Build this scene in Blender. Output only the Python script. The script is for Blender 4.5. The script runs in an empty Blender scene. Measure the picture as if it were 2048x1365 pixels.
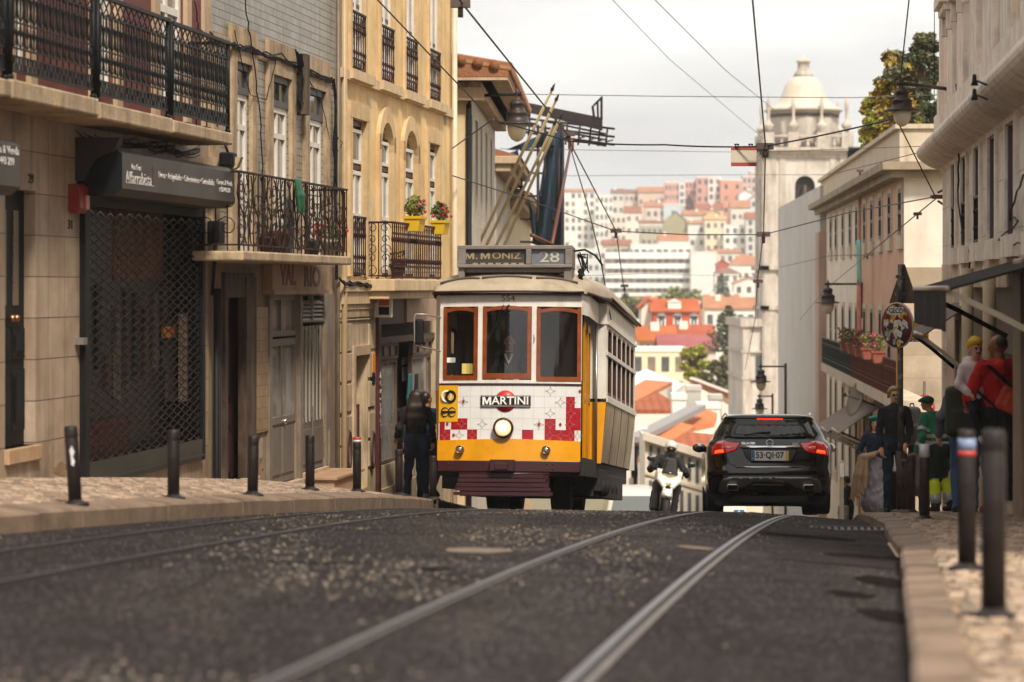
import bpy,bmesh,math,random
import numpy as np
from mathutils import Vector,Matrix,Euler
from mathutils.bvhtree import BVHTree
import mathutils.noise as MN
SC=bpy.context.scene
COL=SC.collection
# ------------------------------------------------------------------ camera, sky, sun, exposure
F,CX,HY=5700.0,1024.0,575.0
cam_d=bpy.data.cameras.new("camera");cam=bpy.data.objects.new("camera",cam_d);COL.objects.link(cam)
cam.location=(0,0,0);cam.rotation_euler=(math.pi/2,0,0)
cam_d.sensor_width=36;cam_d.lens=36*F/2048;cam_d.shift_y=-(682.5-HY)/2048
cam_d.clip_start=0.5;cam_d.clip_end=6000
cam_d.dof.use_dof=True;cam_d.dof.focus_distance=39.5;cam_d.dof.aperture_fstop=2.3
SC.camera=cam
SUN=Vector((0.24,-0.66,0.80)).normalized()
w=bpy.data.worlds.new("World");SC.world=w;w.use_nodes=True
nt=w.node_tree;nt.nodes.clear()
def _n(t,**k):
    n=nt.nodes.new(t)
    for a,b in k.items():setattr(n,a,b)
    return n
bg=_n('ShaderNodeBackground');wo=_n('ShaderNodeOutputWorld');sky=_n('ShaderNodeTexSky',sky_type='NISHITA')
sky.sun_disc=False;sky.sun_elevation=math.asin(SUN.z);sky.sun_rotation=math.atan2(SUN.x,SUN.y)
sky.air_density=1.5;sky.dust_density=4;sky.ozone_density=1
tc=_n('ShaderNodeTexCoord');mp=_n('ShaderNodeMapping');mp.inputs['Scale'].default_value=(2.2,2.2,9.0);mp.inputs['Location'].default_value=(0.4,0,0.3)
nz=_n('ShaderNodeTexNoise');nz.inputs['Scale'].default_value=2.6;nz.inputs['Detail'].default_value=5;nz.inputs['Roughness'].default_value=0.5
rp=_n('ShaderNodeValToRGB');rp.color_ramp.elements[0].position=0.30;rp.color_ramp.elements[1].position=0.66
rp.color_ramp.elements[0].color=(7.0,6.95,6.9,1);rp.color_ramp.elements[1].color=(11.0,10.8,10.5,1)
mx=_n('ShaderNodeMix',data_type='RGBA');mx.inputs['Factor'].default_value=0.93
nt.links.new(tc.outputs['Generated'],mp.inputs['Vector']);nt.links.new(mp.outputs[0],nz.inputs['Vector']);nt.links.new(nz.outputs[0],rp.inputs[0])
nt.links.new(sky.outputs[0],mx.inputs[6]);nt.links.new(rp.outputs[0],mx.inputs[7]);nt.links.new(mx.outputs[2],bg.inputs[0]);nt.links.new(bg.outputs[0],wo.inputs[0])
bg.inputs[1].default_value=0.10
sd=bpy.data.lights.new("sun",'SUN');so=bpy.data.objects.new("sun",sd);COL.objects.link(so)
sd.energy=3.8;sd.angle=math.radians(8);sd.color=(1.0,0.92,0.80)
so.rotation_euler=SUN.to_track_quat('Z','Y').to_euler()
SC.view_settings.view_transform='Standard';SC.view_settings.look='None'
SC.view_settings.exposure=0.32;SC.view_settings.gamma=1
SC.cycles.max_bounces=6;SC.cycles.diffuse_bounces=3;SC.cycles.glossy_bounces=3;SC.cycles.transmission_bounces=4;SC.cycles.transparent_max_bounces=8
SC.cycles.use_denoising=True
SC.cycles.volume_bounces=0
R=random.Random(7)
pi=math.pi
def at(px,py,Y):return Vector(((px-CX)/F*Y,Y,(HY-py)/F*Y))

# ------------------------------------------------------------------ materials
MATS={}
def lin(c):
    if isinstance(c,str):
        c=tuple(int(c[i:i+2],16)/255 for i in(0,2,4))
    return tuple((x/12.92 if x<=0.04045 else((x+0.055)/1.055)**2.4)for x in c)
def mat(name,col,rough=0.6,metal=0.0,var=0.0,vs=3.0,streak=0.0,dirt=None,dirt_amt=0.0,dirt_s=1.2,bump=0.0,bs=20.0,spec=0.5,
        emit=None,es=0.0,coat=0.0,trans=0.0,alpha=1.0,brick=None,tile=None,wave=None):
    """Procedural material. col is linear rgb or an sRGB hex string."""
    if name in MATS:return MATS[name]
    m=bpy.data.materials.new(name);MATS[name]=m;m.use_nodes=True
    n=m.node_tree.nodes;L=m.node_tree.links.new;b=n['Principled BSDF']
    if isinstance(col,str):col=lin(col)
    b.inputs['Roughness'].default_value=rough;b.inputs['Metallic'].default_value=metal
    b.inputs['Specular IOR Level'].default_value=spec;b.inputs['Coat Weight'].default_value=coat;b.inputs['Coat Roughness'].default_value=0.05
    b.inputs['Transmission Weight'].default_value=trans;b.inputs['Alpha'].default_value=alpha
    if emit is not None:
        b.inputs['Emission Color'].default_value=(*(lin(emit)if isinstance(emit,str)else emit),1);b.inputs['Emission Strength'].default_value=es
    co=n.new('ShaderNodeTexCoord');cur=None
    def rgb(c):
        r=n.new('ShaderNodeRGB');r.outputs[0].default_value=(*c,1);return r.outputs[0]
    def mixc(fac,a,c,mode='MIX'):
        x=n.new('ShaderNodeMix');x.data_type='RGBA';x.blend_type=mode
        if isinstance(fac,float):x.inputs[0].default_value=fac
        else:L(fac,x.inputs[0])
        L(a,x.inputs[6]);L(c,x.inputs[7]);return x.outputs[2]
    def noise(scale,det=4,vec=None,ro=0.6):
        t=n.new('ShaderNodeTexNoise');t.inputs['Scale'].default_value=scale;t.inputs['Detail'].default_value=det;t.inputs['Roughness'].default_value=ro
        L(vec or co.outputs['Object'],t.inputs['Vector']);return t.outputs[0]
    def ramp(v,p0,p1,a=0.0,c=1.0):
        r=n.new('ShaderNodeMapRange');r.inputs[1].default_value=p0;r.inputs[2].default_value=p1;r.inputs[3].default_value=a;r.inputs[4].default_value=c;L(v,r.inputs[0]);return r.outputs[0]
    cur=rgb(col)
    height=None
    if brick:
        bw,bh,mo,mc,c2=brick
        mpp=n.new('ShaderNodeMapping');mpp.inputs['Rotation'].default_value=(pi/2,0,0);L(co.outputs['Object'],mpp.inputs[0])
        t=n.new('ShaderNodeTexBrick');t.inputs['Scale'].default_value=1.0;t.inputs['Brick Width'].default_value=bw;t.inputs['Row Height'].default_value=bh
        t.inputs['Mortar Size'].default_value=mo;t.inputs['Mortar Smooth'].default_value=0.3;t.offset=0.0 if tile else 0.5
        t.inputs['Color1'].default_value=(*col,1);t.inputs['Color2'].default_value=(*(lin(c2)if isinstance(c2,str)else c2),1)
        t.inputs['Mortar'].default_value=(*(lin(mc)if isinstance(mc,str)else mc),1)
        L(mpp.outputs[0],t.inputs['Vector']);cur=t.outputs[0];height=t.outputs['Fac']
    if wave:
        mpp=n.new('ShaderNodeMapping');mpp.inputs['Scale'].default_value=wave[0];L(co.outputs['Object'],mpp.inputs[0])
        t=n.new('ShaderNodeTexWave');t.inputs['Scale'].default_value=1.0;t.inputs['Distortion'].default_value=wave[3]if len(wave)>3 else 0.4
        L(mpp.outputs[0],t.inputs['Vector']);cur=mixc(ramp(t.outputs[1],0.1,0.9,0.0,wave[2]),cur,rgb(lin(wave[1])if isinstance(wave[1],str)else wave[1]));height=t.outputs[1]
    if var:
        dk=n.new('ShaderNodeHueSaturation');dk.inputs['Value'].default_value=1-var;dk.inputs['Saturation'].default_value=1.08;L(cur,dk.inputs['Color'])
        lt=n.new('ShaderNodeHueSaturation');lt.inputs['Value'].default_value=1+var*0.6;L(cur,lt.inputs['Color'])
        cur=mixc(ramp(noise(vs),0.32,0.68),dk.outputs[0],lt.outputs[0])
        f2=ramp(noise(vs*7,3),0.35,0.65,0.0,0.35)
        dk2=n.new('ShaderNodeHueSaturation');dk2.inputs['Value'].default_value=1-var*0.8;L(cur,dk2.inputs['Color']);cur=mixc(f2,cur,dk2.outputs[0])
    if dirt_amt:
        dc=rgb(lin(dirt)if isinstance(dirt,str)else dirt)
        a=ramp(noise(dirt_s,6,ro=0.7),0.50,0.72,0.0,dirt_amt);cur=mixc(a,cur,dc)
        if streak:
            ms=n.new('ShaderNodeMapping');ms.inputs['Scale'].default_value=(1,1,0.12);L(co.outputs['Object'],ms.inputs[0])
            a=ramp(noise(5.0*dirt_s,5,ms.outputs[0],0.65),0.48,0.72,0.0,streak);cur=mixc(a,cur,dc)
    L(cur,b.inputs['Base Color'])
    if bump:
        bp=n.new('ShaderNodeBump');bp.inputs['Strength'].default_value=0.6;bp.inputs['Distance'].default_value=bump
        hh=noise(bs,5)
        if height is not None:
            ad=n.new('ShaderNodeMath');ad.operation='MULTIPLY_ADD';ad.inputs[1].default_value=-2.5 if brick else 1.5;L(height,ad.inputs[0]);L(hh,ad.inputs[2]);hh=ad.outputs[0]
        L(hh,bp.inputs['Height']);L(bp.outputs[0],b.inputs['Normal'])
    return m

# ------------------------------------------------------------------ meshes
class MB:
    """collects shapes, builds ONE mesh object"""
    def __init__(s):s.v=[];s.f=[];s.m=[];s.T=None;s.k=0;s.sm=[]
    def add(s,vs,fs,smooth=False):
        o=len(s.v)
        for p in vs:
            p=Vector(p);s.v.append(tuple(s.T@p)if s.T is not None else tuple(p))
        for f in fs:s.f.append([i+o for i in f]);s.m.append(s.k);s.sm.append(smooth)
        return s
    def box(s,x0,x1,y0,y1,z0,z1):
        return s.add([(x0,y0,z0),(x1,y0,z0),(x1,y1,z0),(x0,y1,z0),(x0,y0,z1),(x1,y0,z1),(x1,y1,z1),(x0,y1,z1)],
                     [(0,3,2,1),(4,5,6,7),(0,1,5,4),(1,2,6,5),(2,3,7,6),(3,0,4,7)])
    def bar(s,a,b,w,h=None):
        return s.tube([a,b],w/2*1.414,4,ph=pi/4)if h is None else s.beam(a,b,w,h)
    def beam(s,a,b,w,h):
        a=Vector(a);b=Vector(b);d=(b-a).normalized();up=Vector((0,0,1))if abs(d.z)<0.95 else Vector((0,1,0))
        sx=d.cross(up).normalized()*w/2;u=sx.cross(d).normalized()*h/2
        P=[p+q for p in(a,b)for q in(-sx-u,sx-u,sx+u,-sx+u)]
        return s.add(P,[(3,2,1,0),(4,5,6,7),(0,1,5,4),(1,2,6,5),(2,3,7,6),(3,0,4,7)])
    def tube(s,pts,r,n=6,closed=False,ph=0.0,smooth=None):
        pts=[Vector(p)for p in pts];N=len(pts);rr=r if isinstance(r,(list,tuple))else[r]*N;V=[];up=None
        for i,p in enumerate(pts):
            t=(pts[(i+1)%N]-pts[i-1])if closed or 0<i<N-1 else(pts[1]-pts[0]if i==0 else pts[-1]-pts[-2])
            t=t.normalized()if t.length>1e-9 else Vector((0,0,1))
            if up is None or abs(up.dot(t))>0.97:up=Vector((0,0,1))if abs(t.z)<0.9 else Vector((1,0,0))
            x=t.cross(up).normalized();y=t.cross(x).normalized();up=-y if y.dot(up)<0 else y
            y=up;x=t.cross(y).normalized()
            for k in range(n):
                a=2*pi*k/n+ph;V.append(p+(x*math.cos(a)+y*math.sin(a))*rr[i])
        fs=[]
        for i in range(N if closed else N-1):
            j=(i+1)%N
            for k in range(n):l=(k+1)%n;fs.append((i*n+k,i*n+l,j*n+l,j*n+k))
        if not closed:fs+=[tuple(range(n))[::-1],tuple(range((N-1)*n,N*n))]
        return s.add(V,fs,smooth if smooth is not None else n>5)
    def lathe(s,prof,c=(0,0,0),n=16,ax='z',smooth=True):
        V=[];c=Vector(c)
        for r,h in prof:
            for k in range(n):
                a=2*pi*k/n;p=(r*math.cos(a),r*math.sin(a),h)
                if ax=='y':p=(p[0],p[2],p[1])
                if ax=='x':p=(p[2],p[0],p[1])
                V.append(c+Vector(p))
        fs=[]
        for i in range(len(prof)-1):
            for k in range(n):l=(k+1)%n;fs.append((i*n+k,i*n+l,(i+1)*n+l,(i+1)*n+k))
        fs+=[tuple(range(n))[::-1],tuple(range((len(prof)-1)*n,len(prof)*n))]
        return s.add(V,fs,smooth)
    def prism(s,poly,a,b,ax='y'):
        n=len(poly);V=[]
        for t in(a,b):
            for p,q in poly:V.append({'y':(p,t,q),'x':(t,p,q),'z':(p,q,t)}[ax])
        return s.add(V,[tuple(range(n)),tuple(range(n,2*n))[::-1]]+[(i,(i+1)%n+0,(i+1)%n+n,i+n)[::-1]for i in range(n)])
    def grid(s,fn,nu,nv,smooth=True):
        V=[fn(i/nu,j/nv)for j in range(nv+1)for i in range(nu+1)]
        return s.add(V,[(j*(nu+1)+i,j*(nu+1)+i+1,(j+1)*(nu+1)+i+1,(j+1)*(nu+1)+i)for j in range(nv)for i in range(nu)],smooth)
    def blob(s,c,r,n=8,rnd=0.0):
        c=Vector(c);r=Vector(r if isinstance(r,(tuple,list,Vector))else(r,r,r));V=[]
        for i in range(1,n):
            t=pi*i/n
            for k in range(n*2-4 if n>4 else n+2):
                N=n*2-4 if n>4 else n+2;a=2*pi*k/N;q=1+(R.random()-0.5)*rnd
                V.append(c+Vector((r.x*math.sin(t)*math.cos(a),r.y*math.sin(t)*math.sin(a),r.z*math.cos(t)))*q)
        N=n*2-4 if n>4 else n+2;V+=[c+Vector((0,0,r.z)),c-Vector((0,0,r.z))];T_=(n-1)*N
        fs=[(i*N+k,(i+1)*N+k,(i+1)*N+(k+1)%N,i*N+(k+1)%N)for i in range(n-2)for k in range(N)]
        fs+=[(T_,k,(k+1)%N)for k in range(N)]+[(T_+1,(n-2)*N+(k+1)%N,(n-2)*N+k)for k in range(N)]
        return s.add(V,fs,True)
    def build(s,name,m,parent=None,bevel=0.0,loc=None):
        me=bpy.data.meshes.new(name);me.from_pydata(s.v,[],s.f);ms=m if isinstance(m,(list,tuple))else[m]
        for x in ms:me.materials.append(x)
        if len(ms)>1:me.polygons.foreach_set('material_index',s.m)
        me.polygons.foreach_set('use_smooth',s.sm);me.update()
        o=bpy.data.objects.new(name,me);COL.objects.link(o)
        if parent is not None:o.parent=parent
        if loc is not None:o.location=loc
        if bevel:
            b=o.modifiers.new('bevel','BEVEL');b.width=bevel;b.segments=2;b.limit_method='ANGLE';b.angle_limit=math.radians(50)
        return o
def tag(o,label=None,cat=None,group=None,kind=None):
    if label:o['label']=label
    if cat:o['category']=cat
    if group:o['group']=group
    if kind:o['kind']=kind
    return o
def empty(name,loc=(0,0,0),rz=0.0,label=None,cat=None,group=None):
    o=bpy.data.objects.new(name,None);COL.objects.link(o);o.location=loc;o.rotation_euler=(0,0,rz);o.empty_display_size=0.2
    return tag(o,label,cat,group)
def kids(o):return[c for c in ALLK.get(o,[])]
def copy_tree(o,parent=None,loc=None,rz=None,label=None,sc=None):
    c=o.copy();COL.objects.link(c);c.parent=parent
    if loc is not None:c.location=loc
    if rz is not None:c.rotation_euler=(0,0,rz)
    if sc is not None:c.scale=(sc,sc,sc)if not isinstance(sc,tuple)else sc
    if label:c['label']=label
    for ch in list(o.children):copy_tree(ch,c)
    return c
def text(s,size,m,parent,name,loc,rot,ext=0.002,align='CENTER',sx=1.0,bold=0.0,sp=1.0,shear=0.0):
    cu=bpy.data.curves.new(name,'FONT');cu.body=s;cu.size=size;cu.align_x=align;cu.align_y='CENTER';cu.extrude=ext;cu.offset=bold;cu.space_character=sp;cu.shear=shear;cu.resolution_u=3
    o=bpy.data.objects.new(name,cu);me=bpy.data.meshes.new_from_object(o);bpy.data.objects.remove(o);me.materials.clear();me.materials.append(m)
    o=bpy.data.objects.new(name,me);COL.objects.link(o);o.parent=parent;o.location=loc;o.rotation_euler=rot;o.scale=(sx,1,1)
    return o
# -------- organic surfaces: smooth union of tapered capsules, ellipsoids and rounded boxes, skinned as one mesh (surface nets)
class Org:
    def __init__(s,h=0.012):s.p=[];s.h=h;s.k=0
    def cap(s,a,b,r0,r1=None,k=0.02,m=None):s.p.append(('c',np.array(a,float),np.array(b,float),r0,r0 if r1 is None else r1,k,s.k if m is None else m));return s
    def chain(s,pts,rs,k=0.02,m=None):
        for i in range(len(pts)-1):s.cap(pts[i],pts[i+1],rs[i],rs[i+1],k,m)
        return s
    def ell(s,c,r,k=0.02,m=None,rot=None):s.p.append(('e',np.array(c,float),np.array(r,float),rot,0,k,s.k if m is None else m));return s
    def box(s,c,r,rd=0.02,k=0.02,m=None,rot=None):s.p.append(('b',np.array(c,float),np.array(r,float),rot,rd,k,s.k if m is None else m));return s
    def mesh(s):
        h=s.h;lo=np.full(3,1e9);hi=-lo;bb=[]
        for q in s.p:
            if q[0]=='c':a=np.minimum(q[1]-q[3],q[2]-q[4]);b=np.maximum(q[1]+q[3],q[2]+q[4])
            else:
                e=np.full(3,float(np.linalg.norm(q[2])))if q[3]is not None else q[2].copy();a=q[1]-e;b=q[1]+e
            bb.append((a,b));lo=np.minimum(lo,a);hi=np.maximum(hi,b)
        lo-=3*h;hi+=3*h;N=np.ceil((hi-lo)/h).astype(int)+1
        f=np.full(N,1.0,np.float32);dm=np.full(N,9.0,np.float32);idm=np.zeros(N,np.int16)
        for q,(a,b)in zip(s.p,bb):
            k=q[5];pad=k+3*h;i0=np.maximum(np.floor((a-pad-lo)/h).astype(int),0);i1=np.minimum(np.ceil((b+pad-lo)/h).astype(int)+1,N)
            gx,gy,gz=np.meshgrid(*[(lo[j]+h*np.arange(i0[j],i1[j])).astype(np.float32)for j in range(3)],indexing='ij')
            if q[0]=='c':
                ba=q[2]-q[1];L2=max(float(ba@ba),1e-9);px,py,pz=gx-q[1][0],gy-q[1][1],gz-q[1][2]
                t=np.clip((px*ba[0]+py*ba[1]+pz*ba[2])/L2,0,1)
                d=np.sqrt((px-ba[0]*t)**2+(py-ba[1]*t)**2+(pz-ba[2]*t)**2)-(q[3]+(q[4]-q[3])*t)
            else:
                X=np.stack([gx-q[1][0],gy-q[1][1],gz-q[1][2]],-1)
                if q[3]is not None:X=X@np.array(Euler(q[3]).to_matrix(),dtype=np.float32)
                if q[0]=='e':
                    r=q[2];k0=np.sqrt(((X/r)**2).sum(-1));k1=np.sqrt(((X/(r*r))**2).sum(-1))+1e-9;d=k0*(k0-1)/k1
                else:
                    Q=np.abs(X)-(q[2]-q[4]);d=np.sqrt((np.maximum(Q,0)**2).sum(-1))+np.minimum(Q.max(-1),0)-q[4]
            sl=tuple(slice(i0[j],i1[j])for j in range(3));g=f[sl]
            if k>0:
                hh=np.maximum(k-np.abs(g-d),0)/k;new=np.minimum(g,d)-hh*hh*k*0.25
            else:new=np.minimum(g,d)
            f[sl]=new;cl=d<dm[sl];dm[sl]=np.where(cl,d,dm[sl]);idm[sl]=np.where(cl,q[6],idm[sl])
        S=f<0;nx,ny,nz_=N-1
        acc=np.zeros((nx,ny,nz_,3),np.float32);cnt=np.zeros((nx,ny,nz_),np.float32)
        for ax in range(3):
            o=[a for a in range(3)if a!=ax]
            for da in(0,1):
                for db in(0,1):
                    off0=[0,0,0];off0[o[0]]=da;off0[o[1]]=db;off1=list(off0);off1[ax]=1
                    A=f[off0[0]:off0[0]+nx,off0[1]:off0[1]+ny,off0[2]:off0[2]+nz_];B=f[off1[0]:off1[0]+nx,off1[1]:off1[1]+ny,off1[2]:off1[2]+nz_]
                    mk=(A<0)!=(B<0);t=np.where(mk,A/np.where(mk,A-B,1),0)
                    for j in range(3):acc[...,j]+=np.where(mk,(t if j==ax else off0[j]),0)
                    cnt+=mk
        act=cnt>0;idx=np.full(act.shape,-1,np.int64);idx[act]=np.arange(act.sum());ii=np.argwhere(act)
        V=(acc[act]/cnt[act][:,None]+ii)*h+lo;ids=idm[:-1,:-1,:-1][act]
        Fs=[]
        for ax in range(3):
            a,b=[(1,2),(2,0),(0,1)][ax]
            sl0=[slice(1,None)]*3;sl1=[slice(1,None)]*3;sl0[ax]=slice(0,-1)
            s0=[slice(1,-1)]*3;s0[ax]=slice(0,-1);s1=[slice(1,-1)]*3;s1[ax]=slice(1,None)
            A=S[tuple(s0)];B=S[tuple(s1)];E=np.argwhere(A!=B)
            if len(E)==0:continue
            ins=A[tuple(E.T)];E=E.copy()
            for j in range(3):
                if j!=ax:E[:,j]+=1
            def c(oa,ob):
                G=E.copy();G[:,a]-=oa;G[:,b]-=ob;return idx[tuple(G.T)]
            q=np.stack([c(1,1),c(0,1),c(0,0),c(1,0)],1);q[~ins]=q[~ins][:,::-1];Fs.append(q)
        Q=np.concatenate(Fs);Q=Q[(Q>=0).all(1)]
        return V,Q,ids
    def build(s,name,mats,parent=None,smooth=True,relax=1,fold=0.0):
        V,Q,ids=s.mesh()
        for _ in range(relax):
            ac=np.zeros_like(V);ct=np.zeros(len(V))
            for i in range(4):
                np.add.at(ac,Q[:,i],V[Q[:,(i+1)%4]]);np.add.at(ct,Q[:,i],1)
            V=V*0.5+0.5*ac/np.maximum(ct,1)[:,None]
        me=bpy.data.meshes.new(name);me.from_pydata(V.tolist(),[],Q.tolist())
        if fold:
            nn=np.zeros(len(V)*3,np.float32);me.vertices.foreach_get('normal',nn);nn=nn.reshape(-1,3);sd_=R.random()*50
            for i in np.nonzero((ids>=1)&(ids<=2))[0]:
                p=V[i];a=MN.noise(Vector((p[0]*9+sd_,p[1]*9,p[2]*6+2.5*p[0])));c=MN.noise(Vector((p[0]*22,p[1]*22+sd_,p[2]*13)))
                V[i]=p+nn[i]*(fold*(1-2.6*abs(a))+fold*0.5*c)
            me.vertices.foreach_set('co',V.astype(np.float32).ravel());me.update()
        ms=mats if isinstance(mats,(list,tuple))else[mats]
        for m in ms:me.materials.append(m)
        me.polygons.foreach_set('material_index',np.minimum(ids[Q[:,0]],len(ms)-1).astype(np.int32));me.polygons.foreach_set('use_smooth',[smooth]*len(Q));me.update()
        o=bpy.data.objects.new(name,me);COL.objects.link(o)
        if parent is not None:o.parent=parent
        return o
# ------------------------------------------------------------------ the street: heights (eye = 0) and lines
def hroad(Y):
    if Y<0:return 0.98+0.023*Y
    if Y<55:return 0.079*Y+0.0008*(Y-35)**2
    return 4.665+0.111*(Y-55)
def interp(tab,Y):
    if Y<=tab[0][0]:a,b=tab[0],tab[1]
    elif Y>=tab[-1][0]:a,b=tab[-2],tab[-1]
    else:
        for a,b in zip(tab,tab[1:]):
            if a[0]<=Y<=b[0]:break
    return a[1]+(b[1]-a[1])*(Y-a[0])/(b[0]-a[0])
def XR(Y):return-0.333+0.1265*(Y-8.87)
def XL(Y):return-2.18+(0.109 if Y>19 else 0.1265)*(Y-19)
CL=[(-8,-7.2),(9,-5.0),(19.1,-3.43),(25.4,-2.33),(28.5,-1.85),(33,-1.42),(38,-1.12),(45,-0.78),(60,0.4),(80,1.3),(200,5.5)]
CR=[(-8,-0.95),(9,1.27),(19.3,2.63),(22,2.92),(26,3.4),(33,4.1),(45,5.4),(62,7.1),(80,8.3),(110,9.5),(200,13)]
def zroad(X,Y):
    lat=X-XR(Y)
    return-hroad(Y)+(0.012*min(-lat,5)if lat<0 else-0.08*min(lat,2.4))
def ys(a,b):
    out=[a]
    while out[-1]<b:out.append(out[-1]+(0.4 if out[-1]<50 else 2.5))
    out[-1]=b;return out
def zL(X,Y):return zroad(interp(CL,Y),Y)+0.13+0.12*min(interp(CL,Y)-X,1.6)
def zR(X,Y):return zroad(interp(CR,Y),Y)+0.09+0.02*min(X-interp(CR,Y),3)

def cobble_mat(name,c1,c2,mort,sc=11.0,bump=0.012):
    m=bpy.data.materials.new(name);m.use_nodes=True;n=m.node_tree.nodes;L=m.node_tree.links.new;b=n['Principled BSDF'];b.inputs['Roughness'].default_value=0.62
    co=n.new('ShaderNodeTexCoord');v=n.new('ShaderNodeTexVoronoi');v.inputs['Scale'].default_value=sc;v.feature='F1';L(co.outputs['Object'],v.inputs['Vector'])
    e=n.new('ShaderNodeTexVoronoi');e.inputs['Scale'].default_value=sc;e.feature='DISTANCE_TO_EDGE';L(co.outputs['Object'],e.inputs['Vector'])
    mr=n.new('ShaderNodeMapRange');mr.inputs[1].default_value=0.02;mr.inputs[2].default_value=0.13;L(e.outputs[0],mr.inputs[0])
    a=n.new('ShaderNodeMix');a.data_type='RGBA';a.inputs[6].default_value=(*lin(c1),1);a.inputs[7].default_value=(*lin(c2),1)
    sp=n.new('ShaderNodeSeparateColor');L(v.outputs['Color'],sp.inputs[0]);L(sp.outputs[0],a.inputs[0])
    nz=n.new('ShaderNodeTexNoise');nz.inputs['Scale'].default_value=1.3;nz.inputs['Detail'].default_value=5;L(co.outputs['Object'],nz.inputs['Vector'])
    r2=n.new('ShaderNodeMapRange');r2.inputs[1].default_value=0.42;r2.inputs[2].default_value=0.7;r2.inputs[4].default_value=0.55;L(nz.outputs[0],r2.inputs[0])
    d=n.new('ShaderNodeMix');d.data_type='RGBA';d.inputs[7].default_value=(*lin(mort),1);L(r2.outputs[0],d.inputs[0]);L(a.outputs[2],d.inputs[6])
    g=n.new('ShaderNodeMix');g.data_type='RGBA';g.inputs[6].default_value=(*lin(mort),1);L(mr.outputs[0],g.inputs[0]);L(d.outputs[2],g.inputs[7]);L(g.outputs[2],b.inputs['Base Color'])
    bp=n.new('ShaderNodeBump');bp.inputs['Distance'].default_value=bump;bp.inputs['Strength'].default_value=0.9;L(mr.outputs[0],bp.inputs['Height']);L(bp.outputs[0],b.inputs['Normal'])
    return m
def asphalt_mat():
    m=bpy.data.materials.new('asphalt');m.use_nodes=True;n=m.node_tree.nodes;L=m.node_tree.links.new;b=n['Principled BSDF'];b.inputs['Specular IOR Level'].default_value=0.03
    co=n.new('ShaderNodeTexCoord')
    def nz(s,d=4,sc=None):
        t=n.new('ShaderNodeTexNoise');t.inputs['Scale'].default_value=s;t.inputs['Detail'].default_value=d;t.inputs['Roughness'].default_value=0.65
        if sc:q=n.new('ShaderNodeMapping');q.inputs['Scale'].default_value=sc;q.inputs['Rotation'].default_value=(0,0,0.125);L(co.outputs['Object'],q.inputs[0]);L(q.outputs[0],t.inputs['Vector'])
        else:L(co.outputs['Object'],t.inputs['Vector'])
        return t.outputs[0]
    def mr(v,a,c,lo=0.0,hi=1.0):
        r=n.new('ShaderNodeMapRange');r.inputs[1].default_value=a;r.inputs[2].default_value=c;r.inputs[3].default_value=lo;r.inputs[4].default_value=hi;L(v,r.inputs[0]);return r.outputs[0]
    def mix(f,a,c):
        x=n.new('ShaderNodeMix');x.data_type='RGBA';L(f,x.inputs[0])
        for s,k in((a,6),(c,7)):
            if isinstance(s,tuple):x.inputs[k].default_value=(*s,1)
            else:L(s,x.inputs[k])
        return x.outputs[2]
    def mul(a,c):
        x=n.new('ShaderNodeMath');x.operation='MULTIPLY';L(a,x.inputs[0]);L(c,x.inputs[1]);return x.outputs[0]
    base=mix(mr(nz(0.7,5),0.3,0.7),(0.013,0.0105,0.0105),(0.025,0.020,0.0198))
    base=mix(mr(nz(0.5,4,(3,0.25,1)),0.52,0.7,0,0.6),base,(0.036,0.027,0.025))
    # worn stone showing through, in long patches along the rails
    v=n.new('ShaderNodeTexVoronoi');v.inputs['Scale'].default_value=42;L(co.outputs['Object'],v.inputs['Vector'])
    spk=mr(v.outputs['Distance'],0.42,0.26)
    sep=n.new('ShaderNodeSeparateColor');L(v.outputs['Color'],sep.inputs[0])
    fine=mul(spk,mr(sep.outputs[0],0.50,0.75,0,1.0))
    zone=mr(nz(0.55,5,(1.3,0.3,1)),0.50,0.66,0.08,1.0)
    base=mix(mul(fine,zone),base,(0.40,0.32,0.23))
    v2=n.new('ShaderNodeTexVoronoi');v2.inputs['Scale'].default_value=55;L(co.outputs['Object'],v2.inputs['Vector'])
    base=mix(mr(v2.outputs['Distance'],0.36,0.16,0,0.6),base,(0.16,0.135,0.12))
    L(base,b.inputs['Base Color'])
    L(mr(nz(1.1,4),0.3,0.7,0.55,0.85),b.inputs['Roughness'])
    bp=n.new('ShaderNodeBump');bp.inputs['Distance'].default_value=0.02;bp.inputs['Strength'].default_value=1.0;L(nz(45,3),bp.inputs['Height']);L(bp.outputs[0],b.inputs['Normal'])
    return m
M_ASPH=asphalt_mat()
M_COB=cobble_mat('pavement_cobbles','b89c7c','866b52','4a3929',10)
M_KERB=mat('kerb_stone','7f6a57',0.8,var=0.3,vs=2.5,dirt='45332a',dirt_amt=0.75,dirt_s=2.0,bump=0.01,bs=30)
M_RAIL=mat('rail_steel',(0.17,0.155,0.155),0.36,0.85,var=0.2,vs=4)
M_LIP=mat('rail_lip',(0.15,0.125,0.11),0.55,0.25,var=0.25,vs=5,bump=0.004,bs=40)
M_GROOVE=mat('rail_groove',(0.012,0.009,0.009),0.8)

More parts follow.
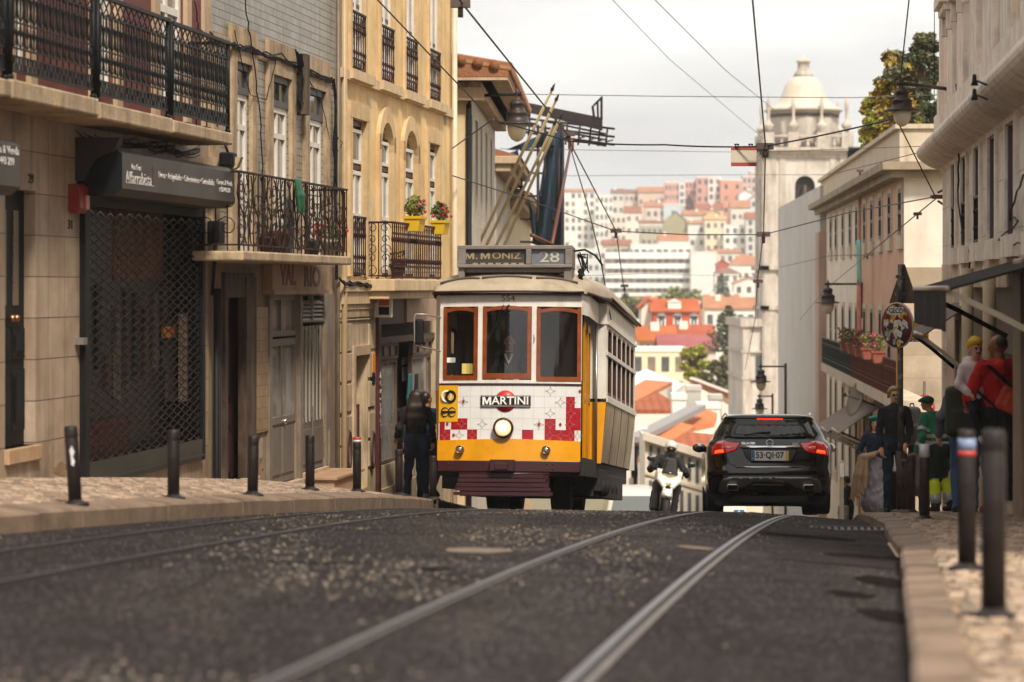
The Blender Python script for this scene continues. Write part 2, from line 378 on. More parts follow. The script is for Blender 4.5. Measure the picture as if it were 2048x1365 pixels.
# road sheet
def sheet(name,m,f0,f1,zf,y0,y1,n,kind='structure',lift=0.0,sc=None):
    Y=ys(y0,y1);b=MB();V=[];
    for y in Y:
        a,c=f0(y),f1(y)
        for i in range(n+1):x=a+(c-a)*i/n;V.append((x,y,zf(x,y)+lift))
    b.add(V,[(j*(n+1)+i,j*(n+1)+i+1,(j+1)*(n+1)+i+1,(j+1)*(n+1)+i)for j in range(len(Y)-1)for i in range(n)],True)
    o=b.build(name,m);return tag(o,kind=kind)
sheet('road',M_ASPH,lambda y:interp(CL,y)-0.05,lambda y:interp(CR,y)+0.05,zroad,-8,260,14)
LF=[(-8,-9.3),(28,-4.6),(33,-3.9),(50,-1.3),(66,-0.9),(95,0.1),(200,3.0)]
RF=[(-8,2.3),(28,6.6),(43,8.2),(62,10.5),(95,11.3),(200,16)]
o=sheet('pavement',M_COB,lambda y:interp(LF,y)-0.8,lambda y:interp(CL,y)-0.27,zL,-8,200,5)
o=sheet('pavement',M_COB,lambda y:interp(CR,y)+0.19,lambda y:interp(RF,y)+0.6,zR,-8,200,6)
def kerb(tab,sgn,zf,wd,L0=1.05):
    b=MB();y=-8.0
    while y<110:
        y1=y+L0*(0.85+0.3*R.random());g=0.012;V=[]
        jx=(R.random()-0.5)*0.012;jz=(R.random()-0.5)*0.01
        N=3;pr=[(0,-0.16),(0,-0.022),(0.022,0.0),(wd,0.004),(wd,-0.16)]
        for k in range(N+1):
            yy=y+(y1-g-y)*k/N;xc=interp(tab,yy);zt=zf(xc,yy)
            for dx,dz in pr:V.append((xc+sgn*dx+jx,yy,(zf(xc+sgn*dx,yy)if dx>0.1 else zt)+dz+jz+0.012))
        n=len(pr);fs=[(k*n+i,k*n+i+1,(k+1)*n+i+1,(k+1)*n+i)for k in range(N)for i in range(n-1)]+[tuple(range(n)),tuple(range(N*n,N*n+n))[::-1]]
        b.add(V,fs);y=y1
    tag(b.build('kerb',M_KERB),kind='structure')
kerb(CL,-1,zL,0.28)
kerb(CR,1,zR,0.20)
def strip(b,f,dx0,dx1,lift,y0=-8,y1=120):
    Y=ys(y0,y1);V=[]
    for y in Y:
        x=f(y)
        for d in(dx0,dx1):V.append((x+d,y,zroad(x+d,y)+lift))
    b.add(V,[(2*j,2*j+1,2*j+3,2*j+2)for j in range(len(Y)-1)],True)
for f in(XL,XR):
    for s in(-1,1):
        lt=f is XL
        c=lambda y,s=s,f=f:f(y)+s*0.455
        b=MB();strip(b,c,-0.022 if lt else-0.014,0.012 if lt else 0.018,0.012 if lt else 0.008)
        V0=0.024
        b.k=1;strip(b,c,0.012 if lt else 0.018,0.030 if lt else 0.050,0.005)
        b.k=2;strip(b,c,0.050,0.080 if s>0 else 0.064,0.007)if not lt else None
        tag(b.build('tram_rail',[M_RAIL,M_GROOVE,M_LIP]),kind='structure')
# marks lying on the asphalt
M_PATCH=mat('worn_patch',(0.17,0.125,0.09),0.8,var=0.3,vs=8,bump=0.004)
def patch(px,py,w_,l_,m=M_PATCH,name='road_mark',rot=0.1,lift=0.006):
    # find the distance at which the ray through the pixel meets the road
    Y=6.0
    while Y<60 and(py-HY)/F*Y<-zroad((px-CX)/F*Y,Y):Y+=0.05
    X=(px-CX)/F*Y;b=MB();V=[]
    n=22
    for k in range(n):
        a=2*pi*k/n;q=1+(R.random()-0.5)*0.22;x=X+w_/2*math.cos(a)*q;y=Y+l_/2*math.sin(a)*q
        V.append((x,y,zroad(x,y)+lift))
    b.add(V,[tuple(range(n))]);return tag(b.build(name,m),kind='structure')
patch(957,1103,0.42,0.75);patch(1393,1098,0.26,0.4)
M_DPATCH=mat('tar_patch',(0.030,0.023,0.022),0.7,var=0.2,vs=5,bump=0.004)
def rectpatch(x0,x1,y0,y1,m,lift=0.004):
    b=MB();n=10;V=[]
    for k in range(n+1):
        y=y0+(y1-y0)*k/n
        for x in(x0+0.118*(y-y0),x1+0.118*(y-y0)):V.append((x+(R.random()-0.5)*0.12,y+(R.random()-0.5)*0.2,zroad(x,y)+lift))
    b.add(V,[(2*j,2*j+1,2*j+3,2*j+2)for j in range(n)],True);return tag(b.build('road_patch',m),kind='structure')
rectpatch(1.62,2.45,18.0,20.5,mat('patch_grey',(0.030,0.026,0.027),0.9,spec=0.03,var=0.2,vs=6,bump=0.004))
M_STAIN=mat('road_stain',(0.013,0.0085,0.0075),0.9,spec=0.03,var=0.4,vs=9,bump=0.006)
for a_ in((1745,1118,0.6,0.9),(1770,1165,0.32,1.0),(1785,1235,0.30,0.8),(1700,1190,0.25,0.5),(1620,1075,0.8,0.7),(640,1128,0.7,0.10),(870,1140,0.22,0.25)):patch(*a_,m=M_STAIN,name='road_stain')
# drain grate in the right gutter
g=empty('drain_grate',(3.12,26.0,zroad(3.12,26.0)),-0.1,'iron drain grate set in the asphalt by the right kerb','drain grate')
b=MB()
for k in range(12):b.box(-0.36+k*0.06,-0.33+k*0.06,-0.17,0.17,0.0,0.02)
b.build('grate_bars',mat('cast_iron',(0.09,0.075,0.065),0.6,0.5),g)
b=MB();b.box(-0.4,0.4,-0.21,-0.18,0,0.025).box(-0.4,0.4,0.18,0.21,0,0.025).box(-0.4,-0.37,-0.18,0.18,0,0.025).box(0.37,0.4,-0.18,0.18,0,0.025);b.build('grate_frame',MATS['cast_iron'],g)
# dropped kerb slab
b=MB();y0,y1=19.5,22.2;V=[]
for y in(y0,y1):
    xc=interp(CR,y)
    for dx,dz in((-0.02,-0.07),(0.6,0.03)):V.append((xc+dx,y,zR(xc,y)+dz))
b.add([V[0],V[1],V[3],V[2]],[(0,1,2,3)]);tag(b.build('kerb_ramp',mat('ramp_stone','b9a184',0.7,var=0.15,vs=4,bump=0.006)),kind='structure')
# terrain: falls with the street to the valley, then climbs the far hill
TT=[(-30,-1.9),(0,-2.4),(55,-5.4),(120,-12.6),(200,-21),(260,-26),(300,-20),(400,-14),(700,-13),(780,-9),(800,-3),(860,8),(900,16),(1000,25),(1500,30),(3000,25)]
def tz(X,Y):return interp(TT,Y)-0.00002*X*X*(1 if Y>300 else 0)
V=[];xs=[-1600,-800,-400,-200,-100,-40,0,40,100,200,300,500,900,1600];yy=[t[0]for t in TT]
for y in yy:
    for x in xs:V.append((x,y,tz(x,y)))
n=len(xs);b=MB();b.add(V,[(j*n+i,j*n+i+1,(j+1)*n+i+1,(j+1)*n+i)for j in range(len(yy)-1)for i in range(n-1)])
tag(b.build('terrain',mat('earth','8d8468',0.9,var=0.3,vs=0.02)),kind='structure')

# coarse aggregate standing out of the worn asphalt, and the separate limestone setts of the pavements
gr=MB();rg=random.Random(3)
def chip(x,y,z,s,h,k):
    gr.k=k;a=rg.uniform(0,6.28);P=[(x+s*math.cos(a+j*1.257)*rg.uniform(0.7,1.2),y+s*math.sin(a+j*1.257)*rg.uniform(0.7,1.2))for j in range(5)]
    gr.add([(p,q,z-0.004)for p,q in P]+[(x+(p-x)*0.45,y+(q-y)*0.45,z+h)for p,q in P],[(j,(j+1)%5,5+(j+1)%5,5+j)for j in range(5)]+[(5,6,7,8,9)])
for i in range(30000):
    y=8.3+27*rg.random()**1.25;x0_,x1_=interp(CL,y)+0.1,interp(CR,y)-0.05;x=rg.uniform(max(x0_,-0.185*y),min(x1_,0.185*y));lat=x-XR(y)
    if min(abs(lat-0.47),abs(lat+0.44),abs(x-XL(y)-0.47),abs(x-XL(y)+0.44))<0.07:continue
    zone=MN.noise(Vector((x*0.9+3,y*0.22,1.0)))+0.6*MN.noise(Vector((x*3,y*1.1,4.0)))+(0.45*math.exp(-((lat+1.0)/0.7)**2))+0.10*math.exp(-((lat+0.3)/0.3)**2)-(0.25 if lat>0.9 else 0)
    if zone>0.16 and rg.random()<min(0.5,(zone-0.12)*0.9):chip(x,y,zroad(x,y),rg.uniform(0.006,0.019),rg.uniform(0.002,0.007),0 if rg.random()<0.35 else 1)
    elif rg.random()<0.45:chip(x,y,zroad(x,y),rg.uniform(0.006,0.014),rg.uniform(0.003,0.006),2)
tag(gr.build('road_grit',[mat('grit_pale',(0.24,0.19,0.135),0.8),mat('grit_mid',(0.10,0.08,0.064),0.8),mat('grit_grey',(0.045,0.038,0.037),0.8)]),'pale worn aggregate showing in the dark asphalt','road grit',kind='stuff')
def setts(zf,f0,f1,y0,y1,st,hh):
    b=MB();y=y0
    while y<y1:
        x=f0(y)+rg.uniform(0,st)
        while x<f1(y):
            b.k=rg.randint(0,3);w_=st*rg.uniform(0.40,0.47);d_=st*rg.uniform(0.40,0.47);cx,cy=x+rg.uniform(-1,1)*st*0.06,y+rg.uniform(-1,1)*st*0.08;z=zf(cx,cy);dz=rg.uniform(0.3,1.0)*hh;tx_,ty_=rg.uniform(-0.06,0.06),rg.uniform(-0.06,0.06);V=[]
            for q,zz in((1.0,0.0),(0.78,1.0)):
                for sx,sy in((-1,-1),(1,-1),(1,1),(-1,1)):V.append((cx+sx*w_*q,cy+sy*d_*q,z-0.004 if zz==0 else zf(cx+sx*w_,cy+sy*d_)+dz+sx*w_*tx_+sy*d_*ty_))
            b.add(V,[(4,5,6,7),(0,1,5,4),(1,2,6,5),(2,3,7,6),(3,0,4,7)]);x+=st
        y+=st
    return b
M_S=[mat('sett_%d'%i,c,0.6,var=0.2,vs=9,bump=0.003,bs=60)for i,c in enumerate(('9a826b','87705a','a8917a','72604e'))]
tag(setts(zR,lambda y:interp(CR,y)+0.24,lambda y:0.20*y+0.2 if y<24 else 6.2,8.5,34,0.105,0.016).build('pavement_setts',M_S),'small limestone setts of the right pavement','paving',kind='stuff')
tag(setts(zL,lambda y:max(interp(LF,y)+0.3,-0.2*y),lambda y:interp(CL,y)-0.30,19,46,0.105,0.012).build('pavement_setts',M_S),'small limestone setts of the left pavement','paving',kind='stuff')
# ------------------------------------------------------------------ facades
class Fac:
    """A facade line on the street; local x runs to the right as seen from the street, -y points to the street, z up."""
    def __init__(s,X0,Y0,slope,side):s.X0,s.Y0,s.sl,s.side=X0,Y0,slope,side
    def Yof(s,px,off=0.0):
        q=math.sqrt(1+s.sl**2);X0=s.X0+s.side*off*q
        return(X0-s.sl*s.Y0)/((px-CX)/F-s.sl)
    def frame(s,px,z=0.0):
        Y=s.Yof(px);X=s.X0+s.sl*(Y-s.Y0)
        rz=math.atan2(1,s.sl)if s.side>0 else math.atan2(-1,-s.sl)
        return Vector((X,Y,z)),rz
class Bld:
    def __init__(s,name,fac,px,z,label,cat='building',group=None):
        s.f=fac;s.loc,s.rz=fac.frame(px,z);s.root=empty(name,s.loc,s.rz,label,cat,group)
        s.M=Matrix.Translation(s.loc)@Matrix.Rotation(s.rz,4,'Z');s.Mi=s.M.inverted()
    def xz(s,px,py,off=0.0):
        Y=s.f.Yof(px,off);p=s.Mi@at(px,py,Y);return p.x,p.z
    def x(s,px,off=0.0):return s.xz(px,0,off)[0]
    def z(s,px,py,off=0.0):return s.xz(px,py,off)[1]
    def w(s,x,y,z):return s.M@Vector((x,y,z))
def wall_mesh(b,x0,x1,z0,z1,holes,depth=0.22,back=None,arch=()):
    """front face with rectangular openings and their reveals; y=0 is the front, +y inwards"""
    xs=sorted({x0,x1,*[h[0]for h in holes],*[h[1]for h in holes]});zs=sorted({z0,z1,*[h[2]for h in holes],*[h[3]for h in holes]})
    xs=[x for x in xs if x0-1e-6<=x<=x1+1e-6];zs=[z for z in zs if z0-1e-6<=z<=z1+1e-6]
    idx={};V=[]
    def vid(x,z):
        if(x,z)not in idx:idx[(x,z)]=len(V);V.append((x,0,z))
        return idx[(x,z)]
    fs=[]
    for xa,xb in zip(xs,xs[1:]):
        for za,zb in zip(zs,zs[1:]):
            cx,cz=(xa+xb)/2,(za+zb)/2
            if any(h[0]<cx<h[1]and h[2]<cz<h[3]for h in holes):continue
            fs.append((vid(xa,za),vid(xb,za),vid(xb,zb),vid(xa,zb)))
    b.add(V,fs)
    for h in holes:
        a,c,d,e=h[:4];D=h[4]if len(h)>4 else depth
        b.add([(a,0,d),(c,0,d),(c,0,e),(a,0,e),(a,D,d),(c,D,d),(c,D,e),(a,D,e)],[(0,4,5,1),(1,5,6,2),(2,6,7,3),(3,7,4,0)])
def arch_fill(b,a,c,z1,rise,depth=0.22,n=10):
    """fills the corners above a segmental or round arch inside a rectangular hole whose top is z1"""
    w_=(c-a)/2;cx=(a+c)/2;pts=[]
    for k in range(n+1):
        t=pi*k/n;pts.append((cx-w_*math.cos(t),z1-rise+rise*math.sin(t)))
    V=[(p[0],0,p[1])for p in pts]+[(p[0],0,z1)for p in pts]+[(p[0],depth,p[1])for p in pts]
    m=n+1;b.add(V,[(k,k+1,m+k+1,m+k)for k in range(n)]+[(k+1,k,2*m+k,2*m+k+1)for k in range(n)])
def shell(b,x0,x1,z0,z1,y0,y1):
    b.add([(x0,y0,z0),(x1,y0,z0),(x1,y1,z0),(x0,y1,z0),(x0,y0,z1),(x1,y0,z1),(x1,y1,z1),(x0,y1,z1)],[(0,4,7,3),(1,2,6,5),(2,3,7,6),(4,5,6,7)])
M_GLASS=mat('window_glass',(0.05,0.05,0.05),0.05,spec=0.9,var=0.4,vs=1.2)
M_GLASS2=mat('window_glass_pale',(0.30,0.28,0.26),0.06,spec=1.0,var=0.6,vs=1.0)  # pale base puts the bright sky reflection into the pane colour
M_WHITEP=mat('white_paint','d9d2c6',0.45,var=0.10,vs=5)
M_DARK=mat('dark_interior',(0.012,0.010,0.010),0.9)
def window(B,x0,x1,z0,z1,y,frame,glass=M_GLASS,fw=0.055,bars_z=(),bars_x=(),name='window',cur=None,label=None,rail_z=None):
    """window > frame, pane; built in the plane y (inwards)"""
    f=MB();f.box(x0,x0+fw,y-0.05,y+0.02,z0,z1).box(x1-fw,x1,y-0.05,y+0.02,z0,z1).box(x0+fw,x1-fw,y-0.05,y+0.02,z0,z0+fw).box(x0+fw,x1-fw,y-0.05,y+0.02,z1-fw,z1)
    for z in bars_z:f.box(x0+fw,x1-fw,y-0.045,y+0.015,z-fw*0.45,z+fw*0.45)
    for i,x in enumerate(bars_x):f.box(x-fw*0.5,x+fw*0.5,y-0.042,y+0.012,z0+fw,z1-fw)
    o=f.build(name,frame,B.root)
    if label:o['label']=label
    g=MB();g.box(x0+fw*0.5,x1-fw*0.5,y-0.012,y+0.001,z0+fw*0.5,z1-fw*0.5);g.build('pane',glass,o)
    if cur:c=MB();c.box(x0+fw,x1-fw,y-0.018,y-0.014,z0+fw,cur);c.build('curtain',mat('net_curtain','c9bfae',0.9,var=0.2,vs=6),o)
    return o
def scroll(b,cx,cz,y,r,s=1,turns=1.4,rad=0.007,flip=1,n=12,f=None):
    pts=[]
    for k in range(n+1):
        t=k/n;a=2*pi*turns*t;q=r*(1-0.8*t);P=(cx+s*q*math.cos(a),y,cz+flip*q*math.sin(a));pts.append(f(P)if f else P)
    b.tube(pts,rad,3)
def railing_simple(B,x0,x1,z0,z1,y,m,step=0.07,orn=True,name='railing',parent=None,r=0.008):
    b=MB();b.box(x0,x1,y-0.02,y+0.02,z1-0.03,z1).box(x0,x1,y-0.012,y+0.012,z0,z0+0.025).box(x0,x1,y-0.012,y+0.012,z0+0.16,z0+0.18).box(x0,x1,y-0.012,y+0.012,z1-0.18,z1-0.16)
    n=max(2,int((x1-x0)/step));H=z1-z0
    for k in range(n+1):
        x=x0+(x1-x0)*k/n;b.tube([(x,y,z0),(x,y,z0+0.25*H),(x,y,z0+0.3*H),(x,y,z0+0.36*H),(x,y,z0+0.62*H),(x,y,z0+0.68*H),(x,y,z0+0.74*H),(x,y,z1)],[r,r,r*2.2,r,r,r*2.2,r,r],4)
        if orn and k<n:
            xm=x+(x1-x0)/n/2;rr=(x1-x0)/n*0.42
            for zc in(z0+0.09,z1-0.095,z0+0.22*H,z0+0.8*H):b.tube([(xm+rr*math.cos(a),y,zc+rr*1.5*math.sin(a))for a in(0,1.05,2.09,3.14,4.19,5.24)],0.005,3,closed=True)
    return b.build(name,m,parent or B.root)
# ------------------------------------------------------------------ left side of the street
def ftext(B,s,px0,px1,py,off,h,m,name='lettering',lift=0.004,parent=None,**k):
    xa,_=B.xz(px0,py,off);xb,z=B.xz(px1,py,off);za=B.z(px0,py if not isinstance(py,tuple)else py[0],off)
    z=(za+z)/2 if not isinstance(py,tuple)else z
    o=text(s,h,m,parent or B.root,name,((xa+xb)/2,-off-lift,za),(pi/2,0,0),**k)
    wdt=max(v.co.x for v in o.data.vertices)-min(v.co.x for v in o.data.vertices);o.scale=((xb-xa)/wdt,1,1);return o
FL=Fac(-4.2,28.0,0.14,1)
M_STONE1=mat('stone_cladding','b29d87',0.55,var=0.18,vs=2.0,dirt='66503e',dirt_amt=0.65,dirt_s=0.9,streak=0.6,bump=0.005,bs=40,brick=(0.52,0.385,0.005,'4a382b','a08a74'),tile=1)
M_SLAB=mat('balcony_stone','bca485',0.8,var=0.25,vs=4,dirt='53422f',dirt_amt=0.6,dirt_s=1.6,streak=0.5,bump=0.012,bs=30)
M_FRAME=mat('stone_frame','c0a689',0.8,var=0.20,vs=3,dirt='6a5138',dirt_amt=0.5,dirt_s=1.5,streak=0.45,bump=0.008,bs=30)
M_REDP=mat('red_plaster','6b3a35',0.75,var=0.2,vs=2,dirt='41221f',dirt_amt=0.4,bump=0.004)
M_IRON=mat('black_iron',(0.007,0.0075,0.0075),0.5,0.0,spec=0.2,var=0.3,vs=6)
M_RUST=mat('rusty_iron',(0.030,0.016,0.012),0.65,0.0,spec=0.2,var=0.5,vs=7)
M_BLACK=mat('black_paint',(0.007,0.007,0.0075),0.6,spec=0.2,var=0.3,vs=4)
M_AWN=mat('grey_metal_box','45403d',0.5,0.0,spec=0.3,var=0.25,vs=1.2,dirt='2c2725',dirt_amt=0.5,dirt_s=1.5)
M_LET=mat('white_lettering','c9c2bb',0.6)
M_WOODD=mat('dark_wood',(0.030,0.018,0.014),0.6,var=0.5,vs=4,wave=((30,1,1),'120a08',0.3))
# --- first building: stone ground floor with the gated bookshop, iron balcony above
z0=zL(-5.3,21)
B1=Bld('corner_house',FL,-420,z0,'stone clad building with ornate black iron balcony and gated bookshop at far left','building')
r=B1.root
def hole(B,px0,px1,pyt,pyb,D,pxl=None):
    return(B.x(px0),B.x(px1),B.z(px0,pyb),B.z(px0,pyt),D)
hd=hole(B1,10,71,376,900,0.16);hg=hole(B1,165,397,388,972,0.32)
xe=B1.x(417);zs=B1.z(60,175,0)
b=MB();wall_mesh(b,0,xe,-3.2,zs,[hd,hg,(B1.x(-360),B1.x(-150),0.0,hg[3],0.5)]);b.build('ground_floor_wall',M_STONE1,r)
ups=[(B1.x(-120),B1.x(-75)),(B1.x(22),B1.x(52)),(B1.x(188),B1.x(226)),(B1.x(312),B1.x(366))]
b=MB();wall_mesh(b,0,xe,zs,zs+5.6,[(a,c,zs+0.12,zs+3.2)for a,c in ups],0.1);shell(b,0,xe,-3.2,zs+5.6,0,9);b.build('upper_wall',M_REDP,r)
b=MB()
for a,c in ups:
    for q0,q1,w0,w1 in((a-0.2,a,zs,zs+3.4),(c,c+0.2,zs,zs+3.4),(a,c,zs+3.2,zs+3.4)):b.box(q0,q1,-0.05,0.0,w0,w1)
b.box(xe-0.35,xe,-0.04,0,zs,zs+5.6);b.build('window_surround',M_FRAME,r)
for i,(a,c)in enumerate(ups):window(B1,a,c,zs+0.12,zs+3.2,0.08,M_WHITEP,M_GLASS2,0.09,bars_z=(zs+1.2,zs+2.5),bars_x=((a+c)/2,))
# balcony slabs (stepped) with brackets
bays=[(-230,24,155,197,0),(27,199,158,234,1),(202,347,204,269,2),(349,466,240,291,3)]
OFF=0.55
for pa,pb,pt,pbm,i in bays:
    xa,zt=B1.xz(pa if i else 0,pt,OFF);xb,zb=B1.xz(pb,pbm,OFF)
    if not i:xa=B1.x(pa,OFF)
    bal=MB();bal.box(xa,xb,-OFF,-0.0,zb,zt);s=bal.build('balcony_slab',M_SLAB,r,0.02)
    # railing panel
    m=MB();xa+=0.06;xb-=0.04;zr=zt+1.02;zz=zt+0.07;yo=-OFF+0.05
    m.box(xa,xb,yo-0.03,yo+0.03,zr-0.035,zr).box(xa,xb,yo-0.012,yo+0.012,zz,zz+0.02)
    for zq in(zz+0.13,zz+0.20,zr-0.20,zz+0.42):m.box(xa,xb,yo-0.009,yo+0.009,zq,zq+0.014)
    for xx in(xa,xb):m.tube([(xx,yo,zt),(xx,yo,zr)],0.024,6);m.blob((xx,yo,zt+0.02),0.035,5)
    if i==3:m.box(xb-0.02,xb+0.02,yo,0,zr-0.035,zr);[m.tube([(xb,yo+q,zz),(xb,yo+q,zr)],0.008,4)for q in(0.12,0.24,0.36,0.46)]
    n=24 if i==0 else 13;st=(xb-xa)/n;rz_=0.09
    for k in range(n):
        x=xa+k*st;xm=x+st/2
        m.bar((x,yo,zr-0.19),(x+st,yo,zr-0.035),0.011).bar((x+st,yo,zr-0.19),(x,yo,zr-0.035),0.011)
        m.tube([(x,yo,zz),(x,yo,zr-0.19)],0.007,4);m.tube([(xm,yo,zz+0.2),(xm,yo,zz+0.3),(xm,yo,zz+0.35),(xm,yo,zz+0.42)],[0.007,0.007,0.02,0.007],5)
        for zc,rr_ in((zz+0.56,0.12),(zz+0.30,0.08)):m.tube([(xm+st*0.42*math.cos(a*pi/4),yo,zc+rr_*math.sin(a*pi/4))for a in range(8)],0.0075,4,closed=True)
        m.tube([(xm,yo,zz+0.42),(xm,yo,zz+0.7),(xm,yo,zr-0.19)],[0.008,0.013,0.007],5)
        m.tube([(xm+0.1*math.cos(a),yo,zz+0.75+0.03*math.sin(a))for a in(0,1.57,3.14,4.7)],0.007,4,closed=True)
        for q in range(4):
            if(q+k)%2:m.box(xa+(k+q/4)*st,xa+(k+q/4+0.25)*st,yo-0.006,yo+0.006,zz+0.02,zz+0.075)
            else:m.box(xa+(k+q/4)*st,xa+(k+q/4+0.25)*st,yo-0.006,yo+0.006,zz+0.075,zz+0.13)
    m.build('balcony_railing',M_IRON,r)
for px in(150,405):
    x=B1.x(px);b=MB();zb=B1.z(px,240+px*0.16,0.3);b.prism([(0,zb),(-0.45,zb),(-0.40,zb-0.12),(-0.2,zb-0.2),(-0.08,zb-0.42),(0,zb-0.42)],x,x+0.13,'x');b.build('balcony_bracket',MATS['dark_wood']if px!=405 else M_SLAB,r)
# left door in its recess, steps
x0,x1,za,zb,D=hd
b=MB();b.box(x0,x1,D-0.05,D,za,zb);d=b.build('door',M_BLACK,r)
b=MB();w_=x1-x0
for s,e in((0.06,0.47),(0.53,0.94)):
    for q0,q1 in((0.06,0.30),(0.34,0.46)):b.box(x0+s*w_,x0+e*w_,D-0.075,D-0.05,za+q0*(zb-za),za+q1*(zb-za)).box(x0+(s+0.07)*w_,x0+(e-0.07)*w_,D-0.095,D-0.075,za+(q0+0.03)*(zb-za),za+(q1-0.03)*(zb-za))
b.build('door_panels',MATS['black_paint'],d)
b=MB()
for s in(0.3,0.7):
    b.box(x0+(s-0.08)*w_,x0+(s+0.08)*w_,D-0.062,D-0.05,za+0.55*(zb-za),za+0.92*(zb-za))
b.build('door_grille',mat('brass_mesh',(0.22,0.17,0.12),0.5,0.3,var=0.5,vs=40),d)
b=MB();b.blob((x0+0.44*w_,D-0.1,za+0.50*(zb-za)),0.035,6).blob((x0+0.58*w_,D-0.1,za+0.50*(zb-za)),0.035,6);b.build('door_knob',mat('brass',(0.35,0.2,0.09),0.3,0.9),d)
xs0,zs1=B1.xz(12,940,0.35);xs1=B1.x(100,0.35)
b=MB();b.box(x0-0.02,x1+0.05,-0.05,D,za-0.14,za);b.build('door_step',mat('step_stone','b09070',0.7,var=0.2,vs=3,dirt='5d4634',dirt_amt=0.4,bump=0.004),r,0.01)
b=MB();b.box(x0-0.03,x1+0.55,-0.38,0,za-0.42,za-0.34).box(x0+0.02,x1+0.5,-0.33,0,-3,za-0.42);b.build('door_step',MATS['step_stone'],r,0.008)
# bookshop behind its folding lattice gate
x0,x1,za,zb,D=hg
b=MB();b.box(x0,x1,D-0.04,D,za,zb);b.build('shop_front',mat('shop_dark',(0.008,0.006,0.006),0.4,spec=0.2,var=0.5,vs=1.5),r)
def back(pa,pb,pt,pbt,y,m,name):
    xa,zt=B1.xz(pa,pt,-y);xb,zq=B1.xz(pb,pbt,-y);b=MB();b.box(xa,xb,y,y+0.03,zq,zt);return b.build(name,m,r)
back(168,226,398,490,0.29,mat('paper_poster','8f806a',0.8,var=0.3,vs=5),'shop_poster')
back(228,325,398,562,0.27,mat('amber_board','7d4a27',0.7,var=0.35,vs=2.5),'display_board')
back(362,390,628,800,0.12,MATS['stone_cladding'],'stone_pier')
back(328,356,654,675,0.2,mat('orange_sign','d9820f',0.5),'shop_notice')
back(335,362,640,800,0.24,mat('grey_frame','5d554c',0.5,var=0.3,vs=3),'shop_door_frame')
back(180,260,845,930,0.2,mat('red_books','5a1d12',0.7,var=0.6,vs=9),'book_display')
for q in range(9):
    px=175+19*q;back(px,px+10,560+R.randint(0,160),730+R.randint(0,70),0.25,mat('book_pale_%d'%(q%4),['4b4138','2f3134','5a3b28','6b6256'][q%4],0.8,var=0.5,vs=9),'book_display')
b=MB();b.box(x1-0.02,x1-0.004,0.01,D,za,zb);b.build('reveal_shade_lining',MATS['shop_dark'],r)  # dark lining added so the right reveal of the recess looks shaded
gt=MB();t=0.07;gt.box(x0-0.1,x0+0.05,-0.06,0.0,za-0.12,zb+0.05).box(x1-0.02,x1+0.09,-0.06,0,za-0.02,zb).box(x0+0.05,x1-0.02,-0.06,0,zb-0.12,zb+0.04)
gf=gt.build('gate_frame',M_BLACK,r)
b=MB();b.box(x0+0.05,x1-0.02,-0.055,-0.005,za-0.02,za+0.22).box(x0+0.05,x1-0.02,-0.075,-0.055,za+0.03,za+0.05);b.build('gate_sill',mat('green_grey_metal','31332f',0.45,0.3,var=0.3,vs=3),r)
gl=MB();n=25;cw=(x1-x0-0.14)/n;ch=0.092;k0=int((zb-0.12-za-0.22)/ch)
for k in range(n+1):
    x=x0+0.06+k*cw;pts=[]
    for q in range(k0*2+1):
        z=za+0.22+q*ch/2;dx=cw/2*(1 if(q+(k%2)*0)%2 else-1)*(1 if k%2 else-1);sag=0.010*math.sin(x*3.1+1)*math.sin(z*2.0)
        pts.append((x+dx*0.98,-0.03+0.006*(k%2),z+sag))
    gl.tube(pts,0.0125,4,ph=pi/4)
gl.build('lattice_gate',mat('gate_steel',(0.018,0.017,0.017),0.35,0.2,var=0.3,vs=6),r)
b=MB();b.box(*[B1.x(149),B1.x(157),-0.09,0,B1.z(149,690),B1.z(149,676)]);b.build('lock_box',mat('dull_steel',(0.25,0.23,0.21),0.5,0.6),r)
# projecting shop boxes with lettering
def shopbox(pl,pr,pyt,pyb,lines,label,open_left=False):
    o=0.45;xa,zt=B1.xz(pl,pyt,o);_,zb_=B1.xz(pl,pyb,o);xb=B1.x(pr,o)
    root=empty('shop_sign',B1.w(xa,0,zb_),B1.rz,label,'shop sign','shop sign boxes over the left pavement')
    h=zt-zb_;L_=xb-xa;b=MB();prof=[(0,h+0.05),(-0.38,h+0.05),(-o,h),(-o,0),(-0.36,-0.07),(0,-0.07)]
    b.k=0;b.prism(prof,0.01,L_-0.01,'x');b.build('sign_box',M_AWN,root)
    for q in(0,L_-0.01):b=MB();b.prism(prof,q,q+0.01,'x');b.build('end_plate',M_BLACK,root)
    for s,p0,p1,py,hh,kw in lines:
        a,z=B1.xz(p0,py,o);c=B1.x(p1,o)
        t=text(s,hh,M_LET,root,'lettering',((a+c)/2-xa,-o-0.003,z-zb_),(pi/2,0,0),**kw)
        ww=max(v.co.x for v in t.data.vertices)-min(v.co.x for v in t.data.vertices);t.scale=((c-a)/ww,1,1)
    return root,xa,zb_,o,h
root,xa,zb_,o,h=shopbox(244,469,307,377,[
    ('Ana Cruz',262,282,334,0.085,{}),('Alfarrabista',251,303,361-6,0.17,{}),
    ('Livros \u2022 Antiguidades \u2022 Coleccionismo \u2022 Curiosidades',317,428,350,0.095,{}),
    ('Compra & Venda',433,464,364,0.08,{}),('t: 932 443 299',438,460,380-1,0.07,{'bold':0.0015})],
    'dark grey shop box lettered Alfarrabista above the lattice gate')
b=MB();x2,z2=B1.xz(251,366,o);x3=B1.x(308,o);b.box(x2-xa,x3-xa,-o-0.004,-o-0.001,z2-zb_,z2-zb_+0.008);b.build('underline',M_LET,root)
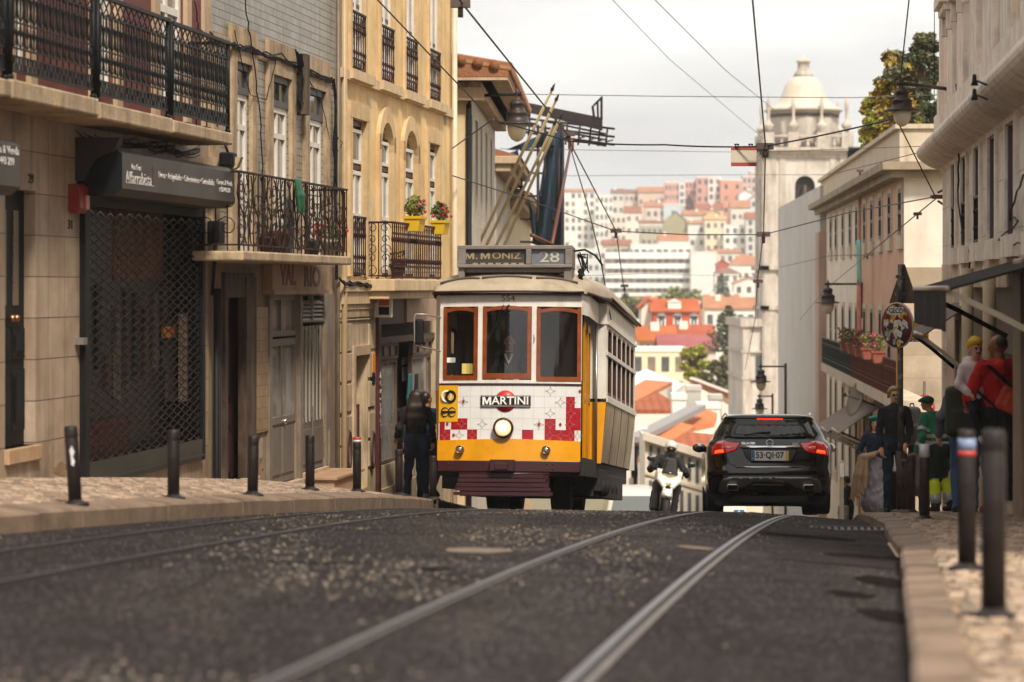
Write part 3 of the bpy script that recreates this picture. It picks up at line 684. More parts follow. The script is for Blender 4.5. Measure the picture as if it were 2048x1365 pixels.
b=MB();x2,z2=B1.xz(305,345,o);b.box(x2-xa,x2-xa+0.035,-o-0.004,-o-0.001,z2-zb_-0.13,z2-zb_+0.06);b.build('red_mark',mat('sign_red','5c1f1a',0.6),root)
shopbox(-160,42,262,352,[('Compra & Venda',-30,37,294,0.1,{}),('t: 932 443 299',-24,28,318,0.09,{'bold':0.0015})],'dark grey shop box cut by the left edge, reading Compra & Venda')
# small fittings
a=empty('alarm_box',B1.w(B1.x(136),0,B1.z(136,427)),B1.rz,'faded red alarm box beside the shop gate','alarm box');hh=B1.z(136,368)-B1.z(136,427);ww=B1.x(158)-B1.x(136)
b=MB();b.prism([(0,0.03),(0,hh),(-0.07,hh),(-0.12,hh-0.03),(-0.12,0.05),(-0.08,0)],0,ww*0.8,'x');b.build('housing',mat('alarm_red','7d1d17',0.45,var=0.2,vs=5),a,0.008)
b=MB();b.box(ww*0.45,ww*0.75,-0.135,-0.12,0.04,hh*0.62);b.build('beacon',mat('beacon_pink','b5655a',0.35),a,0.004)
for s,p0,p1,py in(('31',136,144,450),('29',56,66,358)):
    ftext(B1,s,p0,p1,py,0,0.13,mat('number_brown','3a2418',0.6),name='house_number',ext=0.006)
cmr=empty('floodlight',B1.w(B1.x(405),-0.3,B1.z(405,320)),B1.rz,'black floodlight under the end of the iron balcony','floodlight')
b=MB();b.box(-0.12,0.12,-0.08,0.08,-0.08,0.08);b.build('lamp_head',M_BLACK,cmr,0.02);b=MB();b.tube([(0,0,0.08),(0,0.05,0.2),(0,0.3,0.24)],0.015,6);b.build('bracket',M_BLACK,cmr)
eb=empty('meter_box',B1.w(B1.x(414),0,B1.z(414,487)),B1.rz,'small black meter box with cables at the corner of the stone wall','meter box')
b=MB();b.box(0,0.3,-0.14,0,0,0.26);b.build('housing',M_BLACK,eb,0.015);b=MB()
for k in range(3):b.tube([(0.08+k*0.05,-0.07,0),(0.05+k*0.06,-0.06,-0.2),(0.08+k*0.04,-0.03,-0.6)],0.008,4)
b.build('cable',M_BLACK,eb)
def cablew(B,pts,off,r=0.008,n=6,sag=0.0,jit=0.03,m=None,name='wall_cable'):
    P=[]
    for(a,b_),(c,d)in zip(pts,pts[1:]):
        for k in range(n):
            t=k/n;x,z=B.xz(a+(c-a)*t,b_+(d-b_)*t,off);P.append((x+R.uniform(-jit,jit)*0.4,-off-R.random()*0.02,z-sag*math.sin(pi*t)+R.uniform(-jit,jit)*0.6))
    x,z=B.xz(*pts[-1],off);P.append((x,-off,z));b=MB();b.tube(P,r,4);return b.build(name,m or M_BLACK,B.root)
for k in range(7):cablew(B1,[(150+12*k,262+3*k),(230+20*k,285+R.randint(-8,12)),(330,292+R.randint(-8,14)),(400,300+R.randint(-8,10))],0.05,0.007,sag=0.05)
cablew(B1,[(389,0),(395,60),(418,75)],0.02,0.008)

# --- second building: grey tiles above, worn doors below
B2=Bld('tiled_house',FL,417,z0-0.9,'narrow old building with grey tiled upper wall, rusty balcony and worn doors','building');r=B2.root
M_TILE=mat('grey_tiles','9a9283',0.35,var=0.25,vs=2.5,dirt='564532',dirt_amt=0.7,dirt_s=1.1,streak=0.6,bump=0.003,bs=12,brick=(0.52,0.095,0.007,'463a2e','8a8172'))
M_DKFR=mat('dark_grey_frame','4d4b48',0.55,var=0.3,vs=6,bump=0.003)
M_OLDST=mat('old_stone','b39b7c',0.85,var=0.28,vs=3.5,dirt='4a3627',dirt_amt=0.75,dirt_s=1.5,streak=0.6,bump=0.012,bs=25)
xe=B2.x(672);zt=B2.z(540,530);
W2=[(467,498,122),(540,577,148),(613,646,174)];H2=[(B2.x(a),B2.x(c),B2.z(540,505),B2.z(a,t),0.1)for a,c,t in W2]
zc=B2.z(530,106)
b=MB();wall_mesh(b,0,xe,zt,zc+3.6,H2);shell(b,0,xe,-4,zc+3.6,0,9);b.build('tiled_wall',M_TILE,r)
b=MB()
for a,c,d,e,D in H2:b.box(a-0.26,a,-0.05,0,d,e+0.42).box(c,c+0.26,-0.05,0,d,e+0.42).box(a,c,-0.05,0,e,e+0.42)
b.box(0,0.32,-0.055,0,zt,zc).box(0.32,xe,-0.03,0,zc-0.12,zc+0.02);b.build('window_surround',M_OLDST,r)
for i,(a,c,d,e,D)in enumerate(H2):
    zz=B2.z(W2[i][0],W2[i][2]+62);o=MB();fw=0.07
    window(B2,a,c,zz,e,0.05,M_DKFR,M_GLASS,0.08,name='transom_window')
    w_=window(B2,a+0.03,c-0.03,d,zz,0.07,M_WHITEP,M_GLASS2,0.075,bars_z=(d+0.85,d+1.5),bars_x=((a+c)/2,),name='balcony_door')
    b=MB()
    for k in range(7):b.box(a+0.12,c-0.12,0.015,0.03,d+0.12+k*0.09,d+0.17+k*0.09)
    b.box(a+0.10,c-0.10,0.03,0.05,d+0.08,d+0.8);b.build('louvred_panel',M_WHITEP,w_)
# balcony
OFB=0.6;xa,ztp=B2.xz(488,502,OFB);xb,_=B2.xz(703,511,OFB);xa-=0.03;zbt=B2.z(488,522,OFB)
b=MB();b.box(xa,xb,-OFB,0,zbt,ztp);b.build('balcony_slab',M_SLAB,r,0.02)
zr=B2.z(488,341,OFB);yo=-OFB+0.06;xa+=0.04;xb-=0.04
b=MB();b.box(xa,xb,yo-0.02,yo+0.02,zr-0.025,zr).box(xa,xa+0.03,yo,0,zr-0.025,zr).box(xa,xb,yo-0.01,yo+0.01,ztp+0.06,ztp+0.08).box(xa,xa+0.02,yo,0,ztp+0.06,ztp+0.08).box(xb-0.03,xb,yo,0,zr-0.025,zr)
n=26;Hh=zr-ztp
for k in range(n+1):
    x=xa+(xb-xa)*k/n;rad=0.016 if k%5==0 else 0.008
    b.tube([(x,yo,ztp),(x,yo,zr)],rad,4)
    if k<n:
        xm=x+(xb-xa)/n/2;q=(xb-xa)/n
        zc1=ztp+Hh*(0.28+0.12*math.sin(k*1.3));zc2=ztp+Hh*(0.70+0.08*math.cos(k*0.9))
        b.tube([(xm+q*0.9*math.sin(t*0.9)*math.cos(k*2.2),yo,ztp+0.08+(Hh-0.12)*t/7)for t in range(8)],0.009,4)
        scroll(b,xm,zc1,yo,q*0.8,1 if k%2 else-1,rad=0.007);scroll(b,xm,zc2,yo,q*0.65,-1 if k%2 else 1,rad=0.007,flip=-1)
for k in range(4):y=yo*k/4;b.tube([(xa,y,ztp),(xa,y,zr)],0.008,4)
for zc_ in(0.3,0.62):
    for yy_ in(-0.15,-0.4):scroll(b,0,0,0,0.13,1,1.3,f=lambda P,a=yy_,c=zc_:(xa,a+P[0],ztp+c*Hh+P[2]),rad=0.008)
b.build('balcony_railing',M_RUST,r)
# clutter on the balcony
def pot(loc,s,label,mcol,plant=None,flowers=None,grp=None,box=False,rz=0,name='flower_pot'):
    t=empty(name,loc,rz,label,'flower pot',grp);b=MB()
    if box:b.prism([(-0.09*s,0),(0.09*s,0),(0.12*s,0.2*s),(-0.12*s,0.2*s)],-0.24*s,0.24*s,'x').box(-0.26*s,0.26*s,-0.14*s,0.14*s,0.18*s,0.22*s)
    else:b.lathe([(0.09*s,0),(0.13*s,0.2*s),(0.15*s,0.2*s),(0.15*s,0.25*s),(0.12*s,0.25*s)],n=14)
    b.build('pot',mcol,t)
    if plant:
        b=MB();leafs(b,(0,0,0.36*s),(0.26*s if box else 0.2*s,0.15*s,0.17*s),plant[1],0.035*s);b.build('leaves',plant[0],t)
        if flowers:b=MB();[b.blob((R.uniform(-0.24,0.28)*s,R.uniform(-0.16,0.1)*s,(0.28+0.24*R.random())*s),0.028*s,4)for _ in range(flowers[1])];b.build('blossoms',flowers[0],t)
    return t
def leafs(b,c,rad,n,sz,surf=0.5,k=None,asp=0.6):
    c=Vector(c)
    for _ in range(n):
        d=Vector((R.gauss(0,1),R.gauss(0,1),R.gauss(0,1))).normalized();q=surf+(1-surf)*R.random()
        p=c+Vector((d.x*rad[0]*q,d.y*rad[1]*q,d.z*rad[2]*q));a=Vector((R.gauss(0,1),R.gauss(0,1),R.gauss(0,0.7))).normalized();e=a.cross(Vector((R.gauss(0,1),R.gauss(0,1),R.gauss(0,1)))).normalized()
        s_=sz*R.uniform(0.6,1.4);b.add([p-a*s_,p-e*s_*asp,p+a*s_,p+e*s_*asp],[(0,1,2,3)])
M_LEAF=mat('geranium_leaf',(0.10,0.12,0.03),0.6,var=0.5,vs=14)
M_TERRA=mat('terracotta','8a4a35',0.7,var=0.2,vs=6)
pot(B2.w(B2.x(524,0.3),-0.35,ztp),0.8,'brown clay pot with dry twigs at the left of the rusty balcony',mat('brown_pot','4a2a20',0.7,var=0.3),None)
pot(B2.w(B2.x(548,0.3),-0.35,ztp),1.1,'wide brown clay pot on the floor of the rusty balcony',MATS['brown_pot'],(M_LEAF,40))
pot(B2.w(B2.x(618,0.3),-0.35,ztp),0.8,'dark plastic pot behind the rusty balcony bars',mat('dark_pot','1f1f1d',0.5),(M_LEAF,60),(mat('red_blossom','b3182a',0.6),6))
pot(B2.w(B2.x(655,0.3),-0.32,ztp),0.9,'pale pot with red flowers near the right end of the rusty balcony',mat('pale_pot','a59a8a',0.6),(M_LEAF,90),(MATS['red_blossom'],14))
g=Org(0.012);x_,z_=0,0
for k in range(5):g.chain([(k*0.045+0.01*math.sin(k),0.0,0.0),(k*0.05+0.02,-0.03,-0.18),(k*0.055+0.02+0.03*(k%2),-0.04,-0.38+0.04*(k%3))],[0.025,0.034,0.022],0.03)
clo=g.build('green_cloth',mat('green_fabric','1f5a3c',0.6,var=0.3,vs=8));clo.location=B2.w(*(lambda p:(p[0],-OFB,p[1]))(B2.xz(592,361,OFB)));clo.rotation_euler=(0,0,B2.rz);tag(clo,'green cloth hung over the rusty balcony rail','cloth')
g=Org(0.012)
for k in range(4):g.chain([(k*0.05,0,0),(k*0.055,-0.01,-0.3),(k*0.05,0,-0.75+0.05*(k%2))],[0.03,0.045,0.03],0.03)
clo=g.build('blue_cloth',mat('blue_fabric','3a4250',0.8,var=0.4,vs=7));clo.location=B2.w(*(lambda p:(p[0],-0.3,p[1]))(B2.xz(574,400,0.3)));clo.rotation_euler=(0,0,B2.rz);tag(clo,'dark blue cloth hanging behind the rusty balcony bars','cloth')
# ground floor: openings
hA=(B2.x(444),B2.x(503),B2.z(444,968),B2.z(444,545),0.2)
hB=(B2.x(538),B2.x(593),B2.z(538,975),B2.z(538,590),0.10)
hC=(B2.x(599),B2.x(649),B2.z(599,948),B2.z(599,592),0.10)
M_LOWW=mat('lower_wall_plaster','8f7a62',0.8,var=0.25,vs=2,dirt='4b382b',dirt_amt=0.7,dirt_s=1.4,streak=0.6,bump=0.006)
b=MB();wall_mesh(b,0,xe,-4,zt,[hA,hB,hC]);b.build('ground_floor_wall',M_LOWW,r)
b=MB();x0,x1,za,zb,D=hA;b.box(x0-0.03,x0+0.1,-0.05,0.1,za,zb).box(x1-0.5,x1+0.02,-0.06,0.05,za,zb-0.05).box(x0,x1,-0.04,0.3,zb-0.3,zb);b.build('rotten_door_frame',mat('rotten_wood','3a2a20',0.85,var=0.5,vs=3,dirt='7b6248',dirt_amt=0.5,streak=0.5,bump=0.01),r)
b=MB();b.box(x0,x1,D-0.05,D,za,zb);d=b.build('door',mat('maroon_door','3a1a17',0.6,var=0.35,vs=3,dirt='20100e',dirt_amt=0.4),r)
b=MB();w_=x1-x0-0.5
for q0,q1 in((0.03,0.22),(0.26,0.36),(0.40,0.72),(0.78,0.92)):b.box(x0+0.2,x0+w_-0.05,D-0.08,D-0.05,za+q0*(zb-za),za+q1*(zb-za))
b.build('door_panels',MATS['maroon_door'],d,0.01)
b=MB();b.box(x0-0.1,x1,-0.12,D,za-0.25,za);b.build('door_step',MATS['old_stone'],r,0.02)
M_TILEP=mat('patterned_tiles','9c8568',0.35,var=0.2,vs=9,brick=(0.14,0.14,0.005,'5b4836','8a7356'),tile=1,dirt='6a5640',dirt_amt=0.4)
b=MB();b.box(B2.x(505),B2.x(532),-0.03,0,B2.z(505,868),B2.z(505,615));b.build('tile_panel',M_TILEP,r)
b=MB();b.box(B2.x(532),B2.x(537.5),-0.05,0,-4,B2.z(532,590)).box(B2.x(594),B2.x(598.5),-0.05,0,B2.z(594,962),B2.z(594,590)).box(B2.x(650),B2.x(664),-0.02,0,-4,B2.z(650,590));b.build('door_surround',mat('grey_stone_frame','7b6f62',0.7,var=0.2,vs=4,dirt='4d4138',dirt_amt=0.4,streak=0.4,bump=0.004),r)
M_GDOOR=mat('grey_door_paint','6f6860',0.5,var=0.15,vs=4,dirt='4a433c',dirt_amt=0.4,streak=0.3)
x0,x1,za,zb,D=hB;zk=B2.z(538,680)
window(B2,x0,x1,zk+0.03,zb,0.06,M_GDOOR,M_GLASS2,0.07,bars_x=((x0+x1)/2,),name='transom_window')
d=window(B2,x0,x1,za+0.75*(zk-za)*0.55,zk,0.06,M_GDOOR,M_GLASS2,0.09,bars_x=((x0+x1)/2,),name='grey_door')
zmid=za+0.75*(zk-za)*0.55
b=MB();b.box(x0,x1,0.03,0.08,za,zmid).box(x0+0.08,(x0+x1)/2-0.05,0.012,0.03,za+0.12,zmid-0.05).box((x0+x1)/2+0.05,x1-0.08,0.012,0.03,za+0.12,zmid-0.05);b.build('lower_panels',M_GDOOR,d)
b=MB();b.blob(((x0+x1)/2+0.1,0.0,zmid+0.02),0.04,6);b.build('door_knob',mat('chrome',(0.6,0.58,0.55),0.2,1.0),d)
b=MB();b.box(x0-0.05,x1+0.05,-0.10,0.1,za-0.08,za);b.build('door_sill',M_FRAME,r)
x0,x1,za,zb,D=hC;zk=B2.z(599,646)
b=MB();[b.prism([(0.0,zk+0.03+k*0.055),(0.05,zk+0.075+k*0.055),(0.06,zk+0.07+k*0.055),(0.01,zk+0.02+k*0.055)],x0+0.04,x1-0.02,'x')for k in range(int((zb-0.04-zk)/0.055))]
b.box(x0,x0+0.04,-0.01,0.08,zk,zb).box((x0+x1)/2-0.02,(x0+x1)/2+0.02,-0.01,0.06,zk,zb).box(x1-0.04,x1,-0.01,0.08,zk,zb).box(x0+0.04,x1-0.04,-0.01,0.08,zk,zk+0.03);b.build('air_vent',mat('vent_metal','8a8278',0.45,0.3,var=0.2),r)
b=MB();b.box(x0,x1,0.075,0.1,zk+0.01,zb);b.build('vent_back',M_DARK,r)
zmid=za+(zk-za)*0.33
d=window(B2,x0,x1,zmid,zk-0.05,0.08,M_GDOOR,M_GLASS,0.05,name='barred_door')
b=MB();
for k in range(1,7):x=x0+(x1-x0)*k/7;b.box(x-0.014,x+0.014,0.0,0.02,zmid,zk-0.05)
b.build('door_bars',mat('pale_bars','a39a8c',0.5,0.2),d)
b=MB();b.box(x0,x1,0.02,0.09,za,zmid).box(x0+0.06,x1-0.06,0.0,0.02,za+0.1,zmid-0.1).box((x0+x1)/2-0.015,(x0+x1)/2+0.015,-0.012,0.0,za,zmid+0.2);b.build('lower_panels',M_GDOOR,d)
b=MB();b.box(x0-0.03,x1+0.05,-0.06,0.1,za-0.06,za);b.build('door_sill',M_FRAME,r)
xs0,zst=B2.xz(604,968,0.3);b=MB();b.box(x0+0.02,x1+0.35,-0.5,0,zst-0.04,zst).box(x0+0.06,x1+0.3,-0.46,0,-4,zst-0.04);b.build('door_step',mat('reddish_step','a5846a',0.7,var=0.15,vs=3),r,0.006)
# faded name board with carved letters
pa,pzt=B2.xz(545,528,0.12);pb=B2.x(659,0.12);pz=B2.z(545,580,0.12)
b=MB();b.box(pa,pb,-0.12,0,pz,pzt).box(pa-0.02,pb+0.03,-0.15,0,pz-0.06,pz);nb=b.build('name_board',mat('faded_board','a08468',0.7,var=0.2,vs=3,dirt='6c5340',dirt_amt=0.6,dirt_s=2),r)
for s,q0,q1 in(('VAL',560,592),('RIO',608,640)):ftext(B2,s,q0,q1,552+(q0-560)*0.08,0.12,0.36,mat('faded_letters','6f4d3a',0.8,var=0.3,vs=6),bold=0.012)
b=MB()
for px in(421,427):b.tube([(B2.x(px),-0.07,-3),(B2.x(px),-0.07,zt-0.3)],0.035 if px==421 else 0.02,8)
b.build('drain_pipe',M_BLACK,r)
b=MB();b.tube([(B2.x(668),-0.06,-4),(B2.x(668),-0.06,zc+3)],0.03,8);b.build('drain_pipe',mat('grey_pipe','6a5c4e',0.5,var=0.3,vs=3),r)
for k in range(6):cablew(B2,[(419,66+3*k),(455,88+R.randint(-4,6)),(500,98+R.randint(-3,6)),(560,116+R.randint(-5,6)),(620,143+R.randint(-4,5)),(664,156+2*k)],0.06,0.011,n=4,sag=0.02,jit=0.05)
for k in range(5):cablew(B2,[(664+k,158),(668+k,200),(666+k*1.5,300),(668+k,420),(671+k,560)],0.07,0.009,n=5,jit=0.05)
for k in range(5):cablew(B2,[(590+3*k,100+k*3),(598+2*k,150),(594+3*k,200),(600-k,225)],0.1,0.012,n=4,jit=0.05)
cablew(B2,[(488,0),(500,90),(520,230),(524,350)],0.06,0.008);cablew(B2,[(466,60),(500,190),(530,200),(552,120)],0.06,0.006,jit=0.01)
cablew(B2,[(606,140),(640,200),(660,280)],0.05,0.006,jit=0.01);cablew(B2,[(664,265),(684,285),(668,315)],0.06,0.007,jit=0.01)
b=MB();x_,z_=B2.xz(590,100,0);b.box(x_,x_+0.28,-0.14,0,z_-0.85,z_-0.05);b.build('cable_box',MATS['rotten_wood'],r)
# --- third building: ochre plaster with arched windows
B3=Bld('ochre_house',FL,677,zL(-2.6,40),'ochre plastered house with arched windows and maroon iron balconies','building');r=B3.root
M_OCH=mat('ochre_plaster','dfbd86',0.8,var=0.18,vs=1.0,dirt='9c7c55',dirt_amt=0.6,dirt_s=0.8,streak=0.5,bump=0.004,bs=25)
M_MAR=mat('maroon_paint','4b2222',0.5,var=0.2,vs=5)
M_MARI=mat('maroon_iron','341a1a',0.6,0.0,spec=0.2,var=0.3,vs=6)
M_BAND=mat('pale_band','cfb590',0.75,var=0.2,vs=4,dirt='7d6243',dirt_amt=0.5,dirt_s=2,streak=0.4,bump=0.006)
M_STONE3=mat('rusticated_stone','bda888',0.75,var=0.15,vs=2,dirt='604b38',dirt_amt=0.7,dirt_s=1.1,streak=0.65,bump=0.005)
xe=B3.x(903);zt=B3.z(690,556)
def xx(p):return B3.x(p)
LO=[(698,727,235,0),(756,781,246,1),(804,830,262,1),(853,873,285,0)]
UP=[(700,727,20,141),(759,784,50,165),(808,831,72,182),(856,877,93,197)]
zl0=B3.z(715,556);zu0=[B3.z(a,bt)for a,c,t,bt in UP][0];zsill=zu0
HL=[]
for a,c,t,ar in LO:HL.append((xx(a),xx(c),zl0+0.02,B3.z(a,t-(4 if ar else 0)),0.1))
HU=[(xx(a),xx(c),zsill,zsill+3.3,0.1)for a,c,t,bt in UP]
b=MB();wall_mesh(b,0,xe,zl0-0.05,zsill+3.9,HL+HU)
for h,(a,c,t,ar)in zip(HL,LO):
    if ar:arch_fill(b,h[0],h[1],h[3],(h[1]-h[0])*0.42,0.1)
shell(b,0,xe,-4.5,zsill+3.9,0,10);b.build('plaster_wall',M_OCH,r)
b=MB()
for h,(a,c,t,ar)in zip(HL,LO):
    q0,q1,d,e,D=h;wd=0.19
    b.box(q0-wd,q0,-0.06,0,d,e-(0.2 if ar else 0)).box(q1,q1+wd,-0.06,0,d,e-(0.2 if ar else 0))
    if ar:
        rise=(q1-q0)*0.42;cx=(q0+q1)/2;hw=(q1-q0)/2;n=12;V=[]
        for k in range(n+1):
            t_=pi*k/n;ci,si=-math.cos(t_),math.sin(t_)
            V+=[(cx+hw*ci,-0.06,e-rise+rise*si),(cx+(hw+wd)*ci,-0.06,e-rise+(rise+wd+0.05)*si),(cx+(hw+wd)*ci,0,e-rise+(rise+wd+0.05)*si),(cx+hw*ci,0,e-rise+rise*si)]
        b.add(V,[(4*k+j,4*k+(j+1)%4,4*k+4+(j+1)%4,4*k+4+j)[::-1]for k in range(n)for j in range(4)])
    else:b.box(q0-wd,q1+wd,-0.065,0,e,e+0.24)
for q0,q1,d,e,D in HU:b.box(q0-0.12,q0,-0.04,0,d,e).box(q1,q1+0.12,-0.04,0,d,e)
b.build('window_surround',mat('sand_surround','ccae84',0.8,var=0.15,vs=4,dirt='8a6a42',dirt_amt=0.4,streak=0.3,bump=0.005),r)
b=MB();b.box(0,xe,-0.07,0,zsill-0.16,zsill-0.02)
for q0,q1,*_ in HU:b.box(q0-0.35,q1+0.3,-0.13,-0.07,zsill-0.14,zsill)
b.build('sill_band',M_BAND,r)
for h in HU:
    window(B3,h[0],h[1],h[2]+0.02,h[3]-0.02,0.085,M_MAR,M_GLASS2,0.06,bars_z=(h[2]+1.0,h[2]+2.3))
    window(B3,h[0]+0.06,h[1]-0.06,h[2]+0.1,h[2]+2.25,0.06,M_WHITEP,M_GLASS2,0.06,bars_x=((h[0]+h[1])/2,),name='casement')
    railing_simple(B3,h[0]+0.01,h[1]-0.01,h[2]+0.02,h[2]+0.88,-0.03,M_MARI,0.15)
for h,(a,c,t,ar)in zip(HL,LO):
    e=h[3]-0.02;zz=h[2]+(h[3]-h[2])*0.70
    window(B3,h[0],h[1],h[2]+0.02,e,0.085,M_MAR,M_GLASS,0.07,bars_z=(zz,))
    window(B3,h[0]+0.1,h[1]-0.08,h[2]+0.06,zz-0.06,0.06,M_WHITEP,M_GLASS2,0.06,bars_x=((h[0]+h[1])/2,),bars_z=(h[2]+0.9,),name='casement')
    window(B3,h[0]+0.1,h[1]-0.08,zz+0.05,e-0.12-(0.15 if ar else 0),0.06,M_WHITEP,M_GLASS,0.05,name='fanlight')
h=HL[0];railing_simple(B3,h[0]+0.01,h[1]-0.01,h[2]+0.02,h[2]+0.88,-0.03,M_MARI,0.15)
# projecting balcony
ob=0.42;xa=B3.x(785,ob);xb=B3.x(881,ob);zr=B3.z(785,443,ob);zs_=B3.z(785,556,ob)
b=MB();b.box(xa-0.05,xb+0.06,-ob-0.04,0,zs_-0.2,zs_-0.02).box(xa+0.02,xb,-ob+0.05,0,zs_-0.32,zs_-0.2);b.build('balcony_slab',M_BAND,r,0.015)
railing_simple(B3,xa,xb,zs_,zr,-ob,M_MARI,0.17,r=0.010)
b=MB();b.box(xa-0.015,xa+0.015,-ob,0,zr-0.03,zr).box(xa-0.01,xa+0.01,-ob,0,zs_+0.02,zs_+0.04)
for k in range(5):y=-ob*k/4;b.tube([(xa,y,zs_),(xa,y,zr)],0.009,4)
for zc_,rr_ in((0.12,0.1),(0.35,0.07),(0.5,0.09),(0.68,0.07),(0.88,0.09)):
    for s in(-1,1):scroll(b,0,0,0,rr_,s,1.2,f=lambda P,c=zc_:(xa,-ob/2+s*0.1+P[0],zs_+c*(zr-zs_)+P[2]),rad=0.008)
b.build('balcony_railing',M_MARI,r)
M_YPOT=mat('yellow_pot','c9a21c',0.5,var=0.08)
M_PINKB=mat('pink_blossom','c03a6e',0.6,var=0.3)
M_LEAFY=mat('light_leaf',(0.22,0.24,0.05),0.6,var=0.5,vs=14)
p=B3.w(B3.x(822,ob),-ob-0.06,zr-0.12);pot(p,1.05,'yellow window box with pink geraniums, left of the pair on the maroon balcony',M_YPOT,(M_LEAFY,420),(M_PINKB,16),'yellow flower boxes on the maroon balcony',True,B3.rz)
p=B3.w(B3.x(873,ob),-ob-0.06,zr-0.12);pot(p,1.0,'yellow window box with red blossoms, right of the pair near the tram',M_YPOT,(M_LEAF,260),(MATS['red_blossom'],18),'yellow flower boxes on the maroon balcony',True,B3.rz)
pot(B3.w(B3.x(770),-0.2,zs_),0.9,'dark red pot inside the near end of the maroon balcony',MATS['brown_pot'],(M_LEAF,40))
# ground floor
hD=(xx(706),xx(735),B3.z(706,985),B3.z(706,712),0.55);hS=(xx(752),xx(872),B3.z(752,985),B3.z(752,590),0.35)
b=MB();wall_mesh(b,0,xe,-4.5,zl0-0.05,[hD,hS]);b.build('ground_floor_wall',M_STONE3,r)
b=MB();b.box(0,xx(752),-0.10,0,zl0-0.20,zl0-0.03).box(0,xx(752),-0.07,0,zl0-0.38,zl0-0.2).box(0,xx(752),-0.04,0,zl0-0.46,zl0-0.38);b.build('string_course',MATS['pale_band'],r)
b=MB()
for py in(640,708,768,830,895,955):
    z=B3.z(680,py);b.box(0.03,hD[0]-0.18,-0.025,0,z+0.02,z+(0.42 if py!=640 else 0.38))if py>650 else b.box(0.03,xx(748),-0.025,0,z+0.02,z+0.42)
    if py>650:b.box(hD[1]+0.02,xx(748),-0.025,0,z+0.02,z+0.4)
z=B3.z(680,708);b.box(0.03,xx(748),-0.026,0,z+0.46,B3.z(680,640));b.build('ashlar_blocks',M_STONE3,r,0.01)
b=MB();b.box(hD[0]-0.16,hD[0],-0.05,0.3,hD[2],hD[3]+0.14).box(hD[0],hD[1]+0.04,-0.05,0.02,hD[3],hD[3]+0.14);b.build('door_surround',M_FRAME,r)
b=MB();b.box(hD[0],hD[1],0.5,0.55,hD[2],hD[3]);b.build('door_back_wall',mat('passage_plaster','93806c',0.8,var=0.15,vs=3),r)
b=MB();b.box(hD[1]-0.03,hD[1]-0.004,0.12,0.42,hD[3]-1.75,hD[3]-0.75);pq=b.build('framed_notice',M_MAR,r);b=MB();b.box(hD[1]-0.036,hD[1]-0.03,0.15,0.39,hD[3]-1.7,hD[3]-0.8);b.build('notice_sheet',mat('notice_grey','6d6258',0.5,var=0.4,vs=14),pq)
for px,py in((693,900),(741,900)):
    x,z=B3.xz(px,py);b=MB();b.tube([(x+0.13*math.cos(a*pi/8),-0.03,z+0.26*math.sin(a*pi/8))for a in range(16)],0.035,6,closed=True);b.blob((x,-0.01,z),(0.11,0.02,0.24),8);b.build('oval_vent',mat('vent_brown','4c382c',0.6,var=0.3),r)
# shop
x0,x1,za,zb,D=hS
b=MB();b.box(x0-0.05,x0+0.12,-0.06,0.3,za-0.4,zb);b.build('shop_pillar',M_MAR,r)
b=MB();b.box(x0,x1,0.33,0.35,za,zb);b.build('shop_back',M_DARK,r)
b=MB();b.box(x0+0.13,xx(803),-0.05,0.0,B3.z(755,650),B3.z(755,583));b.build('fascia_board',mat('oxblood_board','351a1a',0.5,var=0.2),r)
b=MB();b.box(xx(803),xx(866),-0.09,-0.0,B3.z(803,645),B3.z(803,583));b.build('fascia_board',mat('pink_board','a88a76',0.6,var=0.1),r)
zf=B3.z(760,676)
M_WOODF=mat('shop_wood','5f4a3c',0.6,var=0.3,vs=4)
b=MB();b.box(x0+0.13,x1,0.02,0.12,zf-0.1,zf);b.build('shop_transom',M_WOODF,r)
for pa,pb in((762,803),(832,870)):
    a,c=xx(pa),xx(pb);z1=B3.z(762,722);z2=B3.z(762,720)
    window(B3,a,c,z1,zf-0.1,0.1,M_WOODF,mat('blind_glass','7d6d5c',0.3,var=0.2,vs=8),0.05,bars_x=(a+(c-a)/3,a+2*(c-a)/3),name='transom_window')
    window(B3,a,c,B3.z(762,935),z1,0.12,M_WOODF,M_GLASS2,0.06,name='shop_window')
    b=MB();b.box(a,c,0.05,0.3,za-0.3,B3.z(762,935));b.build('stall_riser',M_STONE3,r)
def hang(px,py,w_,h_,m,label,off=0.05,nm='hanging_garment'):
    x,z=B3.xz(px,py,off);o_=Org(0.012)
    for k in range(4):o_.chain([(k*w_/4,0,0),(k*w_/4+0.01,0.01,-h_*0.5),(k*w_/3.6,0,-h_)],[0.02,0.035,0.03],0.03)
    q=o_.build(nm,m);q.location=B3.w(x,-off,z);q.rotation_euler=(0,0,B3.rz);return tag(q,label,'garment','garments hung in the shop doorway')
hang(818,750,0.26,0.75,mat('teal_cloth','2d5f66',0.8,var=0.2),'teal garment hung in the dark shop doorway')
hang(832,750,0.16,0.8,mat('dark_cloth','1a1718',0.8,var=0.2),'black garment beside the teal one in the shop doorway')
for k,py in enumerate((716,735,748)):
    x,z=B3.xz(806,py,-0.2);b=MB();b.box(x,x+0.42,0.2,0.22,z-0.12,z);tag(b.build('small_sign',mat('shop_card','7f7466',0.6,var=0.4,vs=12),r))
for px,py,m,s in((768,578,M_WHITEP,'white'),):
    x,z=B3.xz(747,585,0.0);sg=empty('projecting_sign',B3.w(x-0.1,0,z),B3.rz,'small white and orange sign box projecting at the end of the stone wall','shop sign');b=MB();b.box(0,0.08,-0.3,-0.02,-0.38,0);b.build('box',M_WHITEP,sg,0.01)
    b=MB();b.box(-0.006,0,-0.26,-0.10,-0.2,-0.05);b.build('orange_panel',mat('orange_panel','c7572a',0.5),sg);b=MB();b.box(-0.006,0,-0.26,-0.10,-0.34,-0.22);b.build('dark_panel',M_BLACK,sg)
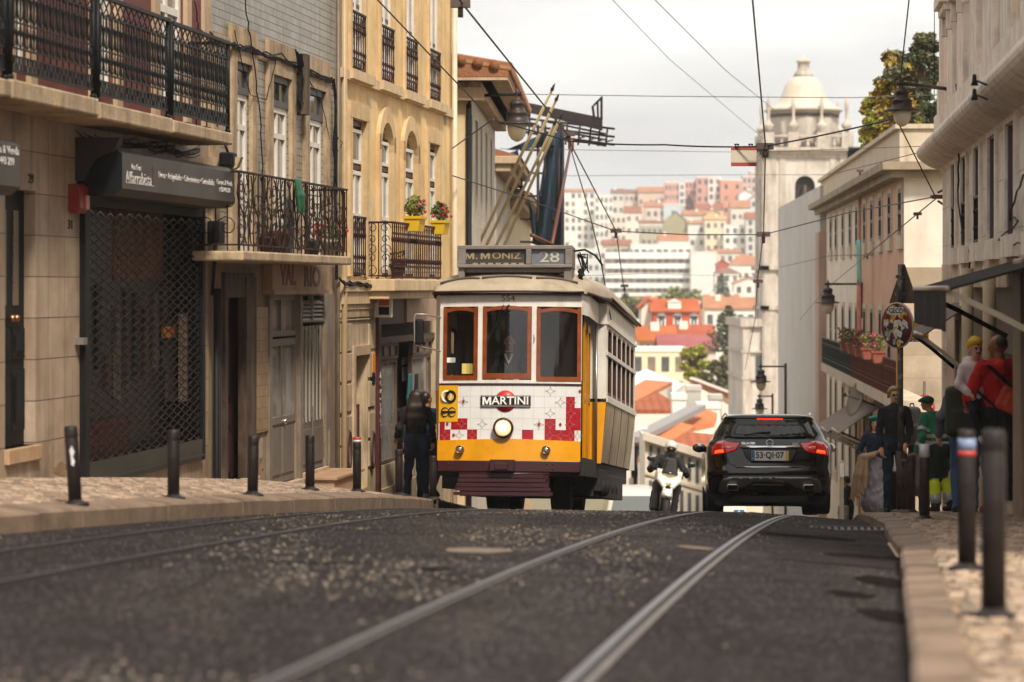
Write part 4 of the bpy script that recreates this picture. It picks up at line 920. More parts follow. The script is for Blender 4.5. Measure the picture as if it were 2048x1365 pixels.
x,z=B3.xz(741,708);b=MB();b.box(x,x+0.2,-0.035,0,z-0.28,z);nn=b.build('notice',MATS['orange_sign'],r);b=MB();b.box(x,x+0.2,-0.035,0,z-0.46,z-0.3);b.build('notice',M_BLACK,r)
# graffiti on the maroon shop pillar
b=MB();X=x0-0.05;
for k in range(9):
    zc=B3.z(752,750+k*15);pts=[(X+0.02+R.random()*0.12,-0.066,zc+R.uniform(-0.07,0.07))for _ in range(5)];b.tube(pts,0.006,3)
b.build('graffiti',mat('graffiti_paint','9a8f90',0.6),r)
b=MB();b.tube([(xx(900),-0.08,-4),(xx(900),-0.08,zsill+3.8)],0.05,8);b.build('drain_pipe',mat('white_pipe','c9b9a0',0.5,var=0.15),r)
b=MB();b.tube([(xx(680),-0.06,-4),(xx(680),-0.06,zsill+3.8)],0.045,8);b.build('drain_pipe',mat('tan_pipe','ab9474',0.5,var=0.15),r)
cablew(B3,[(679,560),(700,568),(740,572),(752,580)],0.1,0.02,jit=0.06);cablew(B3,[(680,566),(715,566),(750,573)],0.1,0.015,jit=0.05)

# --- fourth house, turned down the hill: cream end wall, blue shutters, tiled eaves
M_CREAM=mat('cream_plaster','dcc7a0',0.8,var=0.12,vs=1.0,dirt='a78756',dirt_amt=0.45,dirt_s=0.7,streak=0.4,bump=0.005)
M_STRW=mat('weathered_white','cabfae',0.8,var=0.15,vs=2,dirt='75624b',dirt_amt=0.5,dirt_s=1.0,streak=0.6,bump=0.004)
M_ROOF=mat('roof_tiles','b58662',0.75,var=0.22,vs=1.4,wave=((4.2,0,0),'6f3519',0.75,0.5),bump=0.03,dirt='8e7a55',dirt_amt=0.35,dirt_s=0.8)
F4=Fac(-0.78,52.0,0.033,1)
B4=Bld('shuttered_house',F4,936,zL(-0.8,52)-0.5,'cream house with tall blue shutters and overhanging tiled eaves beyond the ochre house','building');r=B4.root
xe=B4.x(990);ze=B4.z(945,178)
b=MB();b.add([(0,0,-5),(0,9,-5),(0,9,ze),(0,0,ze)],[(0,1,2,3)]);b.build('end_wall',M_CREAM,r)
shut=[]
for px0,px1 in((940,945),(951,956),(961,965),(971,975),(981,984)):shut.append((B4.x(px0),B4.x(px1),B4.z(940,446),B4.z(940,225),0.15))
b=MB();wall_mesh(b,0,xe,-5,ze,shut);b.add([(xe,0,-5),(xe,9,-5),(xe,9,ze),(xe,0,ze)],[(0,1,2,3)]);b.build('street_wall',M_STRW,r)
for h in shut:window(B4,h[0],h[1],h[2],h[3],0.1,mat('blue_shutter','3a5266',0.6,var=0.2,vs=2),mat('blue_glass','24405a',0.2),0.2,name='shutter')
b=MB();b.box(-0.15,xe+0.2,-0.25,0,ze-0.2,ze).box(-0.3,xe+0.3,-0.45,9,ze,ze+0.16).box(-0.22,0,-0.3,9,ze-0.35,ze-0.1);b.build('cornice',M_FRAME,r,0.02)
b=MB();zr_=ze+0.16
b.prism([(-0.75,zr_),(4.5,zr_+0.9),(9.5,zr_),(9.5,zr_-0.1),(-0.75,zr_-0.1)],-0.5,xe+0.5,'x');b.build('roof',M_ROOF,r)
b=MB();b.box(-0.49,xe+0.49,-0.74,9.4,zr_-0.16,zr_-0.101);b.build('soffit',M_FRAME,r)
b=MB()
for k in range(46):x=-0.42+k*0.3;b.tube([(x,-0.8,zr_+0.06),(x,4.4,zr_+0.94)],0.1,8)if x<xe+0.5 else None
for k in range(30):b.tube([(-0.55,-0.5+k*0.3,zr_+0.05+(0.171*(k*0.3+0.25)if k<17 else 0.171*(17*0.3)-0.17*(k-17)*0.3)),(0.0,-0.5+k*0.3,zr_+0.10+(0.171*(k*0.3+0.25)if k<17 else 0.171*(17*0.3)-0.17*(k-17)*0.3))],0.1,8)
b.build('roof_tile_row',M_ROOF,r)
b=MB();b.box(-0.1,0.0,-0.04,0,-5,ze-0.1).tube([(-0.06,-0.02,-5),(-0.06,-0.02,ze-0.4)],0.05,6);b.build('drain_pipe',M_BLACK,r)
# houses behind it
def sidehouse(name,fac,pa,pb,pyc,zb,label,mw,rows,cornice=True,mroof=M_ROOF,mwin=M_GLASS,depth=9,roofh=1.6,parapet=0,endwall=None,grp=None,ww=0.9,gapw=None):
    B=Bld(name,fac,pa,zb,label,'building',grp);r=B.root;xe=B.x(pb);zt=B.z(pa,pyc);xa=0
    if xe<0:xa,xe=xe,0
    holes=[];L_=xe-xa;n=max(1,int(L_/(gapw or 2.3)))
    for(z0,hgt)in rows:
        for k in range(n):
            c=xa+(k+0.5)*L_/n;holes.append((c-ww/2,c+ww/2,z0,z0+hgt,0.15))
    b=MB();wall_mesh(b,xa,xe,-6,zt,holes);shell(b,xa,xe,-6,zt,0,depth);b.build('wall',mw,r)
    for h in holes:window(B,h[0],h[1],h[2],h[3],0.1,M_WHITEP if mwin is M_GLASS else MATS['dark_grey_frame'],mwin,0.08,bars_x=((h[0]+h[1])/2,))
    b=MB()
    for h in holes:b.box(h[0]-0.14,h[0],-0.03,0,h[2]-0.1,h[3]+0.14).box(h[1],h[1]+0.14,-0.03,0,h[2]-0.1,h[3]+0.14).box(h[0],h[1],-0.03,0,h[3],h[3]+0.14).box(h[0],h[1],-0.04,0,h[2]-0.12,h[2])
    if holes:b.build('window_surround',M_FRAME if not endwall else endwall,r)
    if cornice:b=MB();b.box(xa-0.1,xe+0.1,-0.35,0,zt-0.28,zt-0.1).box(xa-0.2,xe+0.2,-0.55,0.3,zt-0.1,zt+0.08);b.build('cornice',M_FRAME if not endwall else endwall,r,0.02)
    if parapet:b=MB();b.box(xa,xe,-0.1,0.15,zt+0.08,zt+parapet);b.build('parapet',mw,r)
    elif mroof:b=MB();b.prism([(-0.6,zt+0.08),(depth/2,zt+roofh),(depth+0.3,zt+0.08)],xa-0.1,xe+0.1,'x');b.build('roof',mroof,r)
    return B
F5=Fac(F4.X0+0.033*14.0-0.1,66.0,0.030,1)
sidehouse('corner_house',F5,991,1020,320,zL(0,66)-1,'weathered cream house with stone cornice, behind the leaning flagpoles',M_STRW,[(2.2,2.0),(5.4,2.0)])
sidehouse('low_house',F5,1020,1062,392,zL(0,90)-2,'ochre house front low behind the blue scaffold netting',M_CREAM,[(2.2,2.0),(5.6,2.0)])
tw=Bld('roof_hut',F5,985,B4.w(0,0,B4.z(945,150)).z-1,'pale rendered roof hut above the tiled eaves','roof hut');b=MB();zz=tw.z(992,185);b.box(0.2,2.2,2,5,-2.5,zz);b.build('wall',M_STRW,tw.root);b=MB();b.prism([(1.8,zz),(3.5,zz+0.8),(5.2,zz)],0,2.4,'x');b.build('roof',M_ROOF,tw.root)

# scaffold with platform and blue netting
sc=empty('scaffold',(1.0,78,-hroad(78)),0,'rusty scaffold tower with a plank deck jutting over the street and torn blue netting','scaffold')
def S(px,py,Y):p=at(px,py,Y);return(p.x-1.0,Y-78,p.z+hroad(78))
M_SCAF=mat('scaffold_tube','2c1a16',0.6,0.4,var=0.3);
b=MB();Ya,Yb=76.5,81.0
A,Bq=S(1010,200,Yb),S(1198,240,Ya)
b.add([S(1008,196,84),S(1205,236,76.5),S(1205,262,76.5),S(1008,214,84),S(1030,204,88),S(1196,240,80),S(1196,258,80),S(1030,220,88)],[(0,1,2,3),(7,6,5,4),(0,4,5,1),(3,2,6,7),(0,3,7,4),(1,5,6,2)]);b.build('deck',mat('deck_boards','33201d',0.7,var=0.3,vs=3),sc)
b=MB()
for k in range(3):
    dy=k*3.0;b.tube([S(1040,236+k*14,Yb),S(1228,258+k*16,Ya)],0.035,6);b.tube([S(1035,232+k*14,Yb+3),S(1210,268+k*12,Ya+3)],0.03,6)
for px in(1060,1085,1110,1135,1160,1182,1200,1215):b.tube([S(px,236+(px-1040)*0.12,Ya+1),S(px-4,285+(px-1040)*0.05,Ya+1)],0.03,6);b.tube([S(px,262+(px-1040)*0.12,Ya),S(px+10,258+(px-1040)*0.13,Ya+3)],0.025,5)
b.build('truss',M_SCAF,sc)
for px in(1076,1090,1118,1124):
    b=MB();b.tube([S(px,250,Ya),S(px,760,Ya)],0.045 if px<1115 else 0.07,6);b.build('upright',M_SCAF,sc)
b=MB()
for py in range(300,500,46):b.tube([S(1040,py,Ya),S(1126,py+2,Ya)],0.03,5)
b.build('crossbar',M_SCAF,sc)
b=MB();b.tube([S(1185,212,Ya),S(1189,242,Ya)],0.035,5).tube([S(1203,194,Ya),S(1203,240,Ya)],0.035,5).tube([S(1195,202,Ya),S(1196,240,Ya)],0.03,5).tube([S(1187,212,Ya),S(1205,194,Ya)],0.03,5);b.build('guard_rail',M_SCAF,sc)
M_NET=mat('blue_netting','1c3848',0.85,var=0.45,vs=1.5,wave=((2.6,0,0.1),'0f1f2c',0.7,2.0))
def net(c,nm='netting'):
    b=MB()
    def fn(u,v):
        l=[c[0][0]+(c[1][0]-c[0][0])*v**0.9,c[0][1]+(c[1][1]-c[0][1])*v];r_=[c[2][0]+(c[3][0]-c[2][0])*v,c[2][1]+(c[3][1]-c[2][1])*v]
        p=S(l[0]+(r_[0]-l[0])*u,l[1]+(r_[1]-l[1])*u,Ya-0.2+0.25*math.sin(u*9+v*2)*(0.5+v));return p
    b.grid(fn,24,14);o=b.build(nm,M_NET,sc);so_=o.modifiers.new('t','SOLIDIFY');so_.thickness=0.01
net([(1098,268),(1064,488),(1126,262),(1124,505)]);net([(1012,300),(1035,300),(1110,258),(1112,292)]);net([(1055,395),(1064,470),(1075,440),(1080,480)]);net([(1010,310),(1030,360),(1036,300),(1050,400)])
# flagpoles leaning out
for i,(pa,pb,lab)in enumerate([((958,488),(1112,163),'first cream flagpole leaning out, tallest and leftmost'),((972,492),(1120,184),'second cream flagpole from the left, leaning out'),((990,496),(1115,235),'third cream flagpole, thin one close beside the rightmost'),((1004,500),(1127,222),'rightmost of the four leaning cream flagpoles')]):
    Y0_=57+i*1.2;Y1_=53.5+i;f=empty('flagpole',at(*pa,Y0_),0,lab+' by the blue shutters','flagpole','flagpoles leaning over the street');d=at(*pb,Y1_)-at(*pa,Y0_)
    b=MB();b.tube([Vector((0,0,0))+d*0.0,d*0.5,d*0.95],[0.032,0.032,0.027],8);b.build('pole',mat('cream_pole','d3bf95',0.6,var=0.1),f)
    b=MB();b.lathe([(0.034,0),(0.036,0.04),(0.015,0.07),(0.026,0.1),(0.0,0.2)],n=8);q=b.build('finial',mat('grey_finial','55504a',0.5,0.5),f);q.location=d*0.95;q.rotation_euler=d.to_track_quat('Z','Y').to_euler()

# flaked render and repairs on the near walls
def flake(B,px,py,w_,h_,m,off=0.0,lift=0.003):
    x,z=B.xz(px,py,off);n=16;b=MB();V=[]
    for k in range(n):a=2*pi*k/n;q=R.uniform(0.55,1.1);V.append((x+w_*math.cos(a)*q,-off-lift,z+h_*math.sin(a)*q))
    b.add(V,[tuple(range(n))]);b.build('plaster_patch',m,B.root)
M_FL1=mat('bare_render','8d7458',0.9,var=0.25,vs=5,bump=0.004);M_FL2=mat('grey_repair','9a8d7c',0.9,var=0.2,vs=5);M_FL3=mat('pale_flake','d0b890',0.85,var=0.15,vs=5)
for px,py,w_,h_,m in((742,205,0.35,0.10,M_FL3),(890,330,0.2,0.25,M_FL3),(744,420,0.3,0.3,M_FL3),(690,420,0.1,0.4,M_FL1),(842,200,0.4,0.08,M_FL1),(890,240,0.2,0.12,M_FL2),(738,260,0.2,0.22,M_FL3)):flake(B3,px,py,w_,h_,m)
for px,py,w_,h_,m in((518,900,0.3,0.18,M_FL2),(516,935,0.35,0.14,M_FL1),(657,900,0.14,0.35,M_FL2),(657,760,0.12,0.3,M_FL1)):flake(B2,px,py,w_,h_,m,0.021)
for px,py,w_,h_,m in((405,940,0.12,0.10,M_FL1),(120,940,0.25,0.08,M_FL1),(300,968,0.7,0.05,M_FL1)):flake(B1,px,py,w_,h_,m)
# ------------------------------------------------------------------ right side of the street
FR=Fac(5.0,28.0,0.0965,-1)
R1=Bld('shop_house',FR,1885,zR(6,41),'tall pink and grey stone house with closed mauve shutters above the dark shop front','building');r=R1.root
M_PINK=mat('pink_plaster','e8ccb8',0.8,var=0.12,vs=1.2,dirt='7d6253',dirt_amt=0.4,streak=0.4,bump=0.004)
M_GST=mat('grey_ashlar','e8dfd3',0.75,var=0.14,vs=2,dirt='6a5a4c',dirt_amt=0.5,dirt_s=0.9,streak=0.5,bump=0.004,brick=(0.9,0.55,0.006,'a99b8d','ddd1c2'))
M_MAUVE=mat('mauve_shutter','5a4548',0.6,var=0.15,vs=3)
M_DKTRIM=mat('stone_trim','e8dccc',0.75,var=0.15,vs=3,dirt='6e5c4d',dirt_amt=0.5,streak=0.4,bump=0.005)
# local x runs towards the camera (right in the picture)
xe=R1.x(2400);zc=R1.z(1960,236);zf=R1.z(1960,520)
W=[(1907,1914,347,500),(1927,1936,327,493),(1952,1963,305,486),(1981,1995,278,478),(2017,2034,248,468)]
xs_=[(R1.x(a),R1.x(c))for a,c,_,_ in W];pitch=xs_[-1][0]-xs_[-2][0];xs_+=[(xs_[-1][0]+pitch*k,xs_[-1][1]+pitch*k)for k in(1,2,3)]
zt_=R1.z(1981,278);zb_=R1.z(1981,478)
H=[(a,c,zb_,zt_,0.08)for a,c in xs_]
b=MB();wall_mesh(b,0,xe,zf,zc,H);b.build('first_floor_wall',M_GST,r)
for i,h in enumerate(H):
    b=MB();b.box(h[0],h[1],0.03,0.08,h[2],h[3]);b.box(h[0],h[0]+0.10,-0.01,0.03,h[2],h[3]);s_=b.build('shutter',M_MAUVE if i>1 else mat('dark_shutter','3c3134',0.6),r)
    b=MB();b.box(h[0]-0.2,h[0],-0.04,0,h[2]-0.02,h[3]+0.2).box(h[1],h[1]+0.2,-0.04,0,h[2]-0.02,h[3]+0.2).box(h[0],h[1],-0.04,0,h[3],h[3]+0.2).box(h[0]-0.25,h[1]+0.25,-0.07,0,h[2]-0.24,h[2]-0.02);b.build('window_surround',M_DKTRIM,r)
    if i<3:railing_simple(R1,h[0],h[1],h[2],h[2]+0.55,-0.02,M_IRON,0.09,orn=False)
# big rolled cornice between the floors
b=MB();n=12;prof=[(0,zc-0.35)]+[(-0.05-0.33*math.sin(pi*k/n)**0.8,zc-0.28+0.50*k/n)for k in range(n+1)]+[(-0.12,zc+0.26),(-0.12,zc+0.50),(0,zc+0.5)]
b.prism([(p,q)for p,q in prof],-0.15,xe,'x');b.build('cornice_roll',M_DKTRIM,r,0.0)
zu=zc+0.5;b=MB();U=[(a-0.02,c+0.12)for a,c in xs_];zub=R1.z(1865,272);zub=zc+1.95
HU=[(a,c,zub,zub+3.4,0.1)for a,c in U]
wall_mesh(b,0,xe,zu,zub+4.4,HU);shell(b,0,xe,-4,zub+4.4,0,9);b.build('upper_wall',M_PINK,r)
for h in HU:
    window(R1,h[0],h[1],h[2],h[3],0.08,MATS['stone_trim'],M_GLASS,0.08,bars_z=(h[2]+1.4,))
    b=MB();b.box(h[0]-0.16,h[0],-0.05,0,h[2],h[3]).box(h[1],h[1]+0.16,-0.05,0,h[2],h[3])
    b.box(h[0]-0.25,h[1]+0.25,-0.26,0,h[2]-0.14,h[2]).box(h[0]-0.2,h[1]+0.2,-0.2,0,h[2]-0.24,h[2]-0.14).box(h[0]-0.14,h[1]+0.14,-0.08,0,zu,h[2]-0.24)
    for q in(h[0]-0.15,h[1]+0.03):b.box(q,q+0.12,-0.16,-0.08,h[2]-0.5,h[2]-0.24)
    b.build('window_surround',M_DKTRIM,r,0.008)
b=MB();b.box(-0.02,0.30,-0.05,0,zu,zub+4.4);b.box(-0.06,0.34,-0.08,0,zu,zu+0.5);b.build('corner_pilaster',M_DKTRIM,r)
# end wall that looks up the street behind the corner, two pilasters
b=MB();b.box(-0.05,0.0,0.02,9,-4,zc+0.3);b.build('side_wall',M_GST,r)
# ground floor: openings
hs=(R1.x(1937),R1.x(2046),R1.z(2046,1040),R1.z(2046,575),1.6);hs2=(R1.x(1911),R1.x(1926),-3.0,R1.z(1911,640),0.5)
M_GFR=mat('ground_floor_stone','c9b49c',0.75,var=0.2,vs=2,dirt='5c4838',dirt_amt=0.6,dirt_s=1.2,streak=0.5,bump=0.006)
b=MB();wall_mesh(b,0,xe,-5,zf,[hs,hs2,(hs[1]+1.0,hs[1]+3.6,hs[2],hs[3],0.6)]);b.build('ground_floor_wall',M_GFR,r)
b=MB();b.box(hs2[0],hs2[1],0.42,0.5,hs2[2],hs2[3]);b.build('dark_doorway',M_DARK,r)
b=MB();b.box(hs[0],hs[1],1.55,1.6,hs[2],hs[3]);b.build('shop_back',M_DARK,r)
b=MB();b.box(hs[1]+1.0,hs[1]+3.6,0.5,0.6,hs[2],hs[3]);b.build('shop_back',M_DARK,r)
for px,m in((1893,M_DKTRIM),(1930,M_DKTRIM)):
    x=R1.x(px);b=MB();b.box(x-0.2,x+0.2,-0.06,0,-5,zf);b.build('pilaster',m,r)
for px in(1955,2001):
    x=R1.x(px);b=MB();b.tube([(x,-0.12,hs[2]),(x,-0.12,zf-0.1)],0.07,10);b.build('shop_column',mat('cream_column','ad9a78',0.5,var=0.15),r)
b=MB();b.box(hs[0],hs[1],0.2,0.4,hs[3]-0.75,hs[3]);b.build('shop_fascia',mat('brown_fascia','3b2c26',0.6,var=0.3),r)
ftext_off=0
b=MB();x=hs[1];b.box(x,x+0.95,-0.1,0,-5,zf-0.05);b.build('shop_pillar',mat('veined_stone','8d7763',0.5,var=0.25,vs=1.5,dirt='4f4036',dirt_amt=0.5),r,0.02)
# shutters/grilles strips far end
for px in(1899,1918):x=R1.x(px);b=MB();[b.box(x-0.1,x+0.12,-0.085,-0.065,-1.8+k*0.1,-1.75+k*0.1)for k in range(34)];b.build('louvre',mat('louvre_paint','6b5c50',0.6),r)
cablew(R1,[(1915,170),(1921,260),(1917,380),(1930,520)],0.05,0.012,n=6,jit=0.02)
cablew(R1,[(2047,350),(2020,440),(2038,440),(2000,478),(2047,490)],0.05,0.01,n=5,jit=0.05)
cablew(R1,[(1942,500),(1940,560),(1946,620)],0.05,0.012)
# awnings
M_AWNB=mat('black_awning','201d1b',0.9,spec=0.15,var=0.3,vs=2,wave=((3.0,0,0),'34302c',0.5))
M_AWNM=mat('awning_metal','a89a88',0.4,0.5,var=0.1)
def awning(B,xa,xb,z_in,out,drop,val,mtop,label,arms=True,grp=None,mval=None,uz=0.0):
    root=empty('awning',B.w(xa,0,z_in),B.rz,label,'awning',grp);L_=xb-xa;b=MB()
    b.add([(0,0,0),(L_,0,0),(L_,-out,-drop),(0,-out,-drop),(0,0,-0.02),(L_,0,-0.02),(L_,-out,-drop-0.02),(0,-out,-drop-0.02)],[(0,1,2,3),(7,6,5,4),(0,3,7,4),(1,5,6,2)])
    b.build('canopy',mtop,root)
    b=MB();b.tube([(-0.03,-out,-drop),(L_+0.03,-out,-drop)],0.026,8);b.build('front_bar',M_AWNM,root)
    b=MB();n=14
    def vf(u,v):return(L_*u,-out-0.01+0.015*math.sin(u*25)*v,-drop-v*val)
    b.grid(vf,30,2);
    b.build('valance',mval or mtop,root)
    if arms:
        for x in(0.08,L_-0.08):b=MB();b.beam((x,0,-drop-0.5),(x,-out*0.55,-drop-0.22),0.04,0.05);b.beam((x,-out*0.55,-drop-0.22),(x,-out,-drop-0.02),0.04,0.05);b.build('arm',M_AWNM if x>1 else M_BLACK,root)
    return root
_o=0.95;xa=R1.x(1830,_o);xb=R1.x(1895,_o);zq=R1.z(1895,578,_o)
awning(R1,xa,xb,zq+0.27,_o,0.27,0.36,M_AWNB,'black awning with fringed valance over the near shop',mval=M_AWNB)
_o=0.6;xa2=R1.x(1820,_o);zq=R1.z(1824,664,_o);awning(R1,xa2,xa2+3.6,zq+0.4,_o,0.4,0.05,mat('faded_brown_awning','5c4639',0.8,var=0.3,vs=2),'faded brown awning folded low below the black one',grp=None)

# --- second building: pale end wall, pink and white street front, roof garden
FR2=Fac(8.53,62.0,0.055,-1)
R2=Bld('garden_house',FR2,1648,zR(10,95)-1,'pale and pink house with iron balcony, stone cornice and a planted roof terrace','building');r=R2.root
xc=R2.x(1722);xe=R2.x(1808)
M_OFFW=mat('offwhite_plaster','e2d8c8',0.8,var=0.08,vs=0.8,dirt='a08c74',dirt_amt=0.4,dirt_s=0.6,streak=0.4,bump=0.003)
M_PINK2=mat('faded_pink','cfa58b',0.8,var=0.1,vs=0.8,dirt='9a7c66',dirt_amt=0.4,dirt_s=0.6,streak=0.4,bump=0.003)
M_TRIMR=mat('pale_trim','cdbfaa',0.8,var=0.12,vs=2,dirt='8a7661',dirt_amt=0.4,streak=0.4)
zk=R2.z(1808,330);zp=R2.z(1808,258)
zrow=R2.z(1808,470),R2.z(1808,375)
WU=[(1661,1664.5),(1671,1675),(1685,1689),(1699,1704),(1713,1716),(1728,1733),(1742,1748),(1759,1765),(1777,1784),(1798,1805)]
z1b,z1t=R2.z(1742,742),R2.z(1742,618);gz=R2.z(1700,900),R2.z(1700,775)
hl=[]
for a,c in WU:
    cxm=(R2.x(a)+R2.x(c))/2;w_=0.95
    hl+=[(cxm-w_/2,cxm+w_/2,zrow[0],zrow[1],0.02),(cxm-w_/2,cxm+w_/2,z1b,z1t,0.02),(cxm-w_/2,cxm+w_/2,gz[0]-1.0,gz[1],0.02)]
hl=sorted(hl)
for seg,(s0,s1),m in(('white_front',(0,xc),M_OFFW),('pink_front',(xc,xe),M_PINK2)):
    b=MB();wall_mesh(b,s0,s1,-5,zk,[h for h in hl if s0<h[0]<s1]);b.build(seg,m,r)
for h in hl:
    window(R2,h[0],h[1],h[2],h[3],0.02,M_DKFR,M_DARK,0.10,bars_z=((h[2]+h[3])/2,))
    b=MB();b.box(h[0]-0.12,h[0],-0.03,0,h[2],h[3]+0.12).box(h[1],h[1]+0.12,-0.03,0,h[2],h[3]+0.12).box(h[0],h[1],-0.03,0,h[3],h[3]+0.12).box(h[0]-0.14,h[1]+0.14,-0.07,0,h[2]-0.3,h[2]);b.build('window_surround',M_TRIMR,r)
# end wall facing the camera, cornice, parapet
zeb=R2.z(1808,535);DE=9.5
b=MB();b.add([(xe,0,zeb),(xe,DE,zeb),(xe,DE,zk),(xe,0,zk)],[(0,1,2,3)]);b.add([(0,0,-5),(0,DE,-5),(0,DE,zk),(0,0,zk)],[(0,1,2,3)]);b.add([(0,0,zk),(xe,0,zk),(xe,DE,zk),(0,DE,zk)],[(0,1,2,3)]);b.build('end_wall',mat('white_end_wall','e2d8c8',0.8,var=0.06,vs=0.6,dirt='b09f88',dirt_amt=0.35,dirt_s=0.5,streak=0.35,bump=0.003),r)
b=MB();b.box(xe-0.2,xe+0.04,-0.03,DE,-6,zeb);b.build('end_wall_base',mat('patched_base','b5a48e',0.8,var=0.2,vs=0.9,dirt='8b7863',dirt_amt=0.7,dirt_s=0.7,brick=(1.1,0.5,0.006,'8d7c68','a8967f')),r)
b=MB();b.box(xe+0.001,xe+0.012,1.9,2.45,zk-1.9,zk-1.25);b.build('plaster_patch',mat('tan_patch','a98460',0.8,var=0.2),r)
b=MB();b.box(-0.3,xe+0.3,-0.3,DE,zk-0.28,zk-0.12).box(-0.4,xe+0.5,-0.5,DE,zk-0.12,zk+0.05);b.build('cornice',mat('mossy_cornice','9a8a74',0.85,var=0.3,vs=1.5,dirt='5b5136',dirt_amt=0.6),r)
b=MB();b.box(-0.1,xe+0.05,-0.1,0.15,zk+0.05,zp).box(xe-0.2,xe+0.05,0.15,DE,zk+0.05,zp).box(-0.2,xe+0.12,-0.2,0.22,zp,zp+0.1).box(xe-0.28,xe+0.12,0.22,DE,zp,zp+0.1);b.build('parapet',mat('stained_parapet','cbbca5',0.8,var=0.15,vs=1.2,dirt='8d7b5a',dirt_amt=0.5,streak=0.5),r)
b=MB();b.box(xc-0.1,xc+0.12,-0.08,0,-5,zk);b.build('drain_pipe',mat('salmon_pipe','b98a66',0.5),r)
for k in range(5):
    b=MB();b.box(xe-0.5+0.0,xe-0.46,0.8+k*0.5,0.84+k*0.5,zp+0.1,zp+0.9);b.build('fence_post',M_IRON,r)
b=MB();b.box(xe-0.5,xe-0.46,0.8,3.4,zp+0.86,zp+0.9).box(xe-0.5,xe-0.46,0.8,3.4,zp+0.5,zp+0.53);b.build('terrace_rail',M_IRON,r)
# balcony with panels
ob=0.6;zbt=R2.z(1776,790,ob);zbr=R2.z(1776,716,ob);xb0=R2.x(1645,ob);xb1=R2.x(1800,ob)
b=MB();b.box(xb0,xb1,-ob-0.05,0,zbt-0.22,zbt);b.build('balcony_slab',M_TRIMR,r)
xm=R2.x(1703,ob)
railing_simple(R2,xb0,xm,zbt,zbr,-ob,mat('green_iron','27302d',0.5,0.2),0.16,orn=False,r=0.014)
railing_simple(R2,xm,xb1,zbt,zbr,-ob,mat('red_iron','5a2a1e',0.6,0.2,var=0.3),0.11,orn=True,r=0.014)
b=MB();
for k in range(7):x=xb0+(xm-xb0)*(k+0.1)/7;b.box(x,x+(xm-xb0)/7*0.78,-ob+0.03,-ob+0.04,zbt+0.05,zbr-0.05)
b.build('balcony_panel',mat('frosted_panel','4d5550',0.35,var=0.2),r)
b=MB();b.box(xm,xb1,-ob+0.03,-ob+0.04,zbt+0.12,zbr-0.12);b.build('balcony_panel',mat('rust_mesh','6b3526',0.8,var=0.3,vs=8),r)
for i,(px,lab)in enumerate([(1699,'terracotta trough of geraniums, farthest on the balcony rail'),(1714,'terracotta trough, second from the far end of the balcony rail'),(1729,'terracotta trough in the middle of the balcony rail'),(1745,'terracotta trough, second nearest on the balcony rail'),(1766,'terracotta trough nearest the no-entry sign on the balcony rail')]):
    pot(R2.w(R2.x(px,ob),-ob-0.1,zbr-0.14),1.15,lab,M_TERRA,(mat('warm_leaf',(0.16,0.15,0.03),0.6,var=0.5,vs=14),150),(M_PINKB,7),'flower troughs on the balcony rail',True,R2.rz)
# flag
fl=empty('flag',R2.w(R2.x(1746),-0.25,R2.z(1746,480)),R2.rz,'faded green and red flag hanging on the pink front','flag')
for nm,z0_,z1_,m in(('green_cloth',0,-1.1,mat('flag_green','8dbcae',0.8,var=0.15)),('red_cloth',-1.1,-3.3,mat('flag_red','c78373',0.8,var=0.15))):
    b=MB();b.grid(lambda u,v:(-0.15+0.3*u+0.06*v,0.05*math.sin(u*9)-0.1,z0_+(z1_-z0_)*v),10,6);o=b.build(nm,m,fl);q=o.modifiers.new('t','SOLIDIFY');q.thickness=0.01
# lower awnings and satellite dish
for i,(px,lab)in enumerate([(1712,'farthest of the three brown shop awnings beside the car'),(1734,'middle one of the three brown shop awnings beside the car'),(1762,'nearest of the three brown shop awnings beside the car')]):
    o_=1.1;x=R2.x(px);awning(R2,x-1.25,x+1.35,R2.z(px,806-i*2),o_,0.72,0.22,mat('brown_awning','7b6a5e',0.8,var=0.15,vs=2,wave=((3,0,0),'8d7c70',0.3)),lab,grp='brown awnings along the pink front')
dsh=empty('satellite_dish',R2.w(R2.x(1768),0.0,R2.z(1768,812)),0,'grey satellite dish on a wall arm above the brown awnings','satellite dish')
b=MB();b.lathe([(0.0,0),(0.2,0.02),(0.36,0.07),(0.45,0.12),(0.44,0.13),(0.3,0.07),(0,0.02)],n=20);d=b.build('dish',mat('dish_grey','7c6e62',0.5,var=0.1),dsh);d.rotation_euler=(0.25,-1.25,0);d.location=(-0.6,-0.2,0.15)
b=MB();b.tube([(-0.6,-0.2,0.15),(-0.2,0,0)],0.025,6).tube([(-0.6,-0.2,0.15),(-0.95,-0.25,0.25)],0.015,6);b.build('arm',M_DKFR,dsh);b=MB();b.blob((-0.97,-0.25,0.27),0.05,6);b.build('receiver',M_DKFR,dsh)
# narrow yellow house with graffiti
Y1=Bld('yellow_house',Fac(R2.w(0,0,0).x+0.02,R2.w(0,0,0).y+0.6,0.055,-1),1644,-16,'narrow pale yellow house with black graffiti beside the awnings','building')
p=R2.w(0,0,0);b=MB();Yy=p.y+0.4;a_=at(1641,600,Yy).x;zt_=at(1641,640,Yy).z;mi=Y1.Mi
yb=MB();yb.box(a_,a_+1.2,Yy,Yy+3,-17,zt_);yb.T=None
o=yb.build('wall',mat('pale_yellow','d9cb8d',0.8,var=0.1,vs=1,dirt='a89a6a',dirt_amt=0.3),Y1.root);o.matrix_parent_inverse=mi
b=MB();gp=[[(1652,792),(1644,800),(1646,812),(1654,810),(1655,796),(1650,802),(1646,812)],[(1641,838),(1650,820),(1655,838),(1643,834)],[(1647,830),(1656,845),(1650,826),(1658,840)]]
for g_ in gp:b.tube([at(x,y,Yy-0.02)for x,y in g_],0.03,4)
